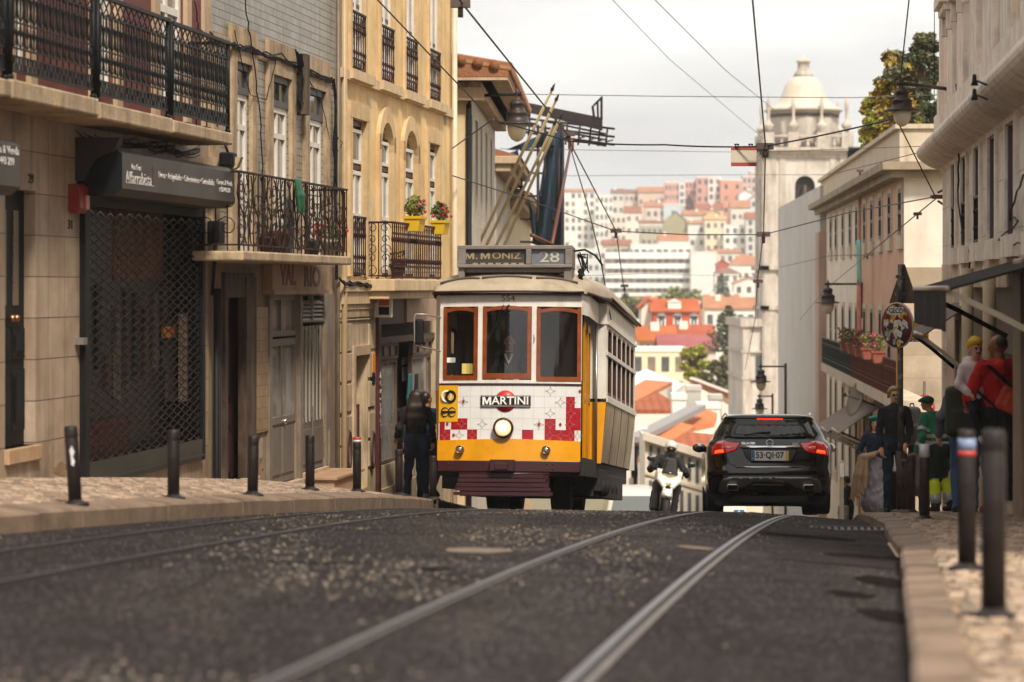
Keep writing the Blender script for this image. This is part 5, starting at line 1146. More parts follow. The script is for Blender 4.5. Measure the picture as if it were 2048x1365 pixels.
o=b.build('graffiti',M_BLACK,Y1.root);o.matrix_parent_inverse=mi
# hoarding: tall sheeted scaffold in front of the church
FH=Fac(R2.w(0,0,0).x-0.1,R2.w(0,0,0).y+3,0.042,-1)
HB=Bld('sheeted_scaffold',FH,1556,-22,'tall scaffold wrapped in pale streaked sheeting in front of the church tower','scaffold');r=HB.root
x1=HB.x(1640);zt_=HB.z(1640,372);M_SHT=mat('pale_sheeting','bdb9b6',0.6,var=0.1,vs=0.5,dirt='a08a7c',dirt_amt=0.5,dirt_s=0.35,streak=0.8,wave=((0.5,0.5,0),'a9a6a5',0.5,1.5))
b=MB();b.box(0,x1,0,3,-8,zt_);b.build('sheeting',M_SHT,r)
b=MB();b.box(x1-1.6,x1+0.06,-0.05,3.02,-8,zt_-1.5);b.build('sheeting',mat('pink_sheeting','b79c8b',0.7,var=0.15,vs=0.5,dirt='8e7565',dirt_amt=0.5,dirt_s=0.4,streak=0.6),r)
# --- church: bell tower
TY=176.0;tp=at(1528,575,TY);tX0=tp.x;tX1=at(1704,575,TY).x;tw_=tX1-tX0;zg=-20.0
T=empty('church_tower',(tX0+tw_/2,TY+tw_/2,zg),0,'white baroque bell tower with bulbous dome, urns and arched belfry','church tower')
def tzp(py):return at(0,py,TY).z-zg
M_TOW=mat('tower_stone','cdc4ba',0.8,var=0.1,vs=0.5,dirt='8b7565',dirt_amt=0.5,dirt_s=0.45,streak=0.7,bump=0.006)
M_TOW2=mat('tower_trim','c4b9ad',0.8,var=0.15,vs=1,dirt='7b6656',dirt_amt=0.55,dirt_s=0.7,streak=0.6,bump=0.006)
h=tw_/2;zc_=tzp(300);zaT,zaB=tzp(352),tzp(470)
b=MB();b.T=Matrix.Translation((0,-h,0));aw=0.62;cxh=at(1610,0,TY).x-(tX0+h)
for rot in range(4):
    b.T=Matrix.Rotation(rot*pi/2,4,'Z')@Matrix.Translation((0,-h,0));cc=cxh if rot==0 else 0
    wall_mesh(b,-h,h,0,zc_,[(cc-aw,cc+aw,zaB,zaT,0.35)]);arch_fill(b,cc-aw,cc+aw,zaT,aw,0.35)
b.T=None;b.build('tower_wall',M_TOW,T)
b=MB();b.box(-h+0.4,h-0.4,-h+0.4,h-0.4,1,zc_);b.build('belfry_inside',mat('belfry_dark','3a302b',0.9),T)
b=MB();b.lathe([(0.10,0.75),(0.22,0.6),(0.26,0.3),(0.38,0.05),(0.4,0)],c=(cxh,-h+0.22,zaT-1.25),n=14);b.build('bell',mat('bell_bronze','3d332a',0.5,0.6),T)
b=MB()
for rot in range(4):
    b.T=Matrix.Rotation(rot*pi/2,4,'Z');
    for x0_,x1_ in((-h,-h+0.75),(h-0.75,h),(-h+0.95,-h+1.35),(h-1.35,h-0.95)):b.box(x0_,x1_,-h-0.09,-h+0.01,0,zc_-0.5)
    for z0_,z1_,o_ in((zc_-0.5,zc_-0.28,0.12),(zc_-0.28,zc_-0.06,0.25),(zc_-0.06,zc_+0.14,0.55),(tzp(540),tzp(532),0.3),(tzp(620),tzp(612),0.2)):b.box(-h-o_,h+o_,-h-o_,-h+0.3,z0_,z1_)
b.T=None;b.build('tower_trim',M_TOW2,T)
# octagonal drum, balustrade, urns, dome
zb0=zc_+0.14;zd=tzp(232);b=MB()
b.lathe([(h*0.80,zb0),(h*0.80,tzp(226)),(h*0.86,tzp(222)),(h*0.82,tzp(218))],n=8,smooth=False);b.build('drum',M_TOW2,T);T.children
b=MB();b.lathe([(h*0.825,tzp(231)),(h*0.825,tzp(221))],n=8,smooth=False);b.build('drum_band',mat('dark_band','5d5049',0.8,var=0.3),T)
b=MB();pr=[(0.92,218),(0.82,211),(0.67,204),(0.57,196),(0.51,187),(0.47,176),(0.43,166),(0.36,157),(0.29,151),(0.24,148)]
b.lathe([(h*q,tzp(y))for q,y in pr],n=24);b.build('dome',mat('dome_stone','c9bfb0',0.75,var=0.1,vs=0.5,dirt='a08862',dirt_amt=0.6,dirt_s=0.5,bump=0.006),T)
b=MB();b.lathe([(h*q,tzp(y))for q,y in[(0.24,148),(0.20,140),(0.14,132),(0.135,120),(0.17,118),(0.17,116),(0.12,113),(0.06,109),(0.0,104)]],n=16);b.build('lantern',M_TOW2,T)
b=MB()
for rot in range(4):
    b.T=Matrix.Rotation(rot*pi/2,4,'Z')
    for k in range(9):x=-h+0.55+(2*h-1.1)*k/8;b.lathe([(0.07,zb0),(0.13,zb0+0.22),(0.06,zb0+0.42),(0.10,zb0+0.65)],c=(x,-h+0.1,0),n=8)
    b.box(-h,h,-h-0.06,-h+0.3,zb0+0.65,zb0+0.80)
    for x in(-h+0.3,-h*0.33,h*0.33,h-0.3):b.box(x-0.33,x+0.33,-h-0.1,-h+0.5,zb0,zb0+0.95)
b.T=None;b.build('balustrade',M_TOW2,T)
for sx in(-1,-0.36,0.36,1):
    for sy in(-1,1):
        b=MB();c0=(sx*(h-0.3),sy*(h-0.25),zb0+0.95);b.lathe([(0.12,0),(0.16,0.1),(0.32,0.35),(0.33,0.5),(0.16,0.62),(0.10,0.8),(0.09,1.2),(0.14,1.6),(0.12,1.9),(0.04,2.2),(0,2.3)],c=c0,n=12);b.build('urn',M_TOW2,T)
# church front to the left of the tower
Cf=empty('church',(at(1524,0,TY).x,TY+1,zg),0,'cream stone church front with pilasters left of the bell tower base','church')
b=MB();b.box(-1.1,3.0,-0.6,12,-6,tzp(640));b.build('wall',M_TOW,Cf);b=MB();b.box(-1.3,0.3,-0.9,12,tzp(654),tzp(638)).box(-1.25,0.3,-0.8,12,tzp(760),tzp(754)).box(-1.15,-0.7,-0.75,-0.6,-6,tzp(640)).box(-1.25,0.3,-0.8,12,tzp(706),tzp(702));b.build('cornice',M_TOW2,Cf)
b=MB();b.box(-0.35,0.0,-0.7,-0.6,tzp(752),tzp(712));b.build('niche',mat('green_niche','46524c',0.6),Cf)
# houses between the church and the yellow house, low in the picture
def lowhouse(px0,px1,pyt,Y,m,label,rows=(),roof=None,zb=-24,name='house',nwin=3,grp=None):
    a=at(px0,pyt,Y);c=at(px1,pyt,Y);h_=empty(name,((a.x+c.x)/2,Y,zb),0,label,'house',grp);W_=(c.x-a.x)/2;zt=a.z-zb;ho=[]
    for py0,py1 in rows:
        for k in range(nwin):x=-W_+2*W_*(k+0.5)/nwin;ho.append((x-0.45,x+0.45,at(0,py1,Y).z-zb,at(0,py0,Y).z-zb,0.12))
    b=MB();wall_mesh(b,-W_,W_,0,zt,ho);shell(b,-W_,W_,0,zt,0,8);b.build('wall',m,h_)
    for q in ho:
        f=MB();f.box(q[0],q[1],0.06,0.1,q[2],q[3]);w2=f.build('window',M_GLASS,h_);f=MB();f.box(q[0],q[0]+0.09,0.03,0.06,q[2],q[3]).box(q[1]-0.09,q[1],0.03,0.06,q[2],q[3]).box((q[0]+q[1])/2-0.05,(q[0]+q[1])/2+0.05,0.03,0.06,q[2],q[3]);f.build('frame',M_WHITEP,w2)
    if roof:b=MB();b.prism([(-0.4,zt),(4,zt+roof),(8.4,zt)],-W_-0.3,W_+0.3,'x');b.build('roof',M_ROOF,h_)
    return h_
lowhouse(1560,1645,905,118,mat('cream_low','cdbb9c',0.8,var=0.1),'cream house wall low behind the black car',[(960,1000)],None,nwin=3)
# ------------------------------------------------------------------ the far hillside, house by house
def wm(c):return mat('render_'+c,c,0.8,var=0.10,vs=0.25,dirt='9d8f80',dirt_amt=0.25,dirt_s=0.15)
def rm(c):return mat('tiles_'+c,c,0.8,var=0.18,vs=0.3,wave=((2.2,0,0),'6b3a26',0.35,0.3))
UW=MB();UW.box(-0.5,0.5,-0.04,0.03,-0.5,0.5);UNITW=None
M_FWIN=mat('far_window','5b5a5c',0.3,var=0.5,vs=1.5);M_FWIN2=mat('far_shutter','8b7a6c',0.5,var=0.4,vs=1)
uw=UW.build('window',M_FWIN);UNIT=uw.data;bpy.data.objects.remove(uw)
uw=UW.build('window',M_FWIN2);UNIT2=uw.data;bpy.data.objects.remove(uw)
COLN={'f':'white','e':'cream','d':'sand','c':'beige','a':'olive','p':'pink'}
def hb(px0,px1,pt,pb,Y,wall,label,roof=None,rh=0,nw=0,nf=1,kind='house',ridge='x',dep=None,ww=1.0,wh=1.4,rot=0.0,grp='houses on the far hillside'):
    """house whose front fills the pixel box at distance Y; roof colour and rise in pixels"""
    k=Y/F;cx=((px0+px1)/2-CX)*k;W_=(px1-px0)/2*k;H_=(pb-pt)*k;zb=(HY-pb)*k;D=dep or max(6,W_*1.2)
    h_=empty('house' if kind=='house' else kind.replace(' ','_'),(cx,Y,zb),rot,label,kind,grp)
    b=MB();b.box(-W_,W_,0,D,-14 if Y<600 else-10,H_)
    if roof and ridge=='y':b.add([(-W_,0,H_),(W_,0,H_),(0,0,H_+rh*k),(0,D,H_+rh*k)],[(0,1,2)])
    if roof and ridge=='x':b.add([(-W_,0,H_),(-W_,D,H_),(-W_,D/2,H_+rh*k),(W_,0,H_),(W_,D,H_),(W_,D/2,H_+rh*k)],[(0,1,2),(3,5,4)])
    b.build('wall',wm(wall),h_)
    if roof:
        R_=rh*k;b=MB();o=0.3;t=0.15
        if ridge=='x':b.prism([(-o,H_-0.05),(D/2,H_+R_),(D+o,H_-0.05),(D+o,H_+t),(D/2,H_+R_+t+0.1),(-o,H_+t)],-W_-o,W_+o,'x')
        elif ridge=='y':b.prism([(-W_-o,H_-0.05),(0,H_+R_),(W_+o,H_-0.05),(W_+o,H_+t),(0,H_+R_+t+0.1),(-W_-o,H_+t)],-o,D+o,'y')
        else:b.add([(-W_-o,-o,H_-0.05),(W_+o,-o,H_-0.05),(W_+o,D+o,H_-0.05),(-W_-o,D+o,H_-0.05),(-W_*0.35,D/2,H_+R_),(W_*0.35,D/2,H_+R_)],[(0,1,5,4),(1,2,5),(2,3,4,5),(3,0,4),(3,2,1,0)])
        b.build('roof',rm(roof),h_)
        if R.random()<0.6:b=MB();x_=R.uniform(-0.6,0.6)*W_;b.box(x_-0.4,x_+0.4,D*0.3,D*0.3+0.7,H_,H_+R_+0.6);b.build('chimney',wm('e8dfd2'),h_)
    else:
        b=MB();b.box(-W_-0.05,W_+0.05,-0.08,D,H_,H_+0.35);b.build('parapet',wm('e9e2d8'),h_)
    for f_ in range(nf):
        for j in range(nw):
            if R.random()<0.06:continue
            o=bpy.data.objects.new('window',UNIT if R.random()<0.75 else UNIT2);COL.objects.link(o);o.parent=h_
            o.location=(-W_+2*W_*(j+0.5)/nw,-0.01,H_*(1-(f_+0.5)/nf));o.scale=(min(ww,2*W_/nw*0.55),1,min(wh,H_/nf*0.6))
    return h_
RO,RD,RB='b67f5f','9b604b','8a6253'
H_=[
 (1128,1190,384,486,880,'ece6dd','tall white apartment block at the left edge of the far hill',RO,5,5,7),
 (1190,1226,392,500,870,'e6e2da','white block with a staggered front beside the tall white apartment block',None,0,4,7),
 (1224,1248,386,420,900,'d8d2c8','small grey house with dark red roof high on the far left',RB,7,2,2),
 (1250,1276,386,420,905,'dccfc0','grey house with brown roof left of the pink-walled row',RB,6,3,2),
 (1277,1328,385,412,900,'d8bfb0','pinkish house with long orange roof left of the pink blocks',RO,10,5,1),
 (1330,1358,366,412,890,'d9a59a','pink apartment block with loggias, leftmost on the skyline',None,0,4,3),
 (1358,1370,368,412,889,'e6e0dc','white stair tower between the pink apartment blocks',None,0,1,4),
 (1370,1393,364,412,890,'dca79c','pink apartment block with a small roof turret',None,0,3,4),
 (1393,1418,356,412,885,'cf9d90','dusky pink block with dark loggias in the middle of the skyline',None,0,2,4),
 (1416,1442,356,420,884,'e6ddd6','white fronted slab among the pink blocks',None,0,2,5),
 (1441,1486,362,420,880,'d6947e','plain salmon block right of the white fronted slab',None,0,2,3),
 (1485,1530,353,392,900,'cdb6ae','grey and pink block behind the hanging street sign',None,0,5,3),
 (1500,1516,344,356,910,'c9b8a4','small roof house topping the grey and pink block',None,0,0,1),
 (1291,1331,414,430,860,'d8cabb','low house with broad orange roof under the pinkish house',RO,10,3,1),
 (1250,1282,426,462,850,'e6ddd0','cream house with brown-red roof on the left slope',RD,12,2,2),
 (1222,1252,432,474,848,'e3d5c4','sand coloured block on the left slope',None,0,3,3),
 (1327,1366,410,432,858,'c5cdd2','pale blue walled house beneath the pink blocks',None,0,1,1),
 (1367,1412,431,448,845,'d9d0c2','white house with orange roof below the bare tree',RO,9,3,1),
 (1391,1446,420,440,860,'dccfc0','row house with dark red roof below the salmon block',RD,12,4,1),
 (1411,1440,428,446,842,'e4b882','apricot gabled house in the middle of the hill','d9b089',8,1,1),
 (1280,1330,446,458,835,'eae4da','long low white house with rust roof edge',RD,4,4,1),
 (1328,1376,446,478,825,'a39a78','olive gabled house with blank wall','9d9470',22,0,1),
 (1282,1326,452,484,820,'b3ad94','grey-green house with a strip of windows',None,0,4,2),
 (1376,1412,448,486,822,'ebe6dd','white house with four square windows and orange roof',RO,6,2,2),
 (1410,1452,440,496,815,'e8d9bd','cream house with green shutters on the slope','cfa878',6,3,3),
 (1448,1492,452,500,806,'efeae2','white cube house with small dark windows',None,0,3,3),
 (1462,1500,416,440,850,'e0d6ca','white house with orange roof and dormers under the skyline',RO,14,3,1),
 (1478,1504,388,416,870,'e4e6e8','pale grey gable wall near the church tower','b5a79b',8,0,1),
 (1500,1530,398,430,868,'c9cfd4','bluish gabled house beside the tower',RO,8,2,2),
 (1492,1528,438,508,800,'cfcac2','grey block with wide balconies beside the tower',RD,12,2,5),
 (1206,1262,490,506,800,'b9ad90','low olive house with rust roof above the long white block',RD,9,3,1),
 (1150,1212,500,560,790,'d9d9d6','pale grey block behind the tram trolley pole',None,0,5,3),
 (1318,1376,482,494,800,'e6ded2','white house with orange pitched roof behind the long white block',RO,14,2,1),
 (1262,1380,491,512,790,'e6e6e2','white setback storey over the long apartment block',None,0,5,1),
 (1382,1434,506,606,764,'e4e0da','blank white gable wall right of the long apartment block',None,0,0,1),
 (1424,1482,506,540,780,'e2d5c8','white house with long orange roof right of the blank wall',RO,6,4,2),
 (1458,1528,530,562,740,'e8e2da','white house with orange mansard and round dormers',RO,20,5,1),
 (1430,1478,546,626,700,'e9e4dc','white house with brown hipped roof behind the small pine',RB,10,3,4),
 (1468,1528,568,604,650,'ebe4d8','white house with an orange gable near the church front',RO,12,3,2),
 (1434,1456,530,548,720,'b5533c','narrow rust red gable house',RD,10,1,1),
 (1410,1512,618,690,420,'e8e0d6','white house with bright orange roof right of the red fronted house',RO,20,5,2),
 (1283,1312,618,690,288,'e6dccb','cream gable end beside the red fronted house','c4603b',18,0,1),
 (1278,1350,684,702,262,'cfc8bd','low house with orange-brown roof and a ribbon of windows','b5622f',26,6,1),
 (1345,1426,678,700,264,'d9d0c4','low house with rust tiled roof right of the ribbon windows','a95534',22,4,1),
 (1322,1432,700,716,250,'d5c9bc','shed with crimson roof in front of the rust roofs','a05a5c',24,0,1),
 (1262,1372,704,790,232,'e6dab8','cream house with three tall windows behind the green tree',None,0,4,2),
]
for h in H_:
    px0,px1,pt,pb,Y,wl,lab,rf,rh,nw,nf=h;hb(px0,px1,pt,pb+12,Y,wl,lab,rf,rh,nw,nf,ridge='y' if lab.find('gable')>=0 else('h' if 'hipped' in lab or 'mansard' in lab else 'x'))
# long white apartment block with continuous balconies
k=770/F;L_=empty('apartment_block',((1297-CX)*k,770,(HY-610)*k),0,'long white apartment block with rows of continuous balconies','apartment block');W_=86*k
b=MB();b.box(-W_,W_,0.9,14,-8,102*k);b.build('wall',wm('b3a498'),L_)
for i in range(5):
    z=(14+i*19.5)*k;b=MB();b.box(-W_-0.1,W_+0.1,-0.5,0.9,z,z+1.35);b.build('balcony',wm('f0ede8'),L_)
    for j in range(12):
        o=bpy.data.objects.new('window',UNIT if j%3 else UNIT2);COL.objects.link(o);o.parent=L_;o.location=(-W_+2*W_*(j+0.5)/12+R.uniform(-0.3,0.3),0.88,z+2.0);o.scale=(1.2,1,1.1)
b=MB();b.box(-W_-0.1,W_+0.1,-0.5,14,102*k,102*k+0.4);b.build('roof_edge',wm('f0ede8'),L_)
# red fronted house with three arched windows
k=286/F;A=empty('house',((1352-CX)*k,286,(HY-700)*k),0,'orange-red fronted house with three white arched windows and a dormer','house','houses on the far hillside');W_=46*k;Hh=78*k
b=MB();b.box(-W_,W_,0,6,-4,Hh);b.build('wall',wm('b8553a'),A);b=MB();b.prism([(-0.3,Hh),(2.6,Hh+24*k),(6.3,Hh),(6.3,Hh-0.15),(-0.3,Hh-0.15)],-W_-0.3,W_+0.1,'x');b.build('roof',rm('b9603a'),A)
for px in(1323,1355,1388):
    x=(px-1352)*k;b=MB();b.box(x-0.42,x+0.42,-0.06,0,Hh-1.75,Hh-0.5).lathe([(0.42,-0.06),(0.42,0.0)],c=(x,0,Hh-0.55),n=16,ax='y');f=b.build('window',wm('efeae2'),A)
    for q in(-0.17,0.17):b=MB();b.box(x+q-0.11,x+q+0.11,-0.075,-0.06,Hh-1.65,Hh-0.45);b.build('pane',M_FWIN,f)
b=MB();b.box(-0.8,0.55,0.2,2,Hh+0.1,Hh+0.85).prism([(-0.9,Hh+0.85),(-0.1,Hh+1.2),(0.65,Hh+0.85)],0.1,2,'y');b.build('dormer',wm('e9e2d8'),A)
# filler rows so that the hill is built up on both sides too
fr=random.Random(11);pals=['e9e3da','e2d6c4','d9c9b2','efe9e0','d5b9a8','dcd8d0','e6cfa0']
def filler(px,Y,zb,n=0):
    k=Y/F;w_=fr.uniform(7,15);h_=fr.uniform(6,13);x=(px-CX)*k;c=fr.choice(pals);rf=fr.choice([RO,RO,RD,None,RB])
    nm={'e9e3da':'white','e2d6c4':'cream','d9c9b2':'sand','efe9e0':'bright white','d5b9a8':'pinkish','dcd8d0':'pale grey','e6cfa0':'yellowish'}[c]
    h=hb(px-w_/2/k,px+w_/2/k,HY-(zb+h_)/k,HY-zb/k,Y,c,'%s house %s, half hidden in the packed rows of the hill'%(nm,'with a tiled roof' if rf else 'with a flat roof'),rf,2.6/k if rf else 0,4,int(h_/3),ridge=fr.choice(['x','y','h']),rot=fr.uniform(-0.35,0.35));return h
for Y in(910,870,830,790,745,700,640,560,470):
    k=Y/F;px=780 if Y<800 else 900
    while px<2000:
        if not(1100<px<1560)or(Y>860 and fr.random()<0.3)or(Y in(560,470))or(Y>700 and fr.random()<0.35 and not(Y<780 and 1195<px<1450)):filler(px,Y+fr.uniform(-12,12),tz(0,Y)-(2.0 if Y>700 else 5.0))
        px+=fr.uniform(13,20)/k*(1.6 if not(1100<px<1560)else 1)
for i,px in enumerate(range(1190,1450,37)):
    hb(px,px+fr.uniform(26,36),612-fr.uniform(0,14),660,500+fr.uniform(-20,20),fr.choice(pals),'%s house low in front of the long apartment block'%['first','second','third','fourth','fifth','sixth','seventh','eighth'][i]if i<8 else 'small house',fr.choice([RO,RD,None]),7,3,2)
# foreground roofs below the crest of the street
def roofpoly(name,pts,Yf,m,label,thick=0.25,cat='roof',walls=None,grp=None):
    """a roof plane given by pixel corners with a distance for each, with real thickness, standing on its house walls"""
    P=[at(px,py,Y)for px,py,Y in pts];c=sum(P,Vector())/len(P);zb=min(p.z for p in P)-6
    root=empty(name,(c.x,c.y,zb),0,label,cat,grp);b=MB();L=[p-root.location for p in P];n=len(L)
    b.add(L+[p-Vector((0,0,thick))for p in L],[tuple(range(n)),tuple(range(n,2*n))[::-1]]+[(i,(i+1)%n,(i+1)%n+n,i+n)[::-1]for i in range(n)]);b.build('roof',m,root)
    b=MB();b.add([p-Vector((0,0,thick+0.01))for p in L]+[Vector((p.x,p.y,-9))for p in L],[(i,(i+1)%n,(i+1)%n+n,i+n)[::-1]for i in range(n)]);b.build('wall',walls or wm('e9e1d4'),root);return root
M_ORT=mat('orange_tiles','c47a50',0.8,var=0.12,vs=0.5,wave=((2.6,0,0.6),'b05f33',0.35,0.4),dirt='a87a52',dirt_amt=0.4,dirt_s=0.3)
M_BRT=mat('brown_tiles','a75a36',0.8,var=0.2,vs=1.0,wave=((0.6,0,6),'7d3f26',0.5,1.0));M_PALE=mat('pale_roof','d9d6d2',0.7,var=0.1,vs=0.4)
roofpoly('house',[(1240,800,215),(1240,760,222),(1292,738,226),(1368,768,216),(1330,800,205)],0,M_PALE,'pale grey tent roof left of the green tree',cat='house')
roofpoly('house',[(1240,822,198),(1240,790,203),(1290,760,210),(1345,764,208),(1275,800,200)],0,M_ORT,'house under a narrow orange roof slope beside the tram',cat='house')
roofpoly('house',[(1250,820,180),(1315,784,188),(1372,820,180)],0,M_BRT,'house with brown tiled hip roof in front of the orange slope',cat='house')
roofpoly('house',[(1378,812,200),(1380,755,200),(1490,797,204),(1490,822,204)],0,mat('orange_render','d2754c',0.8,var=0.1,vs=0.3),'tall orange gable end below the olive trees',thick=0.3,cat='house')
b_=at(1383,757,199.8);c_=at(1489,797,203.8)
b=MB();b.beam(b_,c_,0.3,0.18);o=b.build('coping',wm('e6ded2'));o.parent=[x for x in bpy.data.objects if x.get('label','').startswith('tall orange gable')][0];o.matrix_parent_inverse=Matrix.Translation(-o.parent.location)
for pts_,m_,lab in(([(1262,880,150),(1335,838,156),(1390,852,156),(1330,890,150)],M_ORT,'house with a skewed orange roof nearest the tram flank'),([(1342,848,160),(1396,814,164),(1434,826,163),(1428,846,160),(1352,862,158)],M_ORT,'house with an orange roof under the white access block'),
    ([(1322,908,138),(1378,864,145),(1436,870,145),(1424,914,138)],M_BRT,'house with a reddish tiled roof above the motorcyclist'),([(1440,858,149),(1492,850,150),(1492,906,141),(1444,906,141)],M_ORT,'house with an orange roof slope touching the car roof in view'),([(1276,915,142),(1300,884,147),(1332,892,146),(1318,922,141)],M_ORT,'small house with a narrow orange roof left of the motorcyclist')):
    roofpoly('house',pts_,0,m_,lab,cat='house')
b=MB();b.beam(at(1268,880,149),at(1396,815,161),0.9,0.3);tag(b.build('parapet_wall',mat('grey_flashing','8f8a88',0.6)),'grey flashing along the top of the long orange roof','parapet')
for px0,px1,py0,py1,Y,lab in((1374,1402,782,818,196,'white chimney block before the orange gable'),(1420,1444,800,824,196,'small white dormer with window on the orange gable'),(1345,1372,800,838,168,'white party wall stub over the long orange roof'),(1395,1440,818,838,166,'white roof access block above the long orange roof')):
    hb(px0,px1,py0,py1,Y,'ebe4da',lab,None,0,1 if 'window' in lab else 0,1,kind='roof block',dep=2.0,ww=0.6,wh=0.5,grp='roof blocks below the hill')
# white row front going down the street on the left, with tall windows
M_GREYW=mat('grey_window_frame','8d8880',0.6)
k=112/F;RH=empty('row_house',((1358-CX)*k,112,(HY-1075)*k),0,'long cream row house stepping down the street behind the motorcyclist','building')
def RX(px):return(px-1358)*k
def RZ(py):return(1075-py)*k
b=MB();b.prism([(RX(1290),-4),(RX(1440),-4),(RX(1440),RZ(922)),(RX(1290),RZ(874))],0,5,'y');b.build('wall',wm('e0d4c2'),RH)
b=MB();b.beam((RX(1286),-0.1,RZ(872)),(RX(1444),-0.1,RZ(922)),0.5,0.28);b.beam((RX(1290),-0.02,RZ(946)),(RX(1440),-0.02,RZ(988)),0.12,0.12);b.build('cornice',wm('d8cbb8'),RH)
for i in range(9):
    px=1298+i*15.5;dy=(px-1290)*0.32
    for y0,y1 in((888,934),(958,1010)):
        f=MB();f.box(RX(px),RX(px+7),-0.05,0.0,RZ(y1+dy),RZ(y0+dy));w_=f.build('window',M_GREYW,RH);g=MB();g.box(RX(px+1.2),RX(px+5.8),-0.07,-0.05,RZ(y1-2+dy),RZ(y0+2+dy));g.build('pane',M_FWIN,w_)
hb(1240,1300,890,1000,150,'ddd3c6','grey-white house with bluish windows between tram and motorcyclist',RO,10,4,2,ww=0.8,wh=1.6,grp=None)
hb(1380,1480,905,1010,158,'e2d6c6','cream house low behind the black car roof',None,0,4,3,ww=0.8,wh=1.5,grp=None)
hb(1470,1530,850,960,172,'d9cbb8','narrow cream house under the church front',None,0,2,3,ww=0.8,wh=1.5,grp=None)
# ------------------------------------------------------------------ trees
def tree(px,py0,py1,wpx,Y,mleaf,label,n=2600,clumps=16,sz=0.13,dens=0.25,mtr=None,name='tree',grp=None,base=None,second=None,seed=1):
    k=Y/F;rr=random.Random(seed);W_=wpx/2*k;Hh=(py1-py0)*k;zb=(HY-(base or py1+25))*k;root=empty(name,((px-CX)*k,Y,zb),0,label,'tree',grp)
    zc=(HY-(py0+py1)/2)*k-zb;M_T=mtr or mat('bark','5a4634',0.9,var=0.3,vs=3,bump=0.01);b=MB();b.tube([(0,0,0),(0.05*W_,0,zc*0.45),(-0.04*W_,0.03,zc)],[W_*0.11,W_*0.08,W_*0.03],7);cs=[]
    for i in range(clumps):
        a=rr.uniform(0,2*pi);e=rr.uniform(-0.9,1.0);q=rr.uniform(0.35,0.82);c=Vector((W_*q*math.cos(a)*math.sqrt(max(0.05,1-e*e*0.8)),W_*q*0.8*math.sin(a)*math.sqrt(max(0.05,1-e*e*0.8)),zc+e*Hh*0.40));cs.append((c,W_*rr.uniform(0.24,0.42)))
        b.tube([(0,0,zc*0.5),(c.x*0.5,c.y*0.5,(c.z+zc*0.5)/2),c],[W_*0.04,W_*0.025,W_*0.01],4)
    b.build('trunk',M_T,root);lb=MB()
    for i,(c,q)in enumerate(cs):
        lb.k=(i%2)if second else 0;leafs(lb,c,(q,q,q*0.8),n//clumps,sz,surf=dens)
    lb.build('crown',[mleaf,second]if second else mleaf,root);return root
M_LIME=mat('lime_foliage',(0.34,0.33,0.04),0.6,var=0.5,vs=2.5);M_OLIVE=mat('olive_foliage',(0.15,0.14,0.06),0.7,var=0.5,vs=2);M_PALEG=mat('pale_foliage',(0.27,0.28,0.12),0.7,var=0.4,vs=1);M_GOLD=mat('golden_foliage',(0.36,0.25,0.04),0.6,var=0.5,vs=4);M_DKG=mat('dark_foliage',(0.075,0.095,0.038),0.7,var=0.5,vs=4)
tree(1390,694,764,78,205,M_LIME,'round lime green tree in front of the cream house',3600,22,0.16,seed=3)
tree(1440,708,790,74,203,M_OLIVE,'dull olive tree right of the lime green one',3200,20,0.17,seed=4)
tree(1480,716,800,60,206,M_OLIVE,'darker olive tree against the church front',2600,16,0.17,seed=5,second=M_DKG)
tree(1262,590,645,70,320,M_PALEG,'pale green tree above the back of the tram roof',1800,16,0.3,seed=6,second=M_OLIVE)
tree(1360,580,612,90,330,M_PALEG,'wide pale green tree behind the red fronted house',1800,16,0.3,seed=7)
tree(1378,390,424,22,856,mat('bare_twigs','6b5546',0.9),'bare brown tree below the pink blocks',500,10,0.5,seed=8)
tree(1470,690,712,60,250,mat('dry_bush','8a6a34',0.9,var=0.4,vs=1),'dry brown bush under the big Norfolk pine',900,10,0.25,seed=9)
def norfolk(px,py0,py1,Y,wpx,label,seed):
    k=Y/F;rr=random.Random(seed);Hh=(py1-py0)*k;root=empty('pine_tree',((px-CX)*k,Y,(HY-py1)*k),0,label,'pine tree');b=MB();b.tube([(0,0,-3),(0,0,Hh)],[0.3,0.04],6);b.build('trunk',MATS['bark'],root);lb=MB();n=12
    for i in range(n):
        t=i/(n-1);z=Hh*(0.12+0.84*t);L_=wpx/2*k*(1-t)**0.8*rr.uniform(0.85,1.1)+0.15
        for j in range(7):
            a=2*pi*j/7+i;
            for q in range(26):f=rr.random();p=Vector((L_*f*math.cos(a),L_*f*math.sin(a),z+0.25*f*f*L_+rr.uniform(-0.08,0.08)));leafs(lb,p,(0.12,0.12,0.08),1,0.16)
    lb.build('crown',M_DKG,root)
norfolk(1456,612,716,240,92,'tall tiered Norfolk pine in front of the orange roofed white house',2)
norfolk(1443,548,606,500,44,'small tiered pine high behind the white house',5)
# roof terrace planting on the second right-hand house
def gb(px,py0,py1,wpx,Y,m,lab,n,cl,sz,seed,second=None,base=300,name='shrub'):return tree(px,py0,py1,wpx,Y,m,lab,n,cl,sz,0.1,name=name,grp='shrubs on the roof terrace',base=base,second=second,seed=seed)
gb(1800,95,260,110,68,M_GOLD,'golden olive shrub, tall and broad, on the roof terrace',11000,44,0.066,21,M_OLIVE,280)
gb(1852,55,200,70,66,M_DKG,'dark green pine-like tree at the top right of the roof terrace',9000,30,0.062,22,M_OLIVE,280,'tree')
gb(1750,190,290,70,72,M_GOLD,'yellow flowering shrub at the far end of the roof terrace',6000,26,0.066,23,M_LIME,300)
gb(1820,180,275,90,70,M_LIME,'light yellow-green shrub low on the roof terrace',6000,26,0.066,24,M_OLIVE,280)
gb(1868,180,262,60,65,M_DKG,'dark shrub beside the stone corner on the roof terrace',3000,16,0.08,25,None,270)
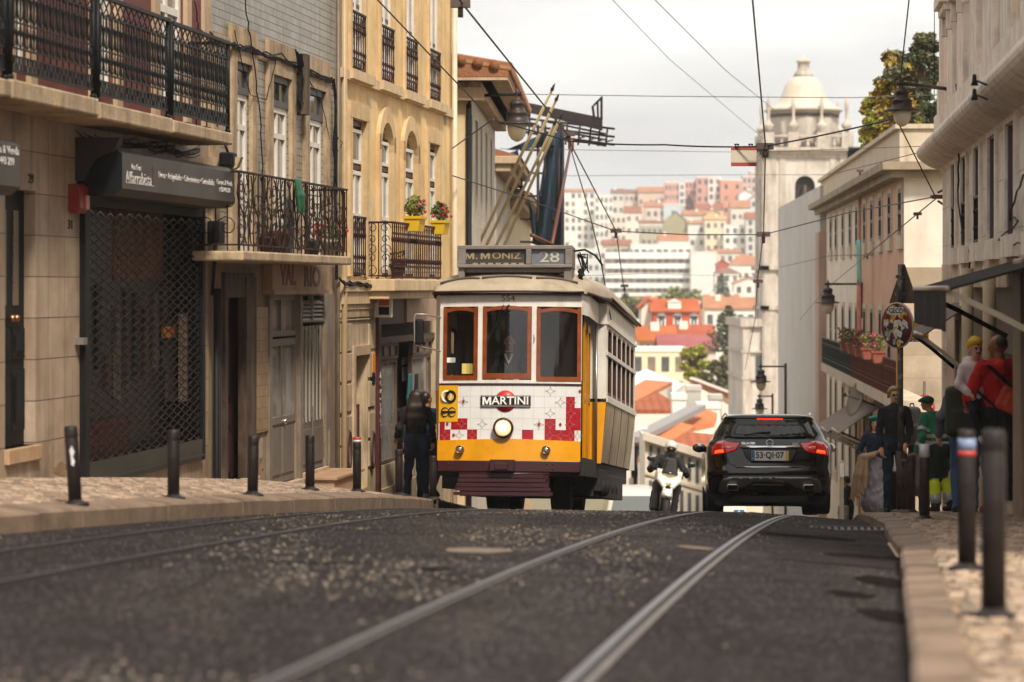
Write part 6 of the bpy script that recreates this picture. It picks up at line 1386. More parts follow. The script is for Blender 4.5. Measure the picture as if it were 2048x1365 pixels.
gb(1728,250,312,36,80,M_LIME,'small yellow shrub hanging over the parapet end',1500,10,0.075,26,M_GOLD,310)
# ------------------------------------------------------------------ the tram
M_TW=mat('tram_white','e0dad0',0.35,var=0.08,vs=3,dirt='8f8272',dirt_amt=0.35,dirt_s=1.3,streak=0.3)
M_TY=mat('tram_yellow','e39a10',0.33,var=0.08,vs=3,dirt='8d5a12',dirt_amt=0.3,dirt_s=2,coat=0.2)
M_TM=mat('tram_maroon','3a1719',0.4,var=0.2,vs=4)
M_TWD=mat('tram_varnished_wood','8a4420',0.3,var=0.3,vs=6,wave=((1,1,22),'7a3512',0.3),coat=0.3)
M_TROOF=mat('tram_roof','ab9c86',0.65,var=0.15,vs=2,dirt='5f5140',dirt_amt=0.6,dirt_s=1.8,bump=0.004)
M_TGREY=mat('tram_aged_metal','857b74',0.5,0.3,var=0.2,vs=5,dirt='5b4f48',dirt_amt=0.4)
M_TSIDE=mat('tram_worn_side','ab9a80',0.45,var=0.3,vs=1.6,dirt='4f423a',dirt_amt=0.7,dirt_s=1.1,streak=0.5)
M_UND=mat('underframe_black',(0.012,0.010,0.010),0.7,var=0.3,vs=5)
M_TGL=mat('tram_glass',(0.02,0.02,0.02),0.03,spec=0.8,alpha=0.14)
M_INT=mat('tram_interior','6b5848',0.7,var=0.3,vs=2)
n=M_TGL.node_tree.nodes;n.remove(n['Principled BSDF']);_t=n.new('ShaderNodeBsdfTransparent');_t.inputs[0].default_value=(0.86,0.86,0.84,1);_g=n.new('ShaderNodeBsdfGlossy');_g.inputs['Roughness'].default_value=0.03;_g.inputs[0].default_value=(0.9,0.9,0.9,1);_m=n.new('ShaderNodeMixShader');_m.inputs[0].default_value=0.045
for a_,c_ in((_t.outputs[0],_m.inputs[1]),(_g.outputs[0],_m.inputs[2]),(_m.outputs[0],n['Material Output'].inputs['Surface'])):M_TGL.node_tree.links.new(a_,c_)
TR=empty('tram',(-0.08,39.3,zroad(-0.04,39.3)),0,'yellow and white vintage tram numbered 554 climbing towards the camera','tram');TR.rotation_euler=(-0.083,0,-0.12)
def yf(x):return 0.13*abs(x)**2.2
def tx(px):return(px-1018)/145.0
def tz_(py):return(1021-py)/145.0
def fpanel(b,x0,x1,z0,z1,off=0.0,th=0.03,n=None,zt=None,zbot=None):
    """curved slab following the tram's front; zt(x)/zbot(x) can bend its edges"""
    n=n or max(2,int(abs(x1-x0)/0.06));V=[]
    for i in range(n+1):
        x=x0+(x1-x0)*i/n;a=zbot(x)if zbot else z0;c=zt(x)if zt else z1
        V+=[(x,yf(x)-off,a),(x,yf(x)-off,c),(x,yf(x)-off+th,c),(x,yf(x)-off+th,a)]
    b.add(V,[(4*i+j,4*i+4+j,4*i+4+(j+1)%4,4*i+(j+1)%4)for i in range(n)for j in range(4)]+[(0,1,2,3),(4*n+3,4*n+2,4*n+1,4*n)])
    return b
XL0,XR0=-0.97,1.01;SILL=tz_(766);TOPW=tz_(609);BAND=2.99;PB=tz_(882)
# body: front posts, sill, fascia
wins=[(tx(885),tx(957),tz_(760),tz_(611)),(tx(967),tx(1066),tz_(758),tz_(609)),(tx(1076),tx(1165),tz_(762),tz_(612))]
body=MB()
fpanel(body,XL0,XR0,SILL-0.005,wins[0][2],0.02,0.06)
fpanel(body,XL0,XR0,TOPW-0.02,BAND,0.0,0.06)
for a,c in((XL0,wins[0][0]),(wins[0][1],wins[1][0]),(wins[1][1],wins[2][0]),(wins[2][1],XR0)):fpanel(body,a,c,wins[0][2],TOPW-0.02,0.01,0.07)
# front corner returns and saloon shell
body.T=None
def qd(*p):body.add(list(p),[tuple(range(len(p)))])
yl=yf(XL0);yr=yf(XR0)
for s,xa,ya in((-1,XL0,yl),(1,XR0,yr)):
    xs2=[xa,s*1.05,s*1.08];ys2=[ya,ya+0.18,ya+0.45]
    if s<0:
        xs2+=[s*1.08,s*1.19];ys2+=[2.0,2.1]
        for(x0,y0),(x1,y1)in zip(zip(xs2,ys2),zip(xs2[1:],ys2[1:])):qd((x0,y0,SILL-0.1),(x1,y1,SILL-0.1),(x1,y1,BAND),(x0,y0,BAND))
    else:
        for(x0,y0),(x1,y1)in zip(zip(xs2+[1.08,1.19],ys2+[2.0,2.1]),zip((xs2+[1.08,1.19])[1:],(ys2+[2.0,2.1])[1:])):qd((x0,y0,2.72),(x1,y1,2.72),(x1,y1,BAND+0.03),(x0,y0,BAND+0.03))
LEN=7.5;YS=2.1;zs0,zw0,zw1=1.64,1.70,2.70
# saloon front bulkhead beside the door, side above the windows, side posts
body.box(0.86,1.19,YS,YS+0.06,zs0,BAND);body.box(-1.19,1.19,LEN-0.06,LEN,0.7,BAND)
for s in(-1,1):
    xo=s*1.19;xi=s*1.14;lo,hi=min(xo,xi),max(xo,xi)
    body.box(lo,hi,YS+0.06,LEN-0.06,zw1,3.06);body.box(lo-0.0,hi+0.0,YS+0.06,LEN-0.06,zs0-0.02,zw0)
    nwin=6;pw=(LEN-YS-0.35)/nwin
    for k in range(nwin+1):y=YS+0.12+k*pw;body.box(lo,hi,y,y+0.12,zw0,zw1)
    body.box(min(xo*1.02,xo),max(xo*1.02,xo),YS-0.02,LEN,zs0-0.05,zs0+0.03);body.box(min(xo*1.025,xo),max(xo*1.025,xo),YS-0.02,LEN,zw1+0.02,zw1+0.05);body.box(min(xo*1.015,xo),max(xo*1.015,xo),YS-0.02,LEN,2.27,2.33)
body.build('body',M_TW,TR)
# front wood framed windows
for i,(a,c,z0,z1)in enumerate(wins):
    fw=0.052;b=MB();g=0.004;cx=(a+c)/2;hw=(c-a)/2;rise=0.05
    arc=lambda x,d=0.0:z1-0.02+rise*(1-((x-cx)/hw)**2)-rise-d+0.0
    a+=g;c-=g;fpanel(b,a,a+fw,z0,z1-0.02,0.03,0.05);fpanel(b,c-fw,c,z0,z1-0.02,0.03,0.05)
    fpanel(b,a+fw,c-fw,z0,z0+fw*(1.5 if i==1 else 1.2),0.03,0.05);fpanel(b,a+fw,c-fw,0,0,0.03,0.05,zt=lambda x:arc(x)+0.01,zbot=lambda x:arc(x,fw*0.8))
    f=b.build('front_window',M_TWD,TR)
    b=MB();fpanel(b,a+fw-0.01,c-fw+0.01,z0+0.04,z1-0.03,0.0,0.006);b.build('pane',M_TGL,f)
b=MB();fpanel(b,XL0,XR0,SILL-0.03,SILL-0.005,0.035,0.03);fpanel(b,XL0,XR0,BAND-0.012,BAND+0.015,0.06,0.05);b.build('maroon_moulding',M_TM,TR)
# tiled advertising panel
M_TTILE=mat('white_tiles','dcdad6',0.25,var=0.05,vs=6);b=MB();fpanel(b,XL0,XR0,PB,SILL-0.03,0.02,0.04);pan=b.build('front_panel',M_TTILE,TR)
M_JOINT=mat('tile_joint','b3afab',0.5);M_TRED=mat('tile_red','a3202a',0.3,var=0.12,vs=12);rowh=(SILL-0.03-PB)/5
def cxm(cx):return tx(820+cx/2.275)
b=MB()
for k in range(1,5):fpanel(b,XL0,XR0,PB+k*rowh-0.0015,PB+k*rowh+0.0015,0.0215,0.003)
for k in range(14):x=cxm(135+48.6*k);fpanel(b,x-0.0015,x+0.0015,PB,SILL-0.03,0.0216,0.003,n=1)
b.build('tile_joints',M_JOINT,pan)
def rowz(r):z1=SILL-0.03-r*rowh;return z1-rowh,z1
for(c0,c1,r0)in((718,757,1),(718,785,2),(623,672,3),(718,785,3),(623,757,4),(520,571,4),(190,267,3),(135,160,3),(135,187,4),(267,313,4)):
    z0,z1=rowz(r0);b=MB();fpanel(b,cxm(c0),min(cxm(c1),XR0),z0,z1,0.024,0.006);o=b.build('red_tile',M_TRED,pan)
b=MB()
def arcs(cx,r_,q=0.055,m=None):
    z0,z1=rowz(r_);zc=(z0+z1)/2;x=cxm(cx)
    for dx,dz in((-q,-q),(q,-q),(-q,q),(q,q)):
        pts=[]
        for k in range(5):a=math.atan2(-dz,-dx)-0.78+1.57*k/4;X=x+dx*1.25+1.25*q*math.cos(a);pts.append((X,yf(X)-0.028,zc+dz*1.25+1.25*q*math.sin(a)))
        b.tube(pts,0.0022,3)
for cx,r_ in((648,0),(693,1),(648,2),(337,3),(597,3),(247,1),(770,4),(230,4)):arcs(cx,r_)
b.build('tile_ornament',mat('ornament_grey','9a9592',0.5),pan)
b=MB()
for cx,r_ in((740,1),(740,2),(735,3),(647,3),(647,4),(740,4),(695,4),(240,3),(160,4),(290,4)):arcs(cx,r_)
b.build('tile_ornament',mat('ornament_pink','c77a78',0.5),pan)
for cx,r_ in((247,1),(172,3),(597,3),(693,3),(203,4),(779,0)):
    z0,z1=rowz(r_);zc=(z0+z1)/2;x=cxm(cx);y=yf(x)-0.03;b=MB();b.add([(x-0.022,y,zc),(x,y,zc-0.03),(x+0.022,y,zc),(x,y,zc+0.03),(x,y+0.004,zc)],[(0,1,2,3)]);b.build('diamond',M_TRED,pan)
# red disc and black name bar with lettering
zc=tz_(450+802/2.275);x=cxm(443);b=MB();b.lathe([(0,-0.0),(0.148,0.0),(0.148,0.006),(0,0.006)],c=(x,yf(x)-0.034,zc),n=40,ax='y');b.build('red_disc',mat('ad_red','c32a2f',0.35),pan)
b=MB();fpanel(b,cxm(329),cxm(559),zc-0.077,zc+0.077,0.047,0.01);b.build('name_bar',mat('ad_black','151213',0.35),pan)
M_WL=mat('clean_white','ebe7e0',0.4)
b=MB();z_=0.003
for q in(zc-0.071,zc+0.066):fpanel(b,cxm(332),cxm(556),q,q+0.004,0.0485,0.002)
b.build('bar_line',M_WL,pan)
def ttext(s,cx0,cx1,z,h,m,off,par=None,**k):
    a,c=cxm(cx0),cxm(cx1);xm=(a+c)/2;t=text(s,h,m,par or TR,'lettering',(xm,yf(xm)-off,z),(pi/2,0,0),ext=0.0015,**k);w_=max(v.co.x for v in t.data.vertices)-min(v.co.x for v in t.data.vertices);t.scale=((c-a)/w_,1,1)
    me=t.data
    for v in me.vertices:v.co.z-=0
    return t
def emm(x,y,z,w,h,t,m,par):
    b=MB();P=[(0,0),(0,h),(t*1.25,h),(w/2,h*0.42),(w-t*1.25,h),(w,h),(w,0),(w-t,0),(w-t,h*0.66),(w/2+t*0.3,h*0.06),(w/2-t*0.3,h*0.06),(t,h*0.66),(t,0)]
    b.prism([(x+p,z+q)for p,q in P],y,y+0.003,'y');return b.build('letter',m,par)
ttext('ARTINI',382,551,zc,0.155,M_WL,0.052,pan,bold=0.0022)
emm(cxm(338),yf(cxm(350))-0.054,zc-0.055,cxm(378)-cxm(338),0.11,0.026,M_WL,pan)
# yellow operator sign
x0,x1=XL0,cxm(222);z1=SILL-0.03;z0=tz_(450+897/2.275);b=MB();fpanel(b,x0,x1,z0,z1,0.03,0.01);ys_=b.build('yellow_sign',mat('sign_yellow','dba51c',0.35),pan)
def ring(x,z,r,rad,m,par,off=0.036,ys__=1.0):b=MB();b.tube([(x+r*math.cos(a*pi/12),yf(x)-off,z+r*ys__*math.sin(a*pi/12))for a in range(24)],rad,4,closed=True);return b.build('ring',m,par)
zc1=tz_(450+782/2.275);ring(cxm(167),zc1,0.062,0.018,M_WL,ys_,ys__=1.15);ring(cxm(188),zc1,0.062,0.018,M_BLACK,ys_,0.042,1.15)
zc2=tz_(450+853/2.275)
for cx in(161,194):ring(cxm(cx),zc2,0.052,0.007,M_BLACK,ys_,ys__=1.2);b=MB();b.box(cxm(cx)-0.05,cxm(cx)+0.05,yf(cxm(cx))-0.041,yf(cxm(cx))-0.036,zc2-0.015,zc2+0.018);b.build('emblem_bar',M_BLACK,ys_)
ttext('554',420,480,tz_(596),0.115,mat('numeral_dark','3a3a42',0.5),0.004)
# apron, bumper beam, fender, headlamps
b=MB();fpanel(b,XL0-0.01,XR0+0.0,0,0,0.05,0.05,n=30,zt=lambda x:PB+0.01-0.03*abs(x)+0.02,zbot=lambda x:tz_(922));b.build('yellow_apron',M_TY,TR)
b=MB();fpanel(b,XL0,XR0,tz_(944),tz_(922),0.06,0.12,n=20);b.build('bumper_beam',M_TM,TR,0.008)
b=MB();x=tx(1010);b.box(x-0.16,x+0.18,-0.17,-0.02,tz_(943),tz_(920)).box(x-0.08,x+0.09,-0.24,-0.15,tz_(940),tz_(927));
for q in(-0.76,-0.7,0.62,0.7):
    for z in(tz_(938),tz_(928)):b.blob((x+q,yf(x+q)-0.065,z),0.013,4)
b.build('coupler',M_TM,TR,0.006)
def zcow(t):return tz_(948)+(tz_(993)-tz_(948))*t
b=MB()
for k in range(5):
    t=k/5+0.02;hw0=0.575+0.06*t;xo=tx(1010);y=-0.05-0.25*t;b.box(xo-hw0-0.02,xo+hw0+0.12*t,y-0.02,y+0.02,zcow(t+0.15),zcow(t))
b.box(tx(1010)-0.6,tx(1010)+0.64,0.02,0.06,zcow(1),zcow(0));b.tube([(tx(1010)-0.6,-0.06,zcow(0)),(tx(1010)+0.66,-0.06,zcow(0))],0.02,6)
b.build('cowcatcher',M_TM,TR)
def lamp(x,z,r,lit,nm,rim):
    y=yf(x)-0.05;b=MB();b.lathe([(r*0.96,0.05),(r*1.02,-0.04),(r,-0.075),(r*0.82,-0.08),(r*0.80,-0.05),(0.0,-0.045)],c=(x,y,z),n=24,ax='y');h_=b.build(nm,rim,TR)
    b=MB();b.lathe([(r*0.8,-0.052),(r*0.7,-0.065),(r*0.3,-0.075),(0,-0.077)],c=(x,y,z),n=20,ax='y');b.build('lens',lit,h_);return h_
lamp(tx(1012),tz_(856.5),0.140,mat('lamp_lit_ring','e8c9a0',0.2,emit='ffc488',es=0.9,var=0.5,vs=45),'headlight',mat('brown_rim','2b1a12',0.35,0.3))
b=MB();b.lathe([(0.055,-0.14),(0.03,-0.15),(0,-0.152)],c=(tx(1010),yf(0)-0.0,tz_(855)),n=14,ax='y');b.build('headlight_bulb',mat('lamp_bulb','fff6e0',0.3,emit='fff2d6',es=12),TR)
for px in(924,1098):lamp(tx(px),tz_(900),0.058,mat('indicator_lens','a89a8c',0.15,0.6,var=0.4,vs=60),'marker_lamp',mat('indicator_rim','8e7d66',0.3,0.8))
# left front corner skirt, right door
b=MB();b.add([(XL0,yl,SILL-0.1),(-1.05,yl+0.18,SILL-0.1),(-1.08,yl+0.45,SILL-0.1),(-1.08,2.0,SILL-0.1),(XL0,yl,tz_(935)),(-1.01,yl+0.18,tz_(935)),(-1.02,yl+0.45,tz_(935)),(-1.02,2.0,tz_(935))],[(0,1,5,4),(1,2,6,5),(2,3,7,6)])
b.build('yellow_skirt',M_TY,TR);b=MB();b.add([(1.19,YS,zs0-0.05),(0.88,YS,zs0-0.05),(0.86,YS,0.7),(1.12,YS,0.7)],[(0,1,2,3)]);b.box(0.865,0.88,YS-0.015,YS,0.72,zs0)
b.build('yellow_skirt',M_TY,TR)
b=MB();b.box(0.80,1.02,YS+0.05,YS+0.1,0.5,2.72);b.box(-1.05,1.05,YS+0.3,YS+0.35,0.7,2.98);b.build('bulkhead',M_INT,TR)
door=MB()
def leaf(a,c,nm):
    d=Vector(c)-Vector(a);b=MB();up=2.66;bot=0.62
    def P(t,z,o=0.0):p=Vector(a)+d*t;return(p.x+o,p.y,z)
    for t0,t1,z0,z1 in((0,0.14,bot,up),(0.86,1,bot,up),(0.14,0.86,up-0.1,up),(0.14,0.86,bot,bot+0.1),(0.14,0.86,1.55,1.66)):
        p,q=P(t0,z0),P(t1,z0);b.add([p,q,(q[0],q[1],z1),(p[0],p[1],z1),(p[0]-0.03,p[1]+0.02,z0),(q[0]-0.03,q[1]+0.02,z0),(q[0]-0.03,q[1]+0.02,z1),(p[0]-0.03,p[1]+0.02,z1)],[(0,1,2,3),(7,6,5,4),(0,4,5,1),(1,5,6,2),(2,6,7,3),(3,7,4,0)])
    return b,P
for i,(a,c)in enumerate((((1.02,0.55,0),(0.98,1.15,0)),((1.00,1.25,0),(0.98,1.85,0)))):
    b,P=leaf(a,c,'');d_=b.build('door_leaf',M_TY,TR);g=MB();p,q=P(0.12,1.6),P(0.88,1.6)
    g.add([(p[0]-0.01,p[1],1.6),(q[0]-0.01,q[1],1.6),(q[0]-0.01,q[1],2.6),(p[0]-0.01,p[1],2.6)],[(0,1,2,3)]);g.build('pane',M_TGL,d_);g=MB();g.add([(p[0]-0.012,p[1],0.7),(q[0]-0.012,q[1],0.7),(q[0]-0.012,q[1],1.58),(p[0]-0.012,p[1],1.58)],[(0,1,2,3)]);g.build('lower_panel',M_TY,d_)
    g=MB();g.box(a[0]-0.02,a[0]+0.008,a[1],c[1],1.66,2.70);g.box(a[0]-0.005,a[0]+0.010,a[1]+0.08,c[1]-0.08,1.72,2.62);g.build('upper_frame',M_TW,d_)if False else None
b=MB();b.tube([(1.05,2.0,0.6),(1.05,2.0,2.7)],0.02,8);b.build('grab_pole',mat('steel_pole','9a948c',0.3,0.8),TR)
# worn side panels, side windows
for s in(-1,1):
    b=MB();n=8
    def sf(u,v):return(s*(1.195-0.085*(1-v)**1.3),YS+(LEN-YS)*u,0.72+(zs0-0.05-0.72)*v)
    b.grid(sf,12,8);b.build('side_panel',M_TSIDE,TR)
    b=MB()
    for k in range(1,4):y=YS+(LEN-YS)*k/4;b.tube([(s*(1.2-0.085*(1-v/6)**1.3),y,0.72+(zs0-0.77)*v/6)for v in range(7)],0.0035,4)
    b.build('panel_joint',M_TM,TR)
    for k in range(6):
        y0=YS+0.24+k*pw;y1=YS+0.12+(k+1)*pw;fr_=MB();xo=s*1.165;t=0.02
        def bx(a,c,d,e):fr_.box(xo-t,xo+t,a,c,d,e)
        bx(y0,y0+0.05,zw0,zw1);bx(y1-0.05,y1,zw0,zw1);bx(y0+0.05,y1-0.05,zw0,zw0+0.05);bx(y0+0.05,y1-0.05,zw1-0.05,zw1);bx(y0+0.05,y1-0.05,2.26,2.32)
        f=fr_.build('side_window',mat('brown_sash','4e3024',0.5,var=0.2),TR);g=MB();g.box(xo-0.005,xo+0.005,y0+0.04,y1-0.04,zw0+0.03,zw1-0.03);g.build('pane',M_TGL,f)
        g=MB();g.T=Matrix.Rotation(pi/2,4,'Z');g.T=None
        cy=(y0+y1)/2;hw=(y1-y0)/2;V=[]
        for q in range(9):a=pi*q/8;V+=[(s*1.187,cy-hw*math.cos(a),zw1-0.14+0.14*math.sin(a)),(s*1.187,cy-hw*math.cos(a),zw1)]
        g.add(V,[(2*q,2*q+2,2*q+3,2*q+1)for q in range(8)]);g.build('arch_panel',M_TW,f)
# roof
b=MB()
def rf(u,v):
    y=-0.12+(LEN+0.14)*(u**1.6);w_=1.26 if y>2.0 else 1.10+0.16*max(0,(y/2.0));a=pi*v;x=-w_*math.cos(a)
    yy=y+(yf(x)*0.9 if y<1.5 else yf(x)*0.9*max(0,1-(y-1.5)));cap=1.0
    if y<1.2:cap=math.sqrt(max(0,1-((1.2-y)/1.32)**2))
    if y>LEN-1.2:cap=math.sqrt(max(0.0,1-((y-LEN+1.2)/1.25)**2))
    w2=x*(0.90+0.10*min(1,cap+0.3));return(w2,yy,BAND+0.015+0.42*(math.sin(a)**0.58)*cap+(0.04 if y>2 else 0.02*y))
b.grid(rf,44,28);b.build('roof',M_TROOF,TR)
b=MB();
for x0,x1 in((-0.98,-0.42),(-0.38,0.32),(0.38,0.95)):
    pts=[]
    for k in range(9):x=x0+(x1-x0)*k/8;yy_=0.06+0.04*math.sin(pi*k/8);w_=1.10;pts.append((x,yy_+yf(x)*0.9,BAND+0.03+0.42*math.sqrt(1-(x/w_)**2)**0.58*math.sqrt(1-((1.2-yy_)/1.32)**2)))
    b.tube(pts,0.018,6)
b.build('roof_rib',mat('rib_dark','54483e',0.6),TR)
b=MB()
for s in(-1,1):b.tube([(s*1.27,2.0,BAND+0.09),(s*1.27,LEN,BAND+0.09)],0.025,6);b.tube([(s*1.08,0.2,BAND+0.03),(s*1.2,1.2,BAND+0.05),(s*1.27,2.1,BAND+0.09)],0.02,6)
b.tube([(-1.05+2.1*k/16,yf(-1.05+2.1*k/16)-0.11,BAND+0.03)for k in range(17)],0.018,6);b.build('gutter',M_TM,TR)
# clerestory hump and roof gear
b=MB();b.box(-0.5,0.5,1.6,6.6,BAND+0.3,BAND+0.52);b.build('roof_deck',M_TROOF,TR,0.05)
b=MB();b.lathe([(0.34,0),(0.33,0.06),(0.2,0.13),(0,0.15)],c=(0.62,1.3,BAND+0.2),n=18);b.build('roof_dome',M_TROOF,TR)
b=MB();b.box(tx(1040),tx(1090),3.0,3.6,3.78,3.96).box(tx(1046),tx(1084),2.9,3.7,3.52,3.80);b.build('trolley_base',M_TM,TR,0.02)
Mi=Matrix.Translation(TR.location)@Euler(TR.rotation_euler).to_matrix().to_4x4();Mi=Mi.inverted()
pb=Mi@at(1104,490,42.5);pt_=Mi@at(1142,290,47.5);b=MB();b.tube([Mi@at(1062,470,42.2),pb],0.03,6);b.tube([pb,pb+(pt_-pb)*0.5,pt_],[0.035,0.028,0.02],8);tp=b.build('trolley_pole',mat('pole_redbrown','5d3327',0.5,0.3),TR)
b=MB();b.lathe([(0.03,-0.12),(0.05,-0.05),(0.05,0.06),(0.02,0.1)],c=pt_,n=8);b.build('trolley_head',mat('copper_brown','70402a',0.5,0.4),tp)
# destination box
x0,x1=tx(911),tx(1145);z0,z1=tz_(532),tz_(487);b=MB();y0,y1=0.10,0.55
b.box(x0,x1,y0,y1,z1-0.055,z1).box(x0,x1,y0,y1,z0,z0+0.045).box(x0,x0+0.12,y0,y1,z0+0.045,z1-0.055).box(x1-0.10,x1,y0,y1,z0+0.045,z1-0.055).box(tx(1051),tx(1062),y0-0.005,y1,z0+0.045,z1-0.055)
b.box(x0+0.01,x0+0.1,y0+0.05,y1,z0-0.25,z0).box(x1-0.12,x1-0.01,y0+0.05,y1,z0-0.2,z0).box(x0+0.1,x1-0.1,y0+0.1,y1-0.1,z0-0.06,z0);db=b.build('destination_box',M_TGREY,TR,0.008)
b=MB();b.box(x0+0.11,tx(1052),y0+0.06,y0+0.08,z0+0.04,z1-0.05);b.build('blind',mat('blind_brown','3b342e',0.5,var=0.2),db);b=MB();b.box(tx(1061),x1-0.09,y0+0.06,y0+0.08,z0+0.04,z1-0.05);b.build('blind',mat('blind_grey','6b6e73',0.3,var=0.2),db)
M_GOLD_=mat('faded_gold_letter','9c8a66',0.6,var=0.15)
def btext(s,pxa,pxb,z,h,m):t=text(s,h,m,db,'lettering',((tx(pxa)+tx(pxb))/2,y0+0.055,z),(pi/2,0,0),ext=0.001,bold=0.0015);w_=max(v.co.x for v in t.data.vertices)-min(v.co.x for v in t.data.vertices);t.scale=((tx(pxb)-tx(pxa))/w_,1,1)
btext('ONIZ',981,1040,tz_(508),0.125,M_GOLD_)
for q_ in(926,958):emm(tx(q_),y0+0.052,tz_(514.5),0.13,0.088,0.028,M_GOLD_,db)
b=MB();b.box(tx(948),tx(951.5),y0+0.052,y0+0.055,tz_(514.5),tz_(511.5));b.build('full_stop',M_GOLD_,db);btext('28',1078,1118,tz_(511),0.21,mat('pale_numeral','b3ada2',0.6))
b=MB()
for i,q in enumerate('ESTRELA'):x=tx(942)+i*0.108;b.box(x,x+0.07,y0+0.05,y0+0.058,z0+0.046,z0+0.070)
b.build('cut_off_letters',M_GOLD_,db)
b=MB();P0=Vector((x1,0.35,z1-0.06));b.tube([P0,P0+Vector((0.15,0,0.02)),P0+Vector((0.3,0.02,-0.06)),P0+Vector((0.4,0.03,-0.2))],0.016,6)
for k in range(7):q=P0+Vector((0.05,0.05,-0.05));b.tube([q,q+Vector((R.uniform(0,0.15),R.uniform(0,0.1),R.uniform(-0.1,0.05))),q+Vector((R.uniform(0,0.16),0.1,R.uniform(-0.32,-0.1)))],0.012,4)
b.lathe([(0.04,0),(0.03,0.1),(0.045,0.12),(0.03,0.14),(0.045,0.18),(0.02,0.22)],c=(x1+0.08,0.5,z0-0.2),n=8);b.build('roof_cables',M_BLACK,TR)
# mirror on its arm
b=MB();X=lambda cx:tx(820+cx/2.275);Z=lambda cy:tz_(450+cy/2.275)
b.tube([(X(138),0.12,Z(418)),(X(60),0.0,Z(405)),(X(24),-0.02,Z(405)),(X(17),-0.02,Z(420)),(X(20),-0.02,Z(535)),(X(32),-0.02,Z(550)),(X(138),0.12,Z(573))],0.012,6);ma=b.build('mirror_arm',mat('pale_pipe','a0968a',0.35,0.5),TR)
b=MB();b.box(X(22),X(62),-0.06,0.02,Z(545),Z(427));b.build('mirror',M_BLACK,ma,0.03)
b=MB();b.tube([(X(572),yf(0.35)-0.03,Z(490)),(X(576),yf(0.35)-0.06,Z(510)),(X(572),yf(0.35)-0.03,Z(532))],0.006,4);b.build('handle',M_TW,TR)
b=MB();b.tube([(X(455),-0.03,Z(362)),(X(372),-0.045,Z(505))],0.012,4);b.tube([(X(430),-0.03,Z(362)),(X(365),-0.045,Z(520))],0.006,4);b.build('wiper',M_BLACK,TR)
# interior: floor, ceiling, notices, driver
b=MB();b.box(-0.95,0.95,0.35,2.1,0.85,0.9).box(-1.1,1.1,YS+0.1,LEN-0.1,0.85,0.9).box(-1.1,1.1,YS,LEN-0.1,2.9,2.95).box(-1.0,1.0,0.3,2.1,2.9,2.95).box(-1.0,0.78,YS+0.25,YS+0.3,0.9,1.4).box(-0.9,-0.82,0.3,0.5,1.4,1.75).box(-0.95,0.9,0.28,0.55,0.9,1.72);b.build('interior',M_INT,TR)
b=MB();b.box(-1.1,1.1,LEN-0.12,LEN-0.07,0.7,2.95);b.build('rear_bulkhead',M_INT,TR)
for q in range(6):
    for s in(-1,1):b=MB();y=YS+0.8+q*0.75;b.box(s*0.7-0.3,s*0.7+0.3,y,y+0.08,1.2,1.85).box(s*0.7-0.3,s*0.7+0.3,y-0.4,y,1.2,1.3);b.build('seat',M_INT,TR,0.02)
for(c0,c1,y0_,y1_,m)in((238,302,630,677,mat('yellow_paper','cdb964',0.6)),(167,228,625,680,M_BLACK),(166,205,602,625,M_WL)):
    b=MB();xa_,xb_=X(c0),X(c1);xm=(xa_+xb_)/2;b.box(xa_,xb_,yf(xm)+0.005,yf(xm)+0.009,Z(y1_),Z(y0_));b.build('window_notice',m,TR)
b=MB();b.box(X(195),X(228),yf(-0.8)-0.0,yf(-0.8)+0.004,Z(645),Z(627));b.build('window_notice',mat('notice_orange','c2562a',0.6),TR)
for s,cy,h_ in(('28E',641,0.055),('12',667,0.075)):t=text(s,h_,M_WL,TR,'lettering',(X(180),yf(-0.85)-0.004,Z(cy)),(pi/2,0,0),ext=0.001,bold=0.002)
# underframe, truck and wheels
b=MB();b.box(-1.0,1.06,0.2,LEN,0.48,0.74).box(-0.95,1.0,2.2,6.4,0.22,0.5).box(1.0,1.1,2.3,3.3,0.30,0.62).box(-0.3,0.4,0.3,2.2,0.2,0.5).box(0.95,1.12,3.6,6.0,0.2,0.55).box(-0.95,-0.35,0.35,2.2,0.3,0.5);b.build('underframe',M_UND,TR,0.01)
b=MB();
for k in range(8):b.blob((0.85+0.2*(k%2),2.3+0.35*k,0.36),(0.1,0.12,0.13),6)
b.tube([(-1.0,0.5,0.55),(-1.1,0.6,0.3),(-1.05,0.7,0.2)],0.03,6);b.build('under_gear',M_UND,TR)
for y in(2.0,3.9):
    b=MB();b.tube([(-0.6,y,0.36),(0.75,y,0.36)],0.06,8);ax=b.build('axle',M_UND,TR)
    for x in(-0.37,0.56):b=MB();b.lathe([(0.36,-0.13),(0.37,-0.02),(0.36,0.14),(0.3,0.15),(0.0,0.15)],c=(x,y,0.36),n=28,ax='x');b.lathe([(0.0,-0.09),(0.36,-0.09)],c=(x,y,0.36),n=28,ax='x');b.build('wheel',M_UND,TR)
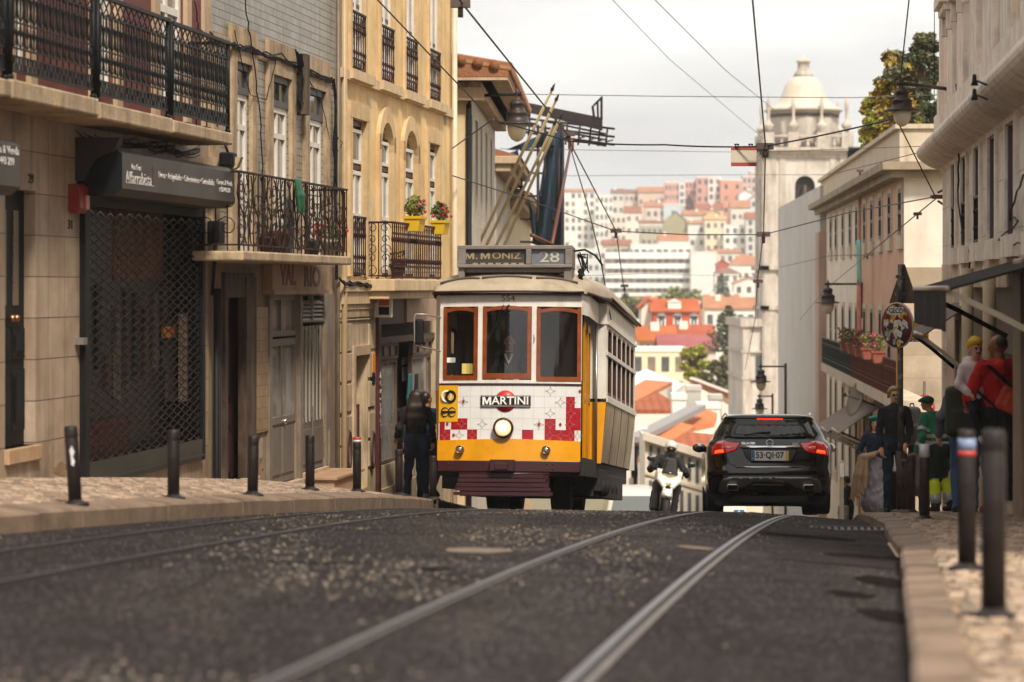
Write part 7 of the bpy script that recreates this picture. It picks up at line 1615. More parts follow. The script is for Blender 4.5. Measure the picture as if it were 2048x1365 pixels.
# ------------------------------------------------------------------ the black car seen from behind
M_CB=mat('car_black',(0.003,0.003,0.0035),0.12,spec=0.35,coat=0.45);M_CG=mat('car_glass',(0.006,0.006,0.006),0.04,spec=0.5);M_TYRE=mat('tyre',(0.014,0.013,0.013),0.75,bump=0.003,bs=60)
M_CHR=mat('car_chrome',(0.62,0.6,0.58),0.12,1.0);M_SIL=mat('skid_silver',(0.22,0.19,0.175),0.28,0.75);M_PLB=mat('black_plastic',(0.014,0.013,0.013),0.55)
CY=41.0;CXW=(1541-CX)/F*CY;CAR=empty('car',(CXW,CY,zroad(CXW,CY)+0.01),0,'black compact suv seen from behind with lit tail lights, plate 53-QI-07','car');CAR.rotation_euler=(-0.085,0,-0.045)
def ringp(hw,y0,y1,r,z,n=8):
    P=[]
    for cx,cy,a0 in((hw-r,y0+r,-pi/2),(hw-r,y1-r,0),(-hw+r,y1-r,pi/2),(-hw+r,y0+r,pi)):
        for k in range(n+1):a=a0+pi/2*k/n;P.append((cx+r*math.cos(a),cy+r*math.sin(a),z))
    mid=[]
    return P
RG=[(0.24,.78,.22,4.1,.25),(0.29,.86,.12,4.3,.3),(0.36,.885,.07,4.36,.34),(0.48,.90,.02,4.4,.36),(0.58,.905,.0,4.4,.36),(0.635,.905,.005,4.4,.36),(0.66,.90,.03,4.39,.35),(0.75,.90,.035,4.36,.34),(0.86,.905,.04,4.3,.34),(0.95,.90,.055,4.2,.34),(1.01,.885,.085,4.0,.33),(1.05,.86,.12,3.6,.3),(1.075,.825,.15,3.4,.3),(1.16,.79,.20,3.25,.26),(1.28,.725,.275,3.0,.24),(1.355,.675,.325,2.85,.22),(1.375,.665,.30,2.8,.2),(1.40,.655,.29,2.75,.2),(1.425,.63,.32,2.65,.22),(1.445,.57,.42,2.5,.25),(1.458,.45,.6,2.3,.25),(1.463,.25,.9,2.0,.2)]
b=MB();V=[];
for z,hw,y0,y1,r_ in RG:V+=ringp(hw,y0,y1,r_,z)
n=36;b.add(V,[(i*n+k,i*n+(k+1)%n,(i+1)*n+(k+1)%n,(i+1)*n+k)for i in range(len(RG)-1)for k in range(n)]+[tuple(range(n))[::-1],tuple(range((len(RG)-1)*n,len(RG)*n))],True)
cb=b.build('body',M_CB,CAR);bv=BVHTree.FromPolygons([Vector(v)for v in b.v],b.f)
def cpatch(poly,nm,m,off=0.006,par=None,axis='y',sub=3,side=-1):
    """a panel cut to the outline (x, z) and laid on the car body"""
    bm=bmesh.new();vs=[bm.verts.new((x,-2,z))for x,z in poly];f=bm.faces.new(vs);bmesh.ops.triangulate(bm,faces=[f])
    for _ in range(sub):bmesh.ops.subdivide_edges(bm,edges=[e for e in bm.edges if e.calc_length()>0.05],cuts=1,use_grid_fill=False);bmesh.ops.triangulate(bm,faces=bm.faces[:])
    for v in bm.verts:
        h=bv.ray_cast(Vector((v.co.x,-2,v.co.z)),Vector((0,1,0)))
        v.co.y=(h[0].y if h[0]else 0.3)-off
    for f in bm.faces:f.smooth=True
    me=bpy.data.meshes.new(nm);bm.to_mesh(me);bm.free();me.materials.append(m);o=bpy.data.objects.new(nm,me);COL.objects.link(o);o.parent=par or CAR;s_=o.modifiers.new('t','SOLIDIFY');s_.thickness=0.008;s_.offset=-1;return o
def cc(cx,cy):return((cx-1103)/3.79/139.0,(1029-(700+cy/3.79))/139.0)
def sym(P):return[(-x,z)for x,z in P][::-1]
cpatch([cc(*p)for p in((815,522),(1391,522),(1450,672),(756,672))],'rear_window',M_CG,0.004)
cpatch([cc(*p)for p in((862,570),(1344,570),(1380,640),(1200,656),(1000,656),(826,640))],'rear_glass_view',mat('cabin_seen',(0.03,0.029,0.026),0.08,spec=0.6,var=0.8,vs=5),0.006)
TL=[cc(*p)for p in((664,742),(700,704),(752,693),(868,714),(860,748),(822,778),(745,793),(662,803))];TL=[(max(x,-0.893),z)for x,z in TL]
M_RL=mat('tail_red','7c0d0e',0.12,emit='d01510',es=0.25,coat=1.0);M_RLB=mat('tail_lit','ff5a2a',0.3,emit='ff3a14',es=2.6);M_RLC=mat('tail_clear','b06a60',0.1,emit='ff4030',es=0.15,coat=1)
for s in(1,-1):
    P=TL if s>0 else sym(TL);t=cpatch(P,'tail_light',M_RL,0.014)
    q=[cc(*p)for p in((690,768),(748,762),(752,784),(684,790))];q=q if s>0 else sym(q);cpatch(q,'lit_bar',M_RLB,0.019,t,sub=1)
    q=[cc(*p)for p in((756,735),(838,742),(815,760),(760,758))];q=q if s>0 else sym(q);cpatch(q,'clear_lens',M_RLC,0.018,t,sub=1)
    q=[cc(*p)for p in((752,697),(757,697),(757,790),(752,790))];q=q if s>0 else sym(q);cpatch(q,'divider',M_PLB,0.02,t,sub=1)
cpatch([cc(*p)for p in((872,733),(1334,733),(1325,749),(880,749))],'chrome_strip',M_CHR,0.022,sub=2)
cpatch([cc(*p)for p in((893,751),(1313,751),(1290,820),(1245,862),(961,862),(916,820))],'plate_recess',mat('recess_black',(0.004,0.004,0.004),0.35),0.004)
b=MB();x0,z0=cc(961,846);x1,z1=cc(1243,771);b.box(x0,x1,0.0,0.02,z0,z1);pl=b.build('number_plate',mat('plate_white','e0dfdb',0.35),CAR,0.004)
b=MB();b.box(x0+0.002,x0+0.045,-0.003,0.0,z0+0.002,z1-0.002);b.build('blue_band',mat('plate_blue','2f6fb5',0.4),pl);b=MB();b.box(x1-0.045,x1-0.002,-0.003,0.0,z0+0.002,z1-0.002);b.build('yellow_band',mat('plate_yellow','e0b82c',0.4),pl)
def ct(s,a,c,cy,h,m,par,y,**k):
    xa,z=cc(a,cy);xb,_=cc(c,cy);t=text(s,h,m,par,'lettering',((xa+xb)/2,y,z),(pi/2,0,0),ext=0.001,**k);w_=max(v.co.x for v in t.data.vertices)-min(v.co.x for v in t.data.vertices);t.scale=((xb-xa)/w_,1,1);return t
ct('53\u00b7QI\u00b707',992,1205,806,0.125,mat('plate_ink','16151a',0.5),pl,-0.004,bold=0.003)
ct('P',966,976,830,0.03,M_WL,pl,-0.006);
ct('GLA180',884,990,714,0.045,M_CHR,CAR,0.03,bold=0.002);ct('CDI',1270,1315,718,0.042,M_CHR,CAR,0.03,bold=0.002)
b=MB();xs_c,zs_c=cc(1101,708);b.tube([(xs_c+0.048*math.cos(a*pi/12),0.035,zs_c+0.048*math.sin(a*pi/12))for a in range(24)],0.006,5,closed=True)
for a in(pi/2,pi/2+2.094,pi/2+4.189):b.tube([(xs_c,0.033,zs_c),(xs_c+0.045*math.cos(a),0.035,zs_c+0.045*math.sin(a))],[0.01,0.003],4)
b.build('badge',M_CHR,CAR)
cpatch([cc(*p)for p in((1010,519),(1206,519),(1206,532),(1010,532))],'brake_light',mat('brake_lit','ff3a20',0.3,emit='ff2410',es=1.6,wave=((30,0,0),'5a0a08',0.8)),0.012,sub=2)
# seams, bumper, skid plate, exhausts
b=MB()
def seam(pts,off=0.001,r=0.004):
    P=[]
    for(a,c),(d,e)in zip(pts,pts[1:]):
        for k in range(6):x,z=cc(a+(d-a)*k/6,c+(e-c)*k/6);h=bv.ray_cast(Vector((x,-2,z)),Vector((0,1,0)));P.append((x,(h[0].y if h[0]else 0.2)-off,z))
    b.tube(P,r,4)
seam([(770,800),(795,870),(850,893),(1356,893),(1411,870),(1436,800)]);seam([(640,950),(760,945),(1446,945),(1566,950)])
b.build('panel_seam',mat('seam',(0.001,0.001,0.001),0.9),CAR)
cpatch([cc(*p)for p in((840,890),(1366,890),(1360,898),(846,898))],'bumper_highlight_strip',M_CHR,0.003,sub=2)
cpatch([cc(*p)for p in((640,955),(1566,955),(1560,1060),(1540,1150),(1495,1195),(1330,1180),(880,1180),(711,1195),(666,1150),(646,1060))],'lower_bumper',M_PLB,0.003)
cpatch([cc(*p)for p in((712,1084),(722,1010),(745,982),(800,968),(1103,968),(1406,968),(1461,982),(1484,1010),(1494,1084),(1440,1092),(1420,1060),(1290,1050),(1230,1012),(976,1012),(916,1050),(786,1060),(766,1092))],'skid_plate',M_SIL,0.03)
cpatch([cc(*p)for p in((980,1022),(1226,1022),(1280,1060),(1240,1082),(966,1082),(926,1060))],'skid_recess',MATS['recess_black'],0.024)
for cx in(815,1391):
    xe_,ze_=cc(cx,1050);b=MB();hw,hh=0.083,0.047
    P=[(-hw,-hh*.6),(-hw*.8,-hh),(hw*.8,-hh),(hw,-hh*.6),(hw,hh*.6),(hw*.8,hh),(-hw*.8,hh),(-hw,hh*.6)]
    V=[(xe_+x,-0.07,ze_+z)for x,z in P]+[(xe_+x*.8,-0.075,ze_+z*.75)for x,z in P]+[(xe_+x*.8,0.05,ze_+z*.75)for x,z in P]+[(xe_+x*1.05,0.1,ze_+z*1.05)for x,z in P]
    b.add(V,[(k,(k+1)%8,8+(k+1)%8,8+k)for k in range(8)]+[(8+k,8+(k+1)%8,16+(k+1)%8,16+k)for k in range(8)]+[((k+1)%8,k,24+k,24+(k+1)%8)for k in range(8)]);e=b.build('exhaust',mat('exhaust_steel',(0.3,0.28,0.26),0.2,0.9),CAR);b=MB();b.box(xe_-0.065,xe_+0.065,0.0,0.04,ze_-0.034,ze_+0.034);b.build('exhaust_mouth',M_DARK,e)
for s in(-1,1):
    for y in(0.82,3.5):
        x=s*0.775;b=MB();b.lathe([(0.22,-0.12),(0.33,-0.12),(0.345,-0.10),(0.35,-0.06),(0.35,0.06),(0.345,0.10),(0.33,0.12),(0.22,0.12)],c=(x,y,0.35),n=32,ax='x');w_=b.build('wheel',M_TYRE,CAR);b=MB();b.lathe([(0.0,-0.1),(0.22,-0.1),(0.22,0.1),(0,0.1)],c=(x,y,0.35),n=20,ax='x');b.build('rim',M_SIL,w_)
    o=Org(0.012);o.ell((s*0.98,1.95,1.0),(0.105,0.08,0.07)).cap((s*0.83,1.98,0.95),(s*0.95,1.95,0.98),0.03);m_=o.build('wing_mirror',M_CB,CAR);b=MB();b.lathe([(0,0),(0.075,0),(0.075,0.004),(0,0.004)],c=(s*0.98,1.872,1.0),n=14,ax='y');b.build('mirror_glass',mat('mirror_glass',(0.5,0.5,0.5),0.05,1.0),m_)
    b=MB();b.tube([(s*0.60,0.55,1.43),(s*0.62,0.75,1.475),(s*0.63,2.2,1.47),(s*0.62,2.5,1.43)],0.014,6);b.build('roof_rail',M_CHR,CAR)
b=MB();P=[cc(910,652),cc(1000,632),cc(1110,628)];P3=[]
for x,z in P:h=bv.ray_cast(Vector((x,-2,z)),Vector((0,1,0)));P3.append((x,h[0].y-0.03,z))
b.tube(P3,[0.006,0.012,0.018],6);b.build('wiper',M_PLB,CAR)
b=MB();b.box(-0.8,0.8,0.3,4.0,0.14,0.26);b.box(-0.55,0.55,0.12,0.4,0.17,0.26);b.build('underbody',M_UND,CAR)
b=MB();b.tube([(0.1,1.3,1.46),(0.1,1.5,1.49)],0.012,6);b.build('aerial',M_PLB,CAR)
# white van behind the rise
VY=80.0;vx=at(1270,0,VY).x;VAN=empty('parked_van',(vx,VY,zroad(vx,VY)+0.02),0,'small white van seen head-on past the crest, between tram and motorcyclist','van')
b=MB();V=[]
RV=[(0.3,.74,0,3.6,.2),(0.7,.80,-.05,3.7,.25),(0.95,.80,.0,3.7,.25),(1.02,.78,.35,3.7,.25),(1.45,.70,.75,3.65,.25),(1.56,.60,.95,3.5,.25),(1.6,.4,1.2,3.2,.2)]
for z,hw,y0,y1,r_ in RV:V+=ringp(hw,y0,y1,r_,z)
b.add(V,[(i*n+k,i*n+(k+1)%n,(i+1)*n+(k+1)%n,(i+1)*n+k)for i in range(len(RV)-1)for k in range(n)]+[tuple(range((len(RV)-1)*n,len(RV)*n))],True);b.build('body',mat('van_white','d8d3c8',0.3,coat=0.4),VAN)
b=MB();b.add([(-0.66,0.36,1.05),(0.66,0.36,1.05),(0.56,0.72,1.45),(-0.56,0.72,1.45),(-0.66,0.40,1.04),(0.66,0.40,1.04),(0.56,0.76,1.44),(-0.56,0.76,1.44)],[(0,1,2,3),(7,6,5,4),(0,4,5,1),(1,5,6,2),(2,6,7,3),(3,7,4,0)]);b.build('windscreen',mat('van_glass',(0.12,0.13,0.12),0.08,spec=1),VAN)
for s in(-1,1):
    for y in(0.6,3.0):b=MB();b.lathe([(0,-0.1),(0.3,-0.1),(0.31,0),(0.3,0.1),(0,0.1)],c=(s*0.7,y,0.3),n=18,ax='x');b.build('wheel',M_TYRE,VAN)
    b=MB();b.blob((s*0.62,-0.02,0.75),(0.12,0.06,0.1),6);b.build('headlight',mat('van_lamp',(0.6,0.6,0.58),0.1,0.5),VAN)
# ------------------------------------------------------------------ bollards
M_BOL=mat('bollard_iron',(0.020,0.014,0.013),0.5,0.0,spec=0.3,var=0.4,vs=9,bump=0.002,bs=60)
def bollard(X,Y,zf,h,r,label,tilt=(0,0),base=True,grp='iron bollards along the kerbs',extra=None,m=None):
    t=empty('bollard',(X,Y,zf(X,Y)),0,label,'bollard',grp);t.rotation_euler=(tilt[1],tilt[0],0);b=MB()
    b.lathe([(r,-0.05),(r,h-0.10),(r*0.96,h-0.095),(r*0.96,h-0.085),(r,h-0.08),(r,h-0.015),(r*0.85,h),(0,h+0.004)],n=20);b.build('post',m or M_BOL,t)
    if base:b=MB();b.lathe([(r*2.1,0.0),(r*2.0,0.02),(r*1.2,0.035),(r,0.05)],n=20);b.build('base_collar',M_BOL,t)
    if extra:extra(t,h,r)
    return t
def band(z0,z1,cols):
    def f(t,h,r):
        for i,(q0,q1,m)in enumerate(cols):b=MB();b.lathe([(r*1.01,z0+(z1-z0)*q0),(r*1.03,z0+(z1-z0)*q0),(r*1.03,z0+(z1-z0)*q1),(r*1.01,z0+(z1-z0)*q1)],n=20);b.build('sticker',m,t)
    return f
M_STW=mat('sticker_white','c9c4c4',0.5,var=0.2,vs=20);M_STR=mat('sticker_red','b13a2c',0.5);M_STB=mat('sticker_blue','7d8aa6',0.5,var=0.3,vs=20)
def peel(t,h,r):
    b=MB();P=[(-0.1,0.52),(0.25,0.50),(0.45,0.56),(0.2,0.62),(0.5,0.68),(0.1,0.76),(-0.25,0.70),(-0.1,0.62)]
    b.add([(r*1.03*math.sin(a),-r*1.03*math.cos(a),z*h)for a,z in P],[tuple(range(8))]);b.build('peeled_sticker',M_STW,t)
def basey(px,py,zf,y0=9.0,y1=60.0):
    Y=y0
    while Y<y1 and(py-HY)/F*Y<-zf((px-CX)/F*Y,Y):Y+=0.05
    return Y
M_BOLR=mat('bollard_redbrown',(0.040,0.024,0.021),0.5,0.0,spec=0.3,var=0.4,vs=9,bump=0.002,bs=60)
for px,pt,pb,r,zf,y0,lab,tl,ex,m in(
    (151,853,1013,0.05,zL,18,'leaning bollard with a peeled white sticker, leftmost on the left pavement',(-0.06,0.0),peel,None),(347,860,1000,0.05,zL,20,'upright bollard in front of the lattice gate',(0,0),None,None),
    (505,872,993,0.05,zL,24,'bollard before the worn maroon door',(0.02,0),None,None),(620,882,993,0.05,zL,31,'bollard by the reddish stone step',(0,0),None,None),(714,893,994,0.05,zL,34,'bollard with a small red and white sticker by the stone doorway',(0,0),band(0.60,0.66,((0,0.5,M_STW),(0.5,1,M_STR))),None),
    (798,903,996,0.05,zL,37,'bollard beside the long haired woman',(0,0),None,None),(866,915,1003,0.05,zL,39,'bollard at the left front corner of the tram',(0,0),None,None),
    (1987,860,1238,0.052,zR,9,'largest bollard, nearest and rightmost on the right pavement',(0,0),None,None),(1934,860,1143,0.05,zR,11,'near bollard with a pale blue and red sticker ring',(0,0),band(0.64,0.74,((0,0.3,M_STR),(0.3,1,M_STB))),None),
    (1849,882,1030,0.048,zR,18,'bollard with a torn white sticker beside the dropped kerb',(0,0),band(0.60,0.72,((0,1,M_STW),)),M_BOLR),
    (1822,899,1017,0.05,zR,24,'reddish bollard right of the no-entry sign pole',(0,0),None,M_BOLR),(1811,905,1012,0.05,zR,27,'bollard tucked behind the reddish one by the sign pole',(0,0),None,M_BOLR),
    (1788,925,1010,0.05,zR,31,'dark bollard left of the sign pole',(0,0),None,None),(1771,942,1012,0.05,zR,36,'dark bollard farthest down by the girl in the beret',(0,0),None,None)):
    Y=basey(px,pb,zf,y0,y0+9);X=(px-CX)/F*Y;bollard(X,Y,zf,(pb-pt)/F*Y,r,lab,tl,extra=ex,m=m)
# ------------------------------------------------------------------ no-entry sign pole with triangle seen from behind
Y=36.8;X=(1801-CX)/F*Y;zg=zR(X,Y);P_=empty('sign_pole',(X,Y,zg),0,'sign pole with a sticker covered round red ringed disc and a triangle seen from behind','road sign')
def lz(py,Y=Y,z0=zg):return(HY-py)/F*Y-z0
M_POLE=mat('sticker_pole','4d4a46',0.5,0.3,var=0.6,vs=14,dirt='a39e96',dirt_amt=0.8,dirt_s=9)
b=MB();b.tube([(0,0,0),(0,0,lz(530))],0.036,12);b.build('pole',M_POLE,P_);b=MB();b.lathe([(0.12,0),(0.11,0.03),(0.05,0.05)],n=16);b.build('base_plate',M_BOL,P_);b=MB();b.tube([(0,0,0.02),(0,0,0.8)],0.055,12);b.build('pole_sleeve',M_BOLR,P_)
rd=(lz(605)-lz(697))/2;zc=(lz(605)+lz(697))/2;S_=empty('x',(0,0,0));bpy.data.objects.remove(S_)
sr=Matrix.Translation((-0.05,-0.045,zc))@Matrix.Rotation(-0.93,4,'Z')@Matrix.Rotation(0,4,'X')
def disc(prof,m,nm,par=P_):b=MB();b.T=sr;b.lathe(prof,n=40,ax='y');return b.build(nm,m,par)
M_SRED=mat('sign_crimson','6f1d20',0.4,var=0.2,vs=8);M_SWH=mat('sign_pale','b9a999',0.4,var=0.15,vs=6)
dk=disc([(0,0.012),(rd,0.012),(rd,-0.004),(rd*0.965,-0.006),(0,-0.006)],mat('sign_edge','b0a290',0.5),'round_sign');disc([(rd*0.68,-0.007),(rd*0.95,-0.007),(rd*0.95,-0.009),(rd*0.68,-0.009)],M_SRED,'red_field',dk)
disc([(0,-0.0065),(rd*0.66,-0.0065),(rd*0.66,-0.0085),(0,-0.0085)],M_SWH,'pale_field',dk)
b=MB();b.T=sr@Matrix.Rotation(0.78,4,'Y');b.box(-rd*0.72,rd*0.72,-0.0105,-0.009,-rd*0.11,rd*0.11);b.build('red_bar',M_SRED,dk)
rs=random.Random(5);cols=['d8d2c8','cfc6b8','2c3a4d','e0ddd6','3b2f2c','c9a21c','8fa3b0','d9cfc2','1d1d20','b7ada2']
b_=[]
for i in range(70):
    a=rs.uniform(0,2*pi);q=rs.uniform(0,0.82)**0.6*rd;w_,h_=rs.uniform(0.015,0.05),rs.uniform(0.012,0.045);b=MB();b.T=sr@Matrix.Translation((q*math.cos(a)*0.9,0,q*math.sin(a)))@Matrix.Rotation(rs.uniform(-0.6,0.6),4,'Y');o=0.0112+i*0.00012;b.box(-w_,w_,-o-0.0006,-0.0105,-h_,h_);c=cols[rs.randint(0,9)];b.build('sticker',mat('stk_'+c,c,0.4,var=0.4,vs=40),dk)
t=text('GECO',0.09,M_BLACK,dk,'lettering',(0,0,0),(0,0,0),ext=0.001,bold=0.002);t.matrix_local=sr@Matrix.Translation((0,-0.02,rd*0.62))@Matrix.Rotation(pi/2,4,'X')
b=MB();b.T=sr@Matrix.Translation((0,0,rd*0.62));b.box(-0.13,0.13,-0.019,-0.0175,-0.05,0.05);b.build('sticker',mat('stk_d8d2c8','d8d2c8',0.4),dk)
b=MB();b.T=Matrix.Translation((0,0.0,0))@Matrix.Rotation(-1.02,4,'Z');zt0,zt1=lz(607),lz(529);hw=(zt1-zt0)/2*1.12
b.prism([(-hw,zt0),(hw,zt0),(hw*0.97,zt0+0.03),(0.02,zt1),(-0.02,zt1),(-hw*0.97,zt0+0.03)],0.045,0.057,'y');tr_=b.build('triangle_sign',mat('sign_back','5f4f43',0.6,0.3,var=0.3,vs=5),P_)
b=MB();b.tube([(0,0,zt0),(0,0,zt1+0.0)],0.038,10).box(-0.06,0.06,-0.03,0.05,zt0+0.1,zt0+0.14).box(-0.06,0.06,-0.03,0.05,zt1-0.18,zt1-0.14);b.build('clamp',M_POLE,P_)
# bus stop: yellow post and sign panel
Y=40.0;X=(1797-CX)/F*Y;zg=zR(X,Y);BS=empty('bus_stop',(X,Y,zg),0,'yellow bus and tram stop post with a 28E sign panel','bus stop')
b=MB();b.box(-0.03,0.03,-0.03,0.03,0,lz(645,Y,zg));b.build('post',mat('stop_yellow','d99a10',0.4,var=0.1),BS)
def bx_(p0,p1,y0,y1):return((p0-1797)/F*Y,(p1-1797)/F*Y,lz(y1,Y,zg),lz(y0,Y,zg))
a,c,d,e=bx_(1799,1857,643,684);b=MB();b.box(a,c,-0.02,0.02,d,e);sp=b.build('panel',mat('stop_panel','dd9d0f',0.4),BS)
a2,c2,d2,e2=bx_(1799,1857,679,684);b=MB();b.box(a2,c2,-0.023,-0.02,d2,e2);b.build('blue_band',mat('stop_blue','1f3350',0.4),sp)
def bt(s,p0,p1,py,h,m):t=text(s,h,m,sp,'lettering',(((p0+p1)/2-1797)/F*Y,-0.028,lz(py,Y,zg)),(pi/2,0,0),ext=0.001,bold=0.001);w_=max(v.co.x for v in t.data.vertices)-min(v.co.x for v in t.data.vertices);t.scale=((p1-p0)/F*Y/w_,1,1)
b=MB();a,c,d,e=bx_(1818,1831,659,667);b.box(a,c,-0.024,-0.02,d,e);b.build('route_badge',mat('badge_pale','e8cf8e',0.4),sp)
bt('28E',1820,1829,663,0.05,M_SRED);bt('Sta. Catarina',1823,1840,681.5,0.03,M_WL);bt('3599',1843,1854,674,0.04,M_BLACK)
b=MB();a,c,d,e=bx_(1842,1843,647,678);b.box(a,c,-0.023,-0.02,d,e)
for py in(651,656,661,666):a,c,d,e=bx_(1846,1853,py,py+1.6);b.box(a,c,-0.023,-0.02,d,e)
b.build('timetable_marks',M_BLACK,sp)
a,c,d,e=bx_(1790,1813,812,850);b=MB();b.box(a,c,-0.04,0.0,d,e);b.build('timetable_case',MATS['stop_yellow'],BS)
# far no-entry disc
Y=60.4;p=at(1849,815,Y);N2=empty('no_entry_sign',(p.x,Y,zR(p.x,Y)),0,'small no-entry disc on a pole against the pale end wall','road sign');zc=p.z-N2.location.z;rr_=26/F*Y
b=MB();b.tube([(0,0,0),(0,0,zc+0.55)],0.03,8);b.build('pole',mat('grey_pole','5d564d',0.5,0.4),N2)
def d2(prof,m,nm):b=MB();b.T=Matrix.Translation((0,-0.04,zc))@Matrix.Rotation(-0.85,4,'Z');b.lathe(prof,n=28,ax='y');return b.build(nm,m,N2)
d2([(0,0.01),(rr_,0.01),(rr_,0),(0,0)],mat('bright_sign_red','a8343a',0.4),'disc');b=MB();b.T=Matrix.Translation((0,-0.045,zc))@Matrix.Rotation(-0.85,4,'Z');b.box(-rr_*0.75,rr_*0.75,-0.006,0,-rr_*0.17,rr_*0.17);b.build('white_bar',M_WL,N2)
# ------------------------------------------------------------------ lanterns
M_LAMP=mat('lamp_brown_iron','3d3230',0.45,0.4,var=0.3,vs=5);M_LGL=mat('lamp_glass','d9cdb4',0.25,var=0.1,spec=0.8)
def lantern(px,py,Y,s,label,arm_to,post=None,grp='street lanterns'):
    """px, py is the centre of the brim; arm_to the pixel and distance of the wall end of its arm"""
    c=at(px,py,Y);root=empty('street_lamp',c,0,label,'street lamp',grp);b=MB();q=s
    b.lathe([(0.62*q,-0.02*q),(0.60*q,0.02*q),(0.36*q,0.07*q),(0.34*q,0.30*q),(0.37*q,0.33*q),(0.28*q,0.40*q),(0.22*q,0.46*q),(0.24*q,0.60*q),(0.26*q,0.62*q),(0.20*q,0.72*q),(0.06*q,0.78*q),(0.05*q,0.9*q),(0.08*q,0.95*q),(0.02*q,1.15*q)],n=22);b.build('lamp_head',M_LAMP,root)
    b=MB();b.lathe([(0.32*q,-0.02*q),(0.31*q,-0.2*q),(0.27*q,-0.36*q),(0.18*q,-0.50*q),(0.06*q,-0.57*q),(0,-0.58*q)],n=22);b.build('lamp_glass',M_LGL,root)
    e=at(*arm_to)-c;b=MB();top=Vector((0,0,0.95*q));e2=Vector((e.x,e.y,0.95*q+(e.z-0.95*q)*0.0));b.tube([top,e2],0.028,8);b.tube([top-Vector((0.08*(1 if e.x>0 else-1),0,0)),top],0.035,8);b.build('arm',M_BLACK if e.x<0 else M_LAMP,root)
    if post:b=MB();b.tube([e2+Vector((0,0,post[0])),e2+Vector((0,0,-post[1]))],0.045,8);b.build('wall_bar' if post[1]<4 else 'post',M_LAMP,root)
    return root
lantern(1034,248,51.0,0.56,'brown street lantern hanging left, before the shuttered house',(938,211,51.6),(0.1,2.6))
lantern(1804,221,40.0,0.40,'brown street lantern hanging top right near the roof garden',(1898,171,41.2),(0.15,0.55))
lantern(1656,606,72.0,0.50,'brown street lantern on the pink and white house',(1722,571,75.0),(0.05,0.9))
lantern(1522,764,92.0,0.52,'brown street lantern on a dark post above the car',(1571,735,92.0),(0.1,7.0))
lantern(1519,818,112.0,0.52,'farther street lantern just above the car roof',(1545,808,112.0),(0.1,6.0))
# ------------------------------------------------------------------ overhead wires
M_WIRE=mat('wire_black',(0.012,0.010,0.012),0.5,0.3);M_NODE=mat('wire_clamp','5d4f49',0.5,0.4)
def wire(pts,r,label,sag=0.0,grp='overhead wires',nodes=()):
    P=[]
    for(a,b_)in zip(pts,pts[1:]):
        A,B_=at(*a),at(*b_)
        for k in range(10):t=k/10;p=A.lerp(B_,t);p.z-=sag*4*t*(1-t);P.append(p)
    P.append(at(*pts[-1]));root=empty('overhead_wire',P[0],0,label,'overhead wire',grp);b=MB();b.tube([p-P[0]for p in P],r,5);b.build('wire',M_WIRE,root)
    for q in nodes:
        c=at(*q[:3])-P[0];b=MB();s=0.05*(q[3]if len(q)>3 else 1);b.box(c.x-s*1.6,c.x+s*1.6,c.y-s,c.y+s,c.z-s*0.6,c.z+s*0.6).tube([c,c-Vector((0,0,s*2.2))],s*0.5,6);b.build('clamp',M_NODE,root)
    return root
wire([(880,-60,26),(925,8,30),(1137,272,44),(1142,290,47.5),(1232,462,58),(1247,572,70),(1252,600,80),(1258,660,95)],0.012,'contact wire running from the top left down behind the tram pole',0,nodes=((921,8,30,1.3),(1138,268,44,1.2),(1232,462,58,1.4),(1249,572,70,1.2)))
wire([(700,-70,36),(755,0,40),(984,240,47),(1140,283,46)],0.012,'bracing wire from the ochre house down to the trolley pole head',0,nodes=((984,240,47,0.6),))
wire([(905,297,49.5),(984,240,47)],0.011,'short stay wire tied to the cream end wall below the left lantern',0)
wire([(1140,283,46),(1330,290,45),(1530,293,44),(1790,237,41)],0.013,'span wire carrying the red and white sign across the street',0.02,nodes=((1530,293,44,1.6),))
wire([(1495,-60,32),(1505,0,34),(1531,293,44),(1527,468,56),(1515,560,68),(1510,640,84),(1490,740,110)],0.012,'contact wire from the top centre down in front of the tower',0,nodes=((1527,469,56,1.6),(1516,563,68,1.4)))
wire([(1830,-60,37),(1818,0,38),(1792,237,41),(1868,388,42.5),(1873,394,43)],0.010,'wire dropping past the top right lantern to the corner insulator',0)
wire([(905,352,49.5),(1040,395,54),(1232,463,58),(1380,470,57),(1527,470,56),(1700,425,50),(1872,394,43)],0.011,'lower span wire from the cream wall across to the right corner',0)
wire([(985,188,60),(1320,193,60),(1700,196,60),(1885,190,42)],0.008,'thin high wire crossing the whole street',0)
wire([(1000,298,60),(1500,305,70),(1876,292,45)],0.006,'very thin wire crossing just under the red and white sign',0)
wire([(1255,-50,40),(1310,0,45),(1450,140,60),(1560,230,80)],0.007,'thin diagonal wire in the sky, right one of the pair',0)
wire([(1190,-50,40),(1225,0,45),(1340,120,60),(1530,280,80)],0.006,'thin diagonal wire in the sky, left one of the pair',0)
wire([(1142,300,47.5),(1172,400,44.5),(1200,512,42.5),(1222,640,41.8)],0.010,'rope hanging from the trolley pole head to the tram roof',0)
wire([(1874,396,43),(1835,428,46),(1735,510,58),(1660,512,75),(1560,535,95)],0.010,'wire from the corner insulator down to the pink front',0,nodes=((1835,428,46,0.8),(1735,510,58,0.8)))
wire([(1735,510,58),(1650,580,74),(1600,640,90)],0.007,'thin wire dropping past the lantern on the pink house',0)
wire([(1530,555,90),(1300,548,80),(1130,553,66)],0.006,'faint low wire across the white apartment block',0)
wire([(1876,296,43),(1680,345,58),(1650,350,70),(1500,350,90),(1130,352,80)],0.007,'thin wire across the skyline of the far hill',0,nodes=((1720,342,55,0.8),))
wire([(1232,590,70),(1190,560,62)],0.006,'short wire end beside the tram roof',0)
wire([(1868,-60,41),(1869,0,41.5),(1868,300,42.5)],0.006,'thin vertical wire along the tall pink corner',0)
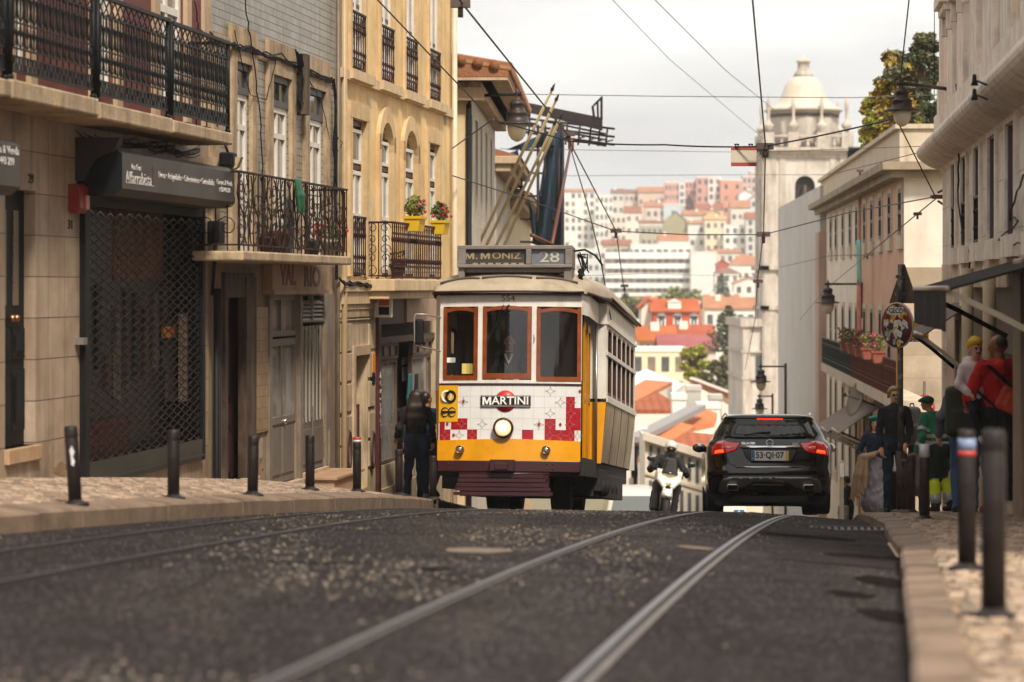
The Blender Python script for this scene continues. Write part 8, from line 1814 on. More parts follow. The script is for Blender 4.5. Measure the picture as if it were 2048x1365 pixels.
# insulator bracket on the corner
c=at(1878,394,42.6);ib=empty('wall_anchor',c,0,'rusty iron wire anchor on the corner pilaster','wall anchor');b=MB();b.box(-0.06,0.14,-0.05,0.05,-0.03,0.03).box(0.08,0.16,-0.09,0.09,-0.16,0.14).tube([(-0.02,0,0.06),(0.1,0,0.12)],0.02,6).tube([(-0.02,0,-0.06),(0.1,0,-0.14)],0.02,6);b.build('bracket',mat('rust_orange','6f4424',0.8,var=0.5,vs=20),ib,0.008)
b=MB();b.lathe([(0.02,-0.05),(0.035,0),(0.02,0.05)],c=(-0.08,0,0),n=8,ax='x');b.build('insulator',M_NODE,ib)
# bell-shaped insulators on the pink facade
for k,(px,py,lab)in enumerate(((1949,163,'upper black bell insulator under the pink windows'),(1949,192,'lower black bell insulator under the pink windows'))):
    x,z=R1.xz(px,py,0.55);q=empty('insulator',R1.w(x,-0.55,z),0,lab,'insulator','bell insulators on the pink wall');b=MB();b.lathe([(0.0,0.07),(0.018,0.06),(0.022,0.0),(0.038,-0.04),(0,-0.04)],n=12);b.build('bell',M_BLACK,q);b=MB();b.tube([(0.03,0.0,0),(0.2,0.5,0)],0.012,5);b.build('arm',M_IRON,q)
# hanging red and white sign
c=at(1487.5,313,44.3);hs_=empty('hanging_sign',c,0,'blank cream board with red top and bottom bands hung on the span wire','hanging sign');kx=44.3/F
b=MB();b.box(-25.5*kx,25.5*kx,0,0.012,-20*kx,20*kx);bd=b.build('board',mat('board_cream','c3b7a4',0.6),hs_,0.004)
for z0_,z1_ in((-20,-12.5),(12.5,20)):b=MB();b.box(-25.5*kx,25.5*kx,-0.004,-0.0005,z0_*kx,z1_*kx);b.build('red_band',mat('band_red','97402f',0.6),bd)
for x_ in(-14,14):b=MB();b.tube([(x_*kx,0,18*kx),((x_-3)*kx,0,22*kx),(x_*kx,0,25*kx),((x_+3)*kx,0,22*kx),(x_*kx,0,18*kx)],0.01,5);b.box((x_-5)*kx,(x_+5)*kx,-0.01,0.01,22.5*kx,25*kx);b.build('hanger',M_BLACK,hs_)
# blue pavement notice seen under the car
c=at(1478,1024,60);nb=empty('blue_sign',(c.x,60,zroad(c.x,60)),0,'small blue sign with a white arrow glimpsed under the car','sign');zz=c.z-nb.location.z;b=MB();b.box(-0.11,0.11,0,0.01,zz-0.1,zz+0.04);b.build('plate',mat('info_blue','2a78ae',0.5),nb);b=MB();b.prism([(-0.04,zz-0.02),(0.04,zz-0.02),(0,zz+0.03)],-0.004,-0.001,'y');b.build('arrow',M_WL,nb);b=MB();b.tube([(0,0.03,0),(0,0.03,zz)],0.02,6);b.build('pole',MATS['grey_pole'],nb)
# white post right of the car
c=at(1683,940,50);wp=empty('marker_post',(c.x,50,zR(c.x,50)),0,'pale square post with a white plate right of the black car','post');b=MB();b.box(-0.035,0.035,-0.03,0.03,0,(HY-922)/F*50-wp.location.z);b.build('post',mat('pale_post','b9a993',0.6,var=0.2),wp,0.01);b=MB();b.box(-0.035,0.035,-0.07,-0.05,c.z-wp.location.z-0.12,c.z-wp.location.z+0.12);b.build('plate',M_WL,wp)
# ------------------------------------------------------------------ people
M_SKIN=mat('skin','cf9a7c',0.55,var=0.08,vs=8);M_SKIND=mat('skin_tan','a06a4c',0.55,var=0.08,vs=8);M_EYE=mat('eye_dark',(0.01,0.008,0.008),0.2);M_LIP=mat('lips','8d3b38',0.5)
# material slots of every body: 0 skin, 1 top, 2 trousers/skirt, 3 shoes, 4 eyes, 5 lips, 6 extra, 7 extra
def V3(*a):return np.array(a,float)
def hand(o,w,d,side,curl=0.35,m=0,s=1.0,up=(0,0,1)):
    """palm and five bent fingers growing from wrist w in direction d"""
    d=np.array(d,float);d/=np.linalg.norm(d);u=np.array(up,float);x=np.cross(d,u);x/=(np.linalg.norm(x)+1e-9);n_=np.cross(x,d)
    c=w+d*0.05*s;o.chain([w,c,c+d*0.035*s],[0.024*s,0.031*s,0.03*s],0.015,m)
    for k,(ox,L)in enumerate(((-0.030,0.062),(-0.010,0.074),(0.010,0.070),(0.029,0.056))):
        a=c+d*0.045*s+x*ox*s;b=a+(d*math.cos(curl)-n_*math.sin(curl))*L*0.55*s;e=b+(d*math.cos(curl*2.6)-n_*math.sin(curl*2.6))*L*0.5*s;o.chain([a,b,e],[0.0105*s,0.0095*s,0.008*s],0.004,m)
    a=w+d*0.03*s+x*side*-0.028*s;b=a+(d*0.6+x*side*-0.8)*0.035*s;o.chain([a,b,b+(d*0.95-n_*0.3)*0.03*s],[0.013*s,0.011*s,0.009*s],0.006,m)
def head(o,c,yaw=0.0,s=1.0,female=False,tilt=0.0):
    cy,sy=math.cos(yaw),math.sin(yaw)
    def T(x,y,z):x,z=x*math.cos(tilt)-z*math.sin(tilt),x*math.sin(tilt)+z*math.cos(tilt);return V3(c[0]+(x*cy-y*sy)*s,c[1]+(x*sy+y*cy)*s,c[2]+z*s)
    # face looks along +y of the head
    o.ell(T(0,-0.012,0.03),V3(0.074,0.092,0.088)*s,0.02,0,(0,0,yaw));o.ell(T(0,0.022,-0.03),V3(0.056,0.062,0.075)*s,0.03,0,(0,0,yaw));o.cap(T(-0.022,0.045,-0.075),T(0.022,0.045,-0.075),0.022*s,0.022*s,0.02,0)
    o.cap(T(0,0.082,0.012),T(0,0.098,-0.022),0.009*s,0.013*s,0.008,0);o.cap(T(-0.012,0.086,-0.028),T(0.012,0.086,-0.028),0.009*s,0.009*s,0.006,0)
    o.cap(T(-0.035,0.074,0.026),T(0.035,0.074,0.026),0.011*s,0.011*s,0.012,0)
    for q in(-1,1):o.ell(T(q*0.030,0.079,0.008),V3(0.010,0.007,0.006)*s,0.0,4,(0,0,yaw));o.ell(T(q*0.076,-0.005,-0.005),V3(0.009,0.018,0.030)*s,0.008,0,(0,0,yaw))
    o.cap(T(-0.018,0.083,-0.052),T(0.018,0.083,-0.052),0.0065*s,0.0065*s,0.002,5);return T
class Pose:pass
def figure(o,H=1.75,yaw=0.0,lean=(0,0),sh=1.0,arms=None,legs=None,headyaw=0.0,headtilt=0.0,build=1.0,coat=None,skirt=None,sleeve=1,female=False,headoff=(0,0,0),m_leg=2,hand_m=0,curl=0.5):
    """joints in a frame where +y is the way the body faces; arms = {side: (elbow, wrist)}; legs = {side: (knee, ankle, toe)}"""
    k=H/1.75;cy,sy=math.cos(yaw),math.sin(yaw)
    def T(x,y,z):y=y+lean[1]*max(0,z-0.95);x=x+lean[0]*max(0,z-0.95);return V3((x*cy-y*sy)*k,(x*sy+y*cy)*k,z*k)
    B=build;w_=0.185*sh
    o.ell(T(0,0,0.97),V3(0.155*B,0.115*B,0.13)*k,0.05,2,(0,0,yaw));o.ell(T(0,0.005,1.12),V3(0.140*B,0.105*B,0.17)*k,0.06,1,(0,0,yaw));o.ell(T(0,0.0,1.31),V3(0.165*B,0.115*B,0.18)*k,0.06,1,(0,0,yaw))
    o.cap(T(-w_*0.85,-0.01,1.43),T(w_*0.85,-0.01,1.43),0.058*k*B,0.058*k*B,0.06,1);o.cap(T(0,-0.01,1.44),T(0,0.0,1.54),0.055*k,0.052*k,0.03,0)
    A={-1:(T(-0.25,-0.02,1.16),T(-0.25,0.08,0.92)),1:(T(0.25,-0.02,1.16),T(0.25,0.08,0.92))}
    if arms:
        for s_,(e,w2)in arms.items():A[s_]=(T(*e),T(*w2))
    for s_,(e,w2)in A.items():
        o.chain([T(s_*w_,-0.01,1.42),e,w2],[0.056*k*B,0.046*k*B,0.034*k*B],0.03,1)
        d=(w2-e)/np.linalg.norm(w2-e);hand(o,w2+d*0.01,d,s_,curl,hand_m,k,up=(0.1,0.3,1)if abs(d[2])<0.8 else(cy*s_,sy*s_,0.1))
    LG={-1:(T(-0.10,0.03,0.50),T(-0.10,-0.02,0.09),T(-0.11,0.13,0.04)),1:(T(0.10,0.03,0.50),T(0.10,-0.02,0.09),T(0.11,0.13,0.04))}
    if legs:
        for s_,(a,b,c)in legs.items():LG[s_]=(T(*a),T(*b),T(*c))
    for s_,(kn,an,to)in LG.items():
        o.chain([T(s_*0.085,0,0.93),kn,an],[0.092*k*B,0.062*k*B,0.046*k*B],0.03,m_leg);he=an+(an-to)*0.25;he[2]=to[2];o.chain([an+V3(0,0,-0.01),he,to],[0.045*k,0.040*k,0.034*k],0.02,3);o.cap(he,to,0.040*k,0.036*k,0.02,3)
    hc=T(headoff[0],0.012+headoff[1],1.635+headoff[2]);HT=head(o,hc,yaw+headyaw,1.0*k,female,headtilt);return T,HT,hc
def person(name,loc,label,mats,H=1.75,rz=0.0,grp=None,hair=None,h=0.0105,extra=None,**kw):
    o=Org(h);T,HT,hc=figure(o,H,**kw)
    if extra:extra(o,T,HT)
    base=[M_SKIN,M_BLACK,M_BLACK,M_BLACK,M_EYE,M_LIP,M_BLACK,M_BLACK]
    for i,m in mats.items():base[i]=m
    b=o.build('person',base,fold=0.013);b.location=loc;b.rotation_euler=(0,0,rz);tag(b,label,'person',grp)
    if hair:g=Org(h);m_=hair(g,T,HT);g.build('hair',m_,b)
    return b,T,HT
def stand(px,Y,zf=zR,dz=0.0):X=(px-CX)/F*Y;return(X,Y,zf(X,Y)+dz)
def fab(n,c,v=0.25,r=0.85):return mat(n,c,r,var=v,vs=7,bump=0.004,bs=18)
M_HBLK=mat('hair_black',(0.014,0.010,0.009),0.45,var=0.4,vs=30);M_HBRN=mat('hair_dark_brown',(0.035,0.018,0.012),0.45,var=0.4,vs=30);M_HBLO=mat('hair_blond','8f6a30',0.5,var=0.35,vs=30)
def cap_hair(m,long=0.0,top=0.0):
    def f(g,T,HT):
        g.ell(HT(0,-0.028,0.052),V3(0.083,0.094,0.088),0.02,0,None);g.ell(HT(0,-0.055,0.0),V3(0.076,0.062,0.085),0.02)
        if long:
            for q in(-0.05,0.0,0.05):g.chain([HT(q,-0.06,0.02),HT(q*1.3,-0.09,-0.12),HT(q*1.5,-0.10,-long)],[0.05,0.055,0.02],0.04)
            for q in(-0.075,0.075):g.chain([HT(q,-0.02,0.03),HT(q*1.15,-0.02,-0.12),HT(q*1.1,-0.02,-long*0.7)],[0.026,0.026,0.012],0.03)
        return m
    return f
# 1. woman with long hair seen from behind, left pavement (she faces away, +y)
M_JEAN=fab('dark_denim','1f2a3f');M_JEANB=fab('blue_denim','3a4f70')
def long_hair(g,T,HT):
    g.ell(HT(0,-0.03,0.04),V3(0.088,0.10,0.10),0.02)
    for q in(-0.085,-0.05,-0.015,0.02,0.055,0.09):g.chain([HT(q*0.7,-0.06,0.04),HT(q*1.1,-0.10,-0.15),HT(q*1.35,-0.11,-0.30),HT(q*1.4,-0.12,-0.42-0.03*math.sin(q*60))],[0.05,0.055,0.045,0.018],0.04)
    return M_HBRN
person('p',stand(832,43.8,zL),'woman with long dark hair, black top and jeans seen from behind',{1:fab('black_knit','100e0e'),2:M_JEAN,3:mat('grey_sneaker','6d7c88',0.6,var=0.4,vs=12)},1.66,hair=long_hair,sh=1.02,build=1.12,arms={-1:((-0.27,-0.02,1.15),(-0.31,0.12,1.02)),1:((0.27,-0.05,1.16),(0.27,0.02,0.93))},legs={-1:((-0.12,0.02,0.50),(-0.15,-0.02,0.09),(-0.17,0.12,0.04)),1:((0.12,0.02,0.50),(0.16,0.0,0.09),(0.19,0.12,0.04))})
person('p',stand(853,45.2,zL),'man with glasses in a blue jacket beyond the long haired woman',{1:fab('blue_jacket','2b4a72'),2:M_JEAN,0:M_SKIND},1.72,hair=cap_hair(M_HBRN),headyaw=-0.9,sh=1.0)
person('p',stand(777,46.6,zL),'man in dark clothes and sunglasses behind the shop window corner',{1:fab('black_coat','141212'),2:fab('black_trousers','121111'),0:M_SKIND,4:M_EYE},1.72,rz=pi,extra=lambda o,T,HT:(o.ell(HT(-0.03,0.09,0.01),V3(0.028,0.01,0.018),0,4),o.ell(HT(0.03,0.09,0.01),V3(0.028,0.01,0.018),0,4)))
b=empty('bag_of_bottles',stand(808,44.4,zL),0,'clear pack of water bottles held low beside the long haired woman','water bottles')
for i in range(2):
    for j in range(2):q=MB();q.lathe([(0.04,0),(0.042,0.05),(0.038,0.12),(0.042,0.2),(0.02,0.26),(0.016,0.29)],c=(0.09*i-0.04,0.05,0.03+0.32*j),n=10);q.build('bottle',mat('clear_plastic',(0.5,0.55,0.58),0.1,alpha=0.55,spec=0.8),b)
# 2. tram driver (top of the body stands behind the middle window)
dr,T,HT=person('p',(0,0,0),'tram driver in dark waistcoat, white shirt and tie behind the middle window',{1:fab('driver_vest','1a1a20'),2:M_BLACK,6:mat('shirt_white','cfcac2',0.7)},1.72,hair=cap_hair(M_HBLK),arms={-1:((-0.25,0.1,1.15),(-0.18,0.3,1.1)),1:((0.25,0.1,1.15),(0.16,0.3,1.12))},extra=lambda o,T,HT:(o.cap(T(-0.05,0.10,1.45),T(0.0,0.125,1.32),0.022,0.008,0,6),o.cap(T(0.05,0.10,1.45),T(0.0,0.125,1.32),0.022,0.008,0,6)))
Mt=Matrix.Translation(TR.location)@Euler(TR.rotation_euler).to_matrix().to_4x4();dr.matrix_world=Mt@Matrix.Translation((-0.06,0.70,0.76))@Matrix.Rotation(pi,4,'Z')
# 3. man in the red hoodie holding a child
M_REDH=fab('red_hoodie','cf2420',0.2);Lm=stand(1999,30.3)
def hood(o,T,HT):o.chain([T(-0.10,-0.06,1.46),T(-0.04,-0.13,1.44),T(0.06,-0.12,1.44),T(0.12,-0.05,1.47)],[0.045,0.06,0.06,0.045],0.04,1)
man,T,HT=person('p',Lm,'shaven headed man in a red hoodie carrying a child on his arm',{1:M_REDH,2:fab('black_jeans','15120f'),3:mat('red_shoe','8a2020',0.6,var=0.3),0:M_SKIND},1.90,yaw=0.35,headyaw=0.75,headoff=(0.0,0.02,0),headtilt=0.12,build=1.22,sh=1.12,arms={-1:((-0.30,0.06,1.16),(-0.16,0.33,1.06)),1:((0.29,0.02,1.16),(0.08,0.34,1.10))},extra=hood,curl=0.9,hair=lambda g,T,HT:(g.ell(HT(0,-0.026,0.040),V3(0.0775,0.0885,0.082),0.01),mat('shaved_stubble','4d3a30',0.7,var=0.3,vs=40))[1])
man.rotation_euler=(0,0,0)
def bagf(o):pass
g=Org(0.011);g.box((0,0,0),(0.17,0.07,0.13),0.05,0.02,0,(0.0,0.45,0.0)).box((0.02,-0.045,-0.02),(0.13,0.05,0.10),0.04,0.02,1,(0.0,0.45,0));bg_=g.build('sling_bag',[mat('bag_orange','d2401c',0.6,var=0.2,vs=6),mat('bag_orange_light','dd5126',0.6,var=0.2,vs=6)]);bg_.location=Vector(Lm)+Vector((0.10,-0.27,1.20));tag(bg_,'orange sling bag slung across the red hoodie','bag')
g=Org(0.011);g.chain([(-0.15,-0.18,1.50),(0.0,-0.24,1.36),(0.14,-0.25,1.22)],[0.02,0.02,0.02],0.01).chain([(-0.24,-0.10,1.22),(-0.14,-0.20,1.12),(0.0,-0.26,1.02)],[0.018,0.018,0.018],0.01);st=g.build('strap',M_BLACK,bg_);st.location=-(Vector((0.10,-0.27,1.12)))
g=Org(0.011);g.box((0,0,0),(0.2,0.12,0.22),0.06);jk=g.build('jacket',fab('black_jacket_bag','121112'));jk.location=Vector(Lm)+Vector((0.16,-0.16,1.0));tag(jk,'black jacket tied round the waist under the orange sling bag','jacket')
# child on his left arm, facing the camera
M_CHP=fab('pale_pink_fleece','d9c8c6',0.12)
def child():
    o=Org(0.009);k=0.62
    o.ell((0,0,0.0),(0.13,0.11,0.15),0.05,1);o.ell((0,0,0.16),(0.115,0.095,0.14),0.05,1);o.cap((-0.07,0,0.25),(0.07,0,0.25),0.06,0.06,0.05,1);o.ell((0,0.045,0.30),(0.12,0.06,0.06),0.03,1)
    o.chain([(-0.12,0,0.24),(-0.17,-0.04,0.07),(-0.09,-0.14,-0.02)],[0.055,0.048,0.038],0.03,1);hand(o,V3(-0.08,-0.15,-0.03),(0.6,-0.4,-0.5),-1,0.8,0,0.65)
    o.chain([(0.12,0,0.24),(0.20,0.02,0.16),(0.28,0.06,0.22)],[0.055,0.045,0.035],0.03,1);hand(o,V3(0.29,0.06,0.23),(0.9,0.2,0.4),1,0.5,0,0.65)
    o.chain([(-0.04,-0.02,-0.10),(-0.02,-0.14,-0.22),(0.06,-0.10,-0.46)],[0.075,0.055,0.042],0.03,2);o.chain([(0.06,-0.02,-0.10),(0.14,-0.08,-0.25),(0.15,-0.02,-0.42)],[0.07,0.05,0.04],0.03,2)
    o.chain([(0.06,-0.09,-0.50),(0.055,-0.17,-0.53)],[0.038,0.035],0.02,3);o.chain([(0.15,-0.02,-0.47),(0.155,-0.1,-0.50)],[0.036,0.032],0.02,3);o.cap((0,0,0.28),(0,-0.01,0.35),0.04,0.04,0.02,0)
    HT=head(o,V3(0.01,-0.01,0.44),pi+0.25,0.88);b=o.build('person',[mat('child_skin','dfae98',0.5,var=0.05),M_CHP,fab('child_trousers','14131a'),mat('white_shoe','b5b3b8',0.5),M_EYE,M_LIP],fold=0.005)
    g=Org(0.009);g.ell(HT(0,-0.02,0.075),V3(0.080,0.092,0.066),0.02,0,(0,0,pi+0.25));g.ell(HT(0,-0.04,0.04),V3(0.078,0.075,0.07),0.02);g.ell(HT(0.0,-0.03,0.125),V3(0.045,0.045,0.035),0.02);g.build('beanie',mat('yellow_beanie','dfae10',0.7,var=0.15,vs=12,bump=0.004),b);g=Org(0.006);g.box(HT(0.01,0.088,0.065),(0.012,0.012,0.014),0.004);g.build('beanie_patch',mat('patch_orange','d1551d',0.6),b)
    g=Org(0.009);g.chain([(-0.10,0.05,0.26),(-0.06,0.10,0.31),(0.06,0.10,0.31),(0.1,0.05,0.26)],[0.04,0.05,0.05,0.04],0.03);g.build('hood',M_CHP,b);return b
ch=child();ch.location=Vector(Lm)+Vector((-0.26,0.02,1.31));tag(ch,'small child in a yellow beanie and pale pink fleece on the man\'s arm','person')
# 4. person with olive backpack behind them
LB=stand(1930,31.6);bp_,T,HT=person('p',LB,'person in a grey hoodie and jeans wearing an olive backpack, head hidden by the child',{1:fab('grey_hoodie','57555f'),2:M_JEANB},1.60,hair=cap_hair(M_HBRN),build=1.1,arms={-1:((-0.30,-0.02,1.18),(-0.30,0.1,0.95)),1:((0.28,0,1.15),(0.2,0.2,1.0))})
def pack(name,loc,m,m2,label,s=(0.17,0.10,0.25)):
    r_=empty(name,loc,0,label,'backpack');g=Org(0.011);g.box((0,0,0),s,0.07).box((0,-s[1]*0.7,-s[2]*0.35),(s[0]*0.75,0.07,s[2]*0.45),0.04,0.02);g.build('main_bag',m,r_)
    for q in(-1,1):g=Org(0.01);g.chain([(q*s[0]*0.5,s[1]*0.4,s[2]*0.9),(q*s[0]*0.7,s[1]+0.12,s[2]*0.8),(q*s[0]*0.75,s[1]+0.16,0),(q*s[0]*0.6,s[1]*0.8,-s[2]*0.7)],[0.02]*4,0.01);g.build('strap',m2,r_)
    g=Org(0.008);g.chain([(-0.03,0,s[2]),(-0.02,0,s[2]+0.04),(0.02,0,s[2]+0.04),(0.03,0,s[2])],[0.01]*4,0.005);g.build('handle',m2,r_);return r_
pack('backpack',Vector(LB)+Vector((-0.06,-0.22,1.14)),fab('olive_canvas','2b2a1c'),M_BLACK,'dark olive backpack on the person in the grey hoodie',(0.19,0.11,0.28))
# 5. worker in green hi-vis
M_GRN=fab('work_green','25704a',0.2);M_REF=mat('reflective_band','a7aaa6',0.35,0.2)
LW=stand(1884,37.0);yv=0.25
def wextra(o,T,HT):
    for q in(-1,1):pass
M_VIS=mat('hivis_yellow','c9d410',0.6,emit='c9d410',es=0.0);
wk,T,HT=person('p',LW,'street worker in green jacket with silver bands and yellow trouser cuffs',{1:M_GRN,2:fab('dark_green_trousers','0f1f1a'),3:M_BLACK,0:M_SKIND},1.50,yaw=0.7,lean=(0.0,0.42),headyaw=0.3,build=1.22,sh=1.05,arms={-1:((-0.30,0.05,1.15),(-0.34,0.20,0.93)),1:((0.26,0.15,1.18),(0.05,0.36,1.06))},legs={-1:((-0.13,0.06,0.50),(-0.15,0.0,0.10),(-0.16,0.14,0.04)),1:((0.12,0.10,0.50),(0.15,-0.05,0.10),(0.17,0.09,0.04))},hair=lambda g,T,HT:(g.ell(HT(0,-0.01,0.05),V3(0.086,0.096,0.06),0.01),g.cap(HT(0,0.08,0.05),HT(0,0.13,0.04),0.03,0.02,0.03),mat('green_cap','16402c',0.8))[2],extra=lambda o,T,HT:[o.chain([T(s_*0.14,0.03,0.42),T(s_*0.15,0.0,0.26)],[0.078,0.074],0.0,6)for s_ in(-1,1)]+[o.cap(T(s_*0.145,0.0,0.245),T(s_*0.15,0.0,0.22),0.080,0.080,0.0,7)for s_ in(-1,1)],hand_m=0)
wk.data.materials[6]=M_VIS;wk.data.materials[7]=M_REF
wb=BVHTree.FromPolygons([v.co for v in wk.data.vertices],[p.vertices[:]for p in wk.data.polygons])
def bandon(bv_,c,ax,nrm,m,par,hw=0.025,R_=0.5,mx=0.32):
    """reflective band hugging the body around centre c in the plane across nrm"""
    n=40;A=[];nrm=Vector(nrm).normalized();u=nrm.orthogonal().normalized();v=nrm.cross(u);c=Vector(c)
    for k in range(n):
        a=2*pi*k/n;d=u*math.cos(a)+v*math.sin(a);h=bv_.ray_cast(c+d*R_,-d);L=[(h2[0]-c).dot(d)if h2[0]is not None else 0.1 for h2 in(h,)];A.append((d,min(L[0],mx)+0.006))
    V=[]
    for d,L in A:V+=[c+d*L-nrm*hw,c+d*L+nrm*hw]
    b=MB();b.add(V,[(2*k,2*((k+1)%n),2*((k+1)%n)+1,2*k+1)for k in range(n)]);return b.build('reflective_band',m,par)
c0=T(0,0,1.05);bandon(wb,c0,0,(0,0,1),M_REF,wk,mx=0.22);c0=T(0,0,1.16);bandon(wb,c0,0,(0,0,1),M_REF,wk,mx=0.22)
e,w2=T(-0.30,0.05,1.15),T(-0.34,0.20,0.93);bandon(wb,e*0.5+w2*0.5,0,tuple(w2-e),M_REF,wk,0.022,0.09,0.07);s0=T(-0.19,-0.01,1.42);bandon(wb,s0*0.4+e*0.6,0,tuple(e-s0),M_REF,wk,0.022,0.11,0.085)
# 6. blond woman with sunglasses, black coat, silver backpack behind
LBl=stand(1789,39.6);M_DKC=fab('black_coat2','141416')
person('p',LBl,'blond woman in sunglasses, black top and jeans beside the sign pole',{1:M_DKC,2:fab('navy_jeans','1a2538'),4:M_EYE,5:mat('red_lips','9a1f1c',0.4)},1.76,rz=pi,headyaw=0.15,hair=lambda g,T,HT:(g.ell(HT(0,-0.03,0.045),V3(0.088,0.096,0.090),0.02),g.ell(HT(0.0,0.03,0.085),V3(0.07,0.05,0.03),0.02),[g.chain([HT(q,-0.01,0.05),HT(q*1.12,-0.01,-0.03)],[0.03,0.016],0.02)for q in(-0.08,0.08)],M_HBLO)[3],sh=0.88,build=0.92,extra=lambda o,T,HT:(o.ell(HT(-0.032,0.088,0.006),V3(0.031,0.014,0.023),0,4),o.ell(HT(0.032,0.088,0.006),V3(0.031,0.014,0.023),0,4),o.cap(T(-0.0,0.03,1.42),T(0,0.01,1.49),0.065,0.055,0.03,1)),arms={-1:((-0.22,-0.02,1.16),(-0.14,0.14,0.98)),1:((0.21,-0.02,1.16),(0.19,0.05,0.92))},female=True)
LS=stand(1832,43.0);person('p',LS,'person in black with a skirt behind the silver backpack',{1:M_DKC,2:M_BLACK,0:M_SKIN},1.50,hair=cap_hair(M_HBLK,0.2),extra=lambda o,T,HT:o.chain([T(0,0,0.95),T(0,0,0.55)],[0.15,0.19],0.03,6)).__class__
bpy.data.objects[[x.name for x in bpy.data.objects if x.get('label')=='person in black with a skirt behind the silver backpack'][0]].data.materials[6]=fab('grey_skirt','5a5358')
pack('backpack',at(1824,852,39.9),fab('silver_nylon','8d877e',0.15,0.4),M_DKC,'silver grey backpack right of the sign pole',(0.12,0.1,0.27))
# 7. young woman with a green beret, coat over her arm
LG_=stand(1751,45.0,zR,-0.05);M_NAVY=fab('navy_sweater','16243a');M_SK=fab('grey_satin','85828a',0.15,0.45)
gw,T,HT=person('p',LG_,'young woman in a green beret, navy sweater and long grey skirt',{1:M_NAVY,2:M_SK,0:mat('fair_skin','cf9f84',0.5,var=0.04),5:mat('bright_lips','a5302c',0.4),3:mat('tan_boot','8a5a3c',0.6)},1.63,rz=pi-0.12,female=True,sh=0.9,hair=cap_hair(M_HBLK,0.28),arms={-1:((-0.26,0.02,1.17),(-0.14,0.22,1.20)),1:((0.27,0.0,1.17),(0.24,0.18,1.04))},extra=lambda o,T,HT:(o.chain([T(0,0,1.0),T(0,0.0,0.7),T(0.03,0.02,0.32)],[0.12,0.165,0.21],0.05,2),o.chain([T(0.1,0.08,0.9),T(0.14,0.1,0.34)],[0.03,0.08],0.04,2)),m_leg=0)
g=Org(0.010);c=HT(0,0.0,0.10);g.ell(c,V3(0.125,0.115,0.045),0.02,0,(0.1,0.15,0));g.ell(c+V3(0.0,0.0,-0.03),V3(0.088,0.095,0.03),0.02);g.cap(c+V3(0,0,0.04),c+V3(0,0,0.065),0.008,0.006);g.build('beret',fab('green_beret','17705a',0.15),gw)
g=Org(0.012)
for k in range(7):a=k/6;g.chain([(-0.05+0.09*a,0,0.02-0.05*abs(a-0.5)),(-0.12+0.17*a,0.03*math.sin(k*2.3),-0.28),(-0.19+0.22*a,0.045*math.sin(k*3.1),-0.50-0.16*(1-a)-0.07*(k%2))],[0.03,0.036,0.024],0.012)
g.chain([(0.02,0,0.0),(0.14,0.02,0.02),(0.22,0.1,0.06)],[0.05,0.045,0.03],0.03)
cl_=g.build('coat',fab('beige_coat','a58b6d',0.2));cl_.location=Vector(LG_)+Vector((-0.22,-0.20,1.02));tag(cl_,'beige coat draped over the arm of the woman in the beret','coat')
g=Org(0.012);g.chain([(0,0,0),(0.02,0,-0.18),(0.05,0,-0.34)],[0.03,0.055,0.03],0.03);cl_=g.build('scarf',fab('white_cloth','b5a9a2',0.15));cl_.location=Vector(LG_)+Vector((0.27,-0.15,0.98));tag(cl_,'whitish cloth held at the side of the woman in the beret','scarf')
# 8. two faces behind the worker, and a walker farther down
person('p',stand(1857,45.5),'woman in glasses standing behind the street worker',{1:fab('grey_top','4a4348'),2:M_BLACK},1.60,rz=pi,hair=cap_hair(M_HBRN,0.2),female=True)
person('p',stand(1864,47.5),'dark haired person farther behind the street worker',{1:fab('brown_top','4a2f25'),2:M_BLACK,0:M_SKIND},1.74,rz=pi+0.2,hair=cap_hair(M_HBRN))
wl,T,HT=person('p',stand(1699,74.0,zR,0.0),'dark clothed walker with bowed head far down the right pavement',{1:fab('navy_parka','1a1f2c'),2:M_BLACK,0:M_SKIND},1.75,yaw=1.3,headyaw=0.1,lean=(0,0.15),hair=cap_hair(M_HBLK),build=1.15)
pack('backpack',Vector(stand(1687,73.6))+Vector((0,0,0.75)),fab('grey_tote','8a8580',0.2),M_DKC,'grey bag carried by the walker far down the right pavement',(0.14,0.08,0.25))
# ------------------------------------------------------------------ scooter and rider
Y=55.0;X=(1325-CX)/F*Y;MC=empty('motor_scooter',(X,Y,zroad(X,Y)+0.0),0,'white and black scooter with lit headlights coming up between tram and car','scooter');MC.rotation_euler=(-0.10,0.16,0.0)
M_SCW=mat('scooter_white','d6d0c6',0.25,coat=0.5);M_SCB=mat('scooter_black',(0.012,0.012,0.013),0.3)
def om(fn,m,nm,h=0.010,par=MC):o=Org(h);fn(o);return o.build(nm,m,par)
b=MB();b.lathe([(0.16,-0.045),(0.26,-0.06),(0.30,-0.05),(0.32,0),(0.30,0.05),(0.26,0.06),(0.16,0.045)],c=(0,0.2,0.32),n=28,ax='x');w_=b.build('front_wheel',M_TYRE,MC);b=MB();b.lathe([(0,-0.03),(0.17,-0.035),(0.17,0.035),(0,0.03)],c=(0,0.2,0.32),n=18,ax='x');b.build('rim',M_SIL,w_)
b=MB();b.lathe([(0,-0.06),(0.26,-0.07),(0.32,0),(0.26,0.07),(0,0.06)],c=(0,1.5,0.32),n=24,ax='x');b.build('rear_wheel',M_TYRE,MC)
b=MB();b.tube([(-0.09,0.2,0.32),(-0.10,0.32,0.7)],0.025,8).tube([(0.09,0.2,0.32),(0.10,0.32,0.7)],0.025,8);b.build('fork',M_SIL,MC)
om(lambda o:(o.ell((0,0.15,0.62),(0.11,0.26,0.08),0.02),o.box((0,0.28,0.70),(0.10,0.1,0.08),0.03,0.04)),M_SCW,'mudguard')
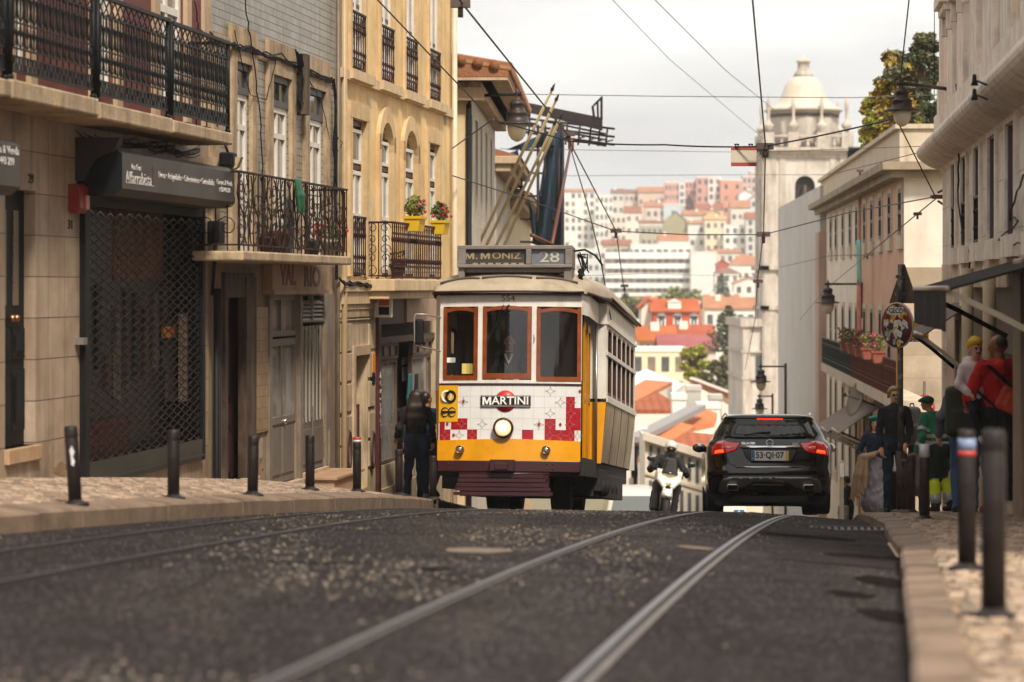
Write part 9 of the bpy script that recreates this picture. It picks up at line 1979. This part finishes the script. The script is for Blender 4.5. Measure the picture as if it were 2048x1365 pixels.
om(lambda o:(o.box((0,0.42,0.98),(0.20,0.12,0.16),0.08,0.05),o.chain([(-0.22,0.38,1.10),(-0.18,0.30,0.92),(-0.08,0.24,0.80)],[0.035,0.05,0.05],0.04),o.chain([(0.22,0.38,1.10),(0.18,0.30,0.92),(0.08,0.24,0.80)],[0.035,0.05,0.05],0.04)),M_SCW,'front_fairing')
om(lambda o:(o.box((-0.19,0.55,0.62),(0.07,0.12,0.30),0.05),o.box((0.19,0.55,0.62),(0.07,0.12,0.30),0.05),o.box((0,0.9,0.42),(0.2,0.45,0.10),0.05)),M_SCB,'leg_shield')
om(lambda o:(o.box((0,1.35,0.68),(0.16,0.40,0.14),0.08),o.box((0,1.25,0.84),(0.14,0.38,0.05),0.04)),M_SCB,'seat')
om(lambda o:o.box((0.05,1.75,1.02),(0.24,0.18,0.15),0.07),M_SCW,'top_case')
b=MB();b.grid(lambda u,v:((u-0.5)*(0.32-0.10*v),0.28+0.25*v-0.25*(0.25-(u-0.5)**2),1.05+0.32*v),10,8);o=b.build('windscreen',mat('smoked_screen',(0.02,0.014,0.011),0.12,spec=0.5),MC);q=o.modifiers.new('t','SOLIDIFY');q.thickness=0.006
for s in(-1,1):
    om(lambda o:o.ell((s*0.105,0.262,0.93),(0.085,0.04,0.055),0,0,(0,s*-0.3,0)),mat('scooter_lamp','fff0c8',0.2,emit='ffe2a8',es=2.6),'headlight');om(lambda o:o.ell((s*0.19,0.33,1.02),(0.035,0.03,0.06),0,0,(0,s*0.3,0)),mat('scooter_indicator','c9a078',0.2),'indicator')
    om(lambda o:(o.ell((s*0.40,0.42,1.30),(0.085,0.02,0.055),0),o.cap((s*0.22,0.42,1.10),(s*0.38,0.42,1.28),0.01)),M_SCB,'mirror')
b=MB();b.tube([(-0.36,0.55,1.10),(-0.15,0.45,1.12),(0.15,0.45,1.12),(0.36,0.55,1.10)],0.018,8);b.build('handlebar',M_SCB,MC);b=MB();b.box(-0.05,0.05,0.18,0.2,0.76,0.80);b.build('number_plate',M_SCB,MC)
rd_,T,HT=person('p',(0,0,0),'scooter rider in black jacket, gloves and white open face helmet',{1:fab('rider_jacket','121214'),2:fab('rider_trousers','171a22'),0:M_SKIND},1.75,lean=(0,-0.02),arms={-1:((-0.36,0.25,1.16),(-0.32,0.55,1.20)),1:((0.36,0.25,1.16),(0.32,0.55,1.20))},legs={-1:((-0.20,0.48,0.88),(-0.22,0.38,0.46),(-0.23,0.52,0.40)),1:((0.20,0.48,0.88),(0.22,0.38,0.46),(0.23,0.52,0.40))},hand_m=1,curl=1.0,build=1.2,sh=1.1,extra=lambda o,T,HT:o.cap(T(0,0.02,1.46),T(0,0.03,1.55),0.075,0.078,0.03,1))
rd_.matrix_world=Matrix.Translation(MC.location)@Euler(MC.rotation_euler).to_matrix().to_4x4()@Matrix.Translation((0.0,1.10,-0.05))@Matrix.Rotation(pi,4,'Z')
g=Org(0.010);g.ell(HT(0,-0.015,0.045),V3(0.125,0.135,0.125),0.02);g.ell(HT(0,-0.04,-0.03),V3(0.115,0.10,0.09),0.03);g.build('helmet',mat('helmet_white','cbc6be',0.25,coat=0.5),rd_);g=Org(0.008);g.ell(HT(0,0.06,0.0),V3(0.098,0.085,0.055),0.01,0);v_=g.build('visor_opening',mat('visor_dark',(0.02,0.018,0.017),0.15),rd_)
g=Org(0.008);g.ell(HT(0,0.085,-0.012),V3(0.055,0.065,0.03),0.01,0);g.build('face_in_visor',M_SKIND,rd_)
# ------------------------------------------------------------------ air: pale haze that thickens with distance
b=MB();b.box(-700,900,-12,1200,-62,75);hz=b.build('haze',bpy.data.materials.new('haze_air'));tag(hz,kind='stuff');hm=hz.data.materials[0];hm.use_nodes=True;n=hm.node_tree.nodes;n.remove(n['Principled BSDF'])
v=n.new('ShaderNodeVolumePrincipled');v.inputs['Color'].default_value=(0.97,0.95,0.92,1);v.inputs['Density'].default_value=0.0004;v.inputs['Anisotropy'].default_value=0.3;hm.node_tree.links.new(v.outputs[0],n['Material Output'].inputs['Volume'])
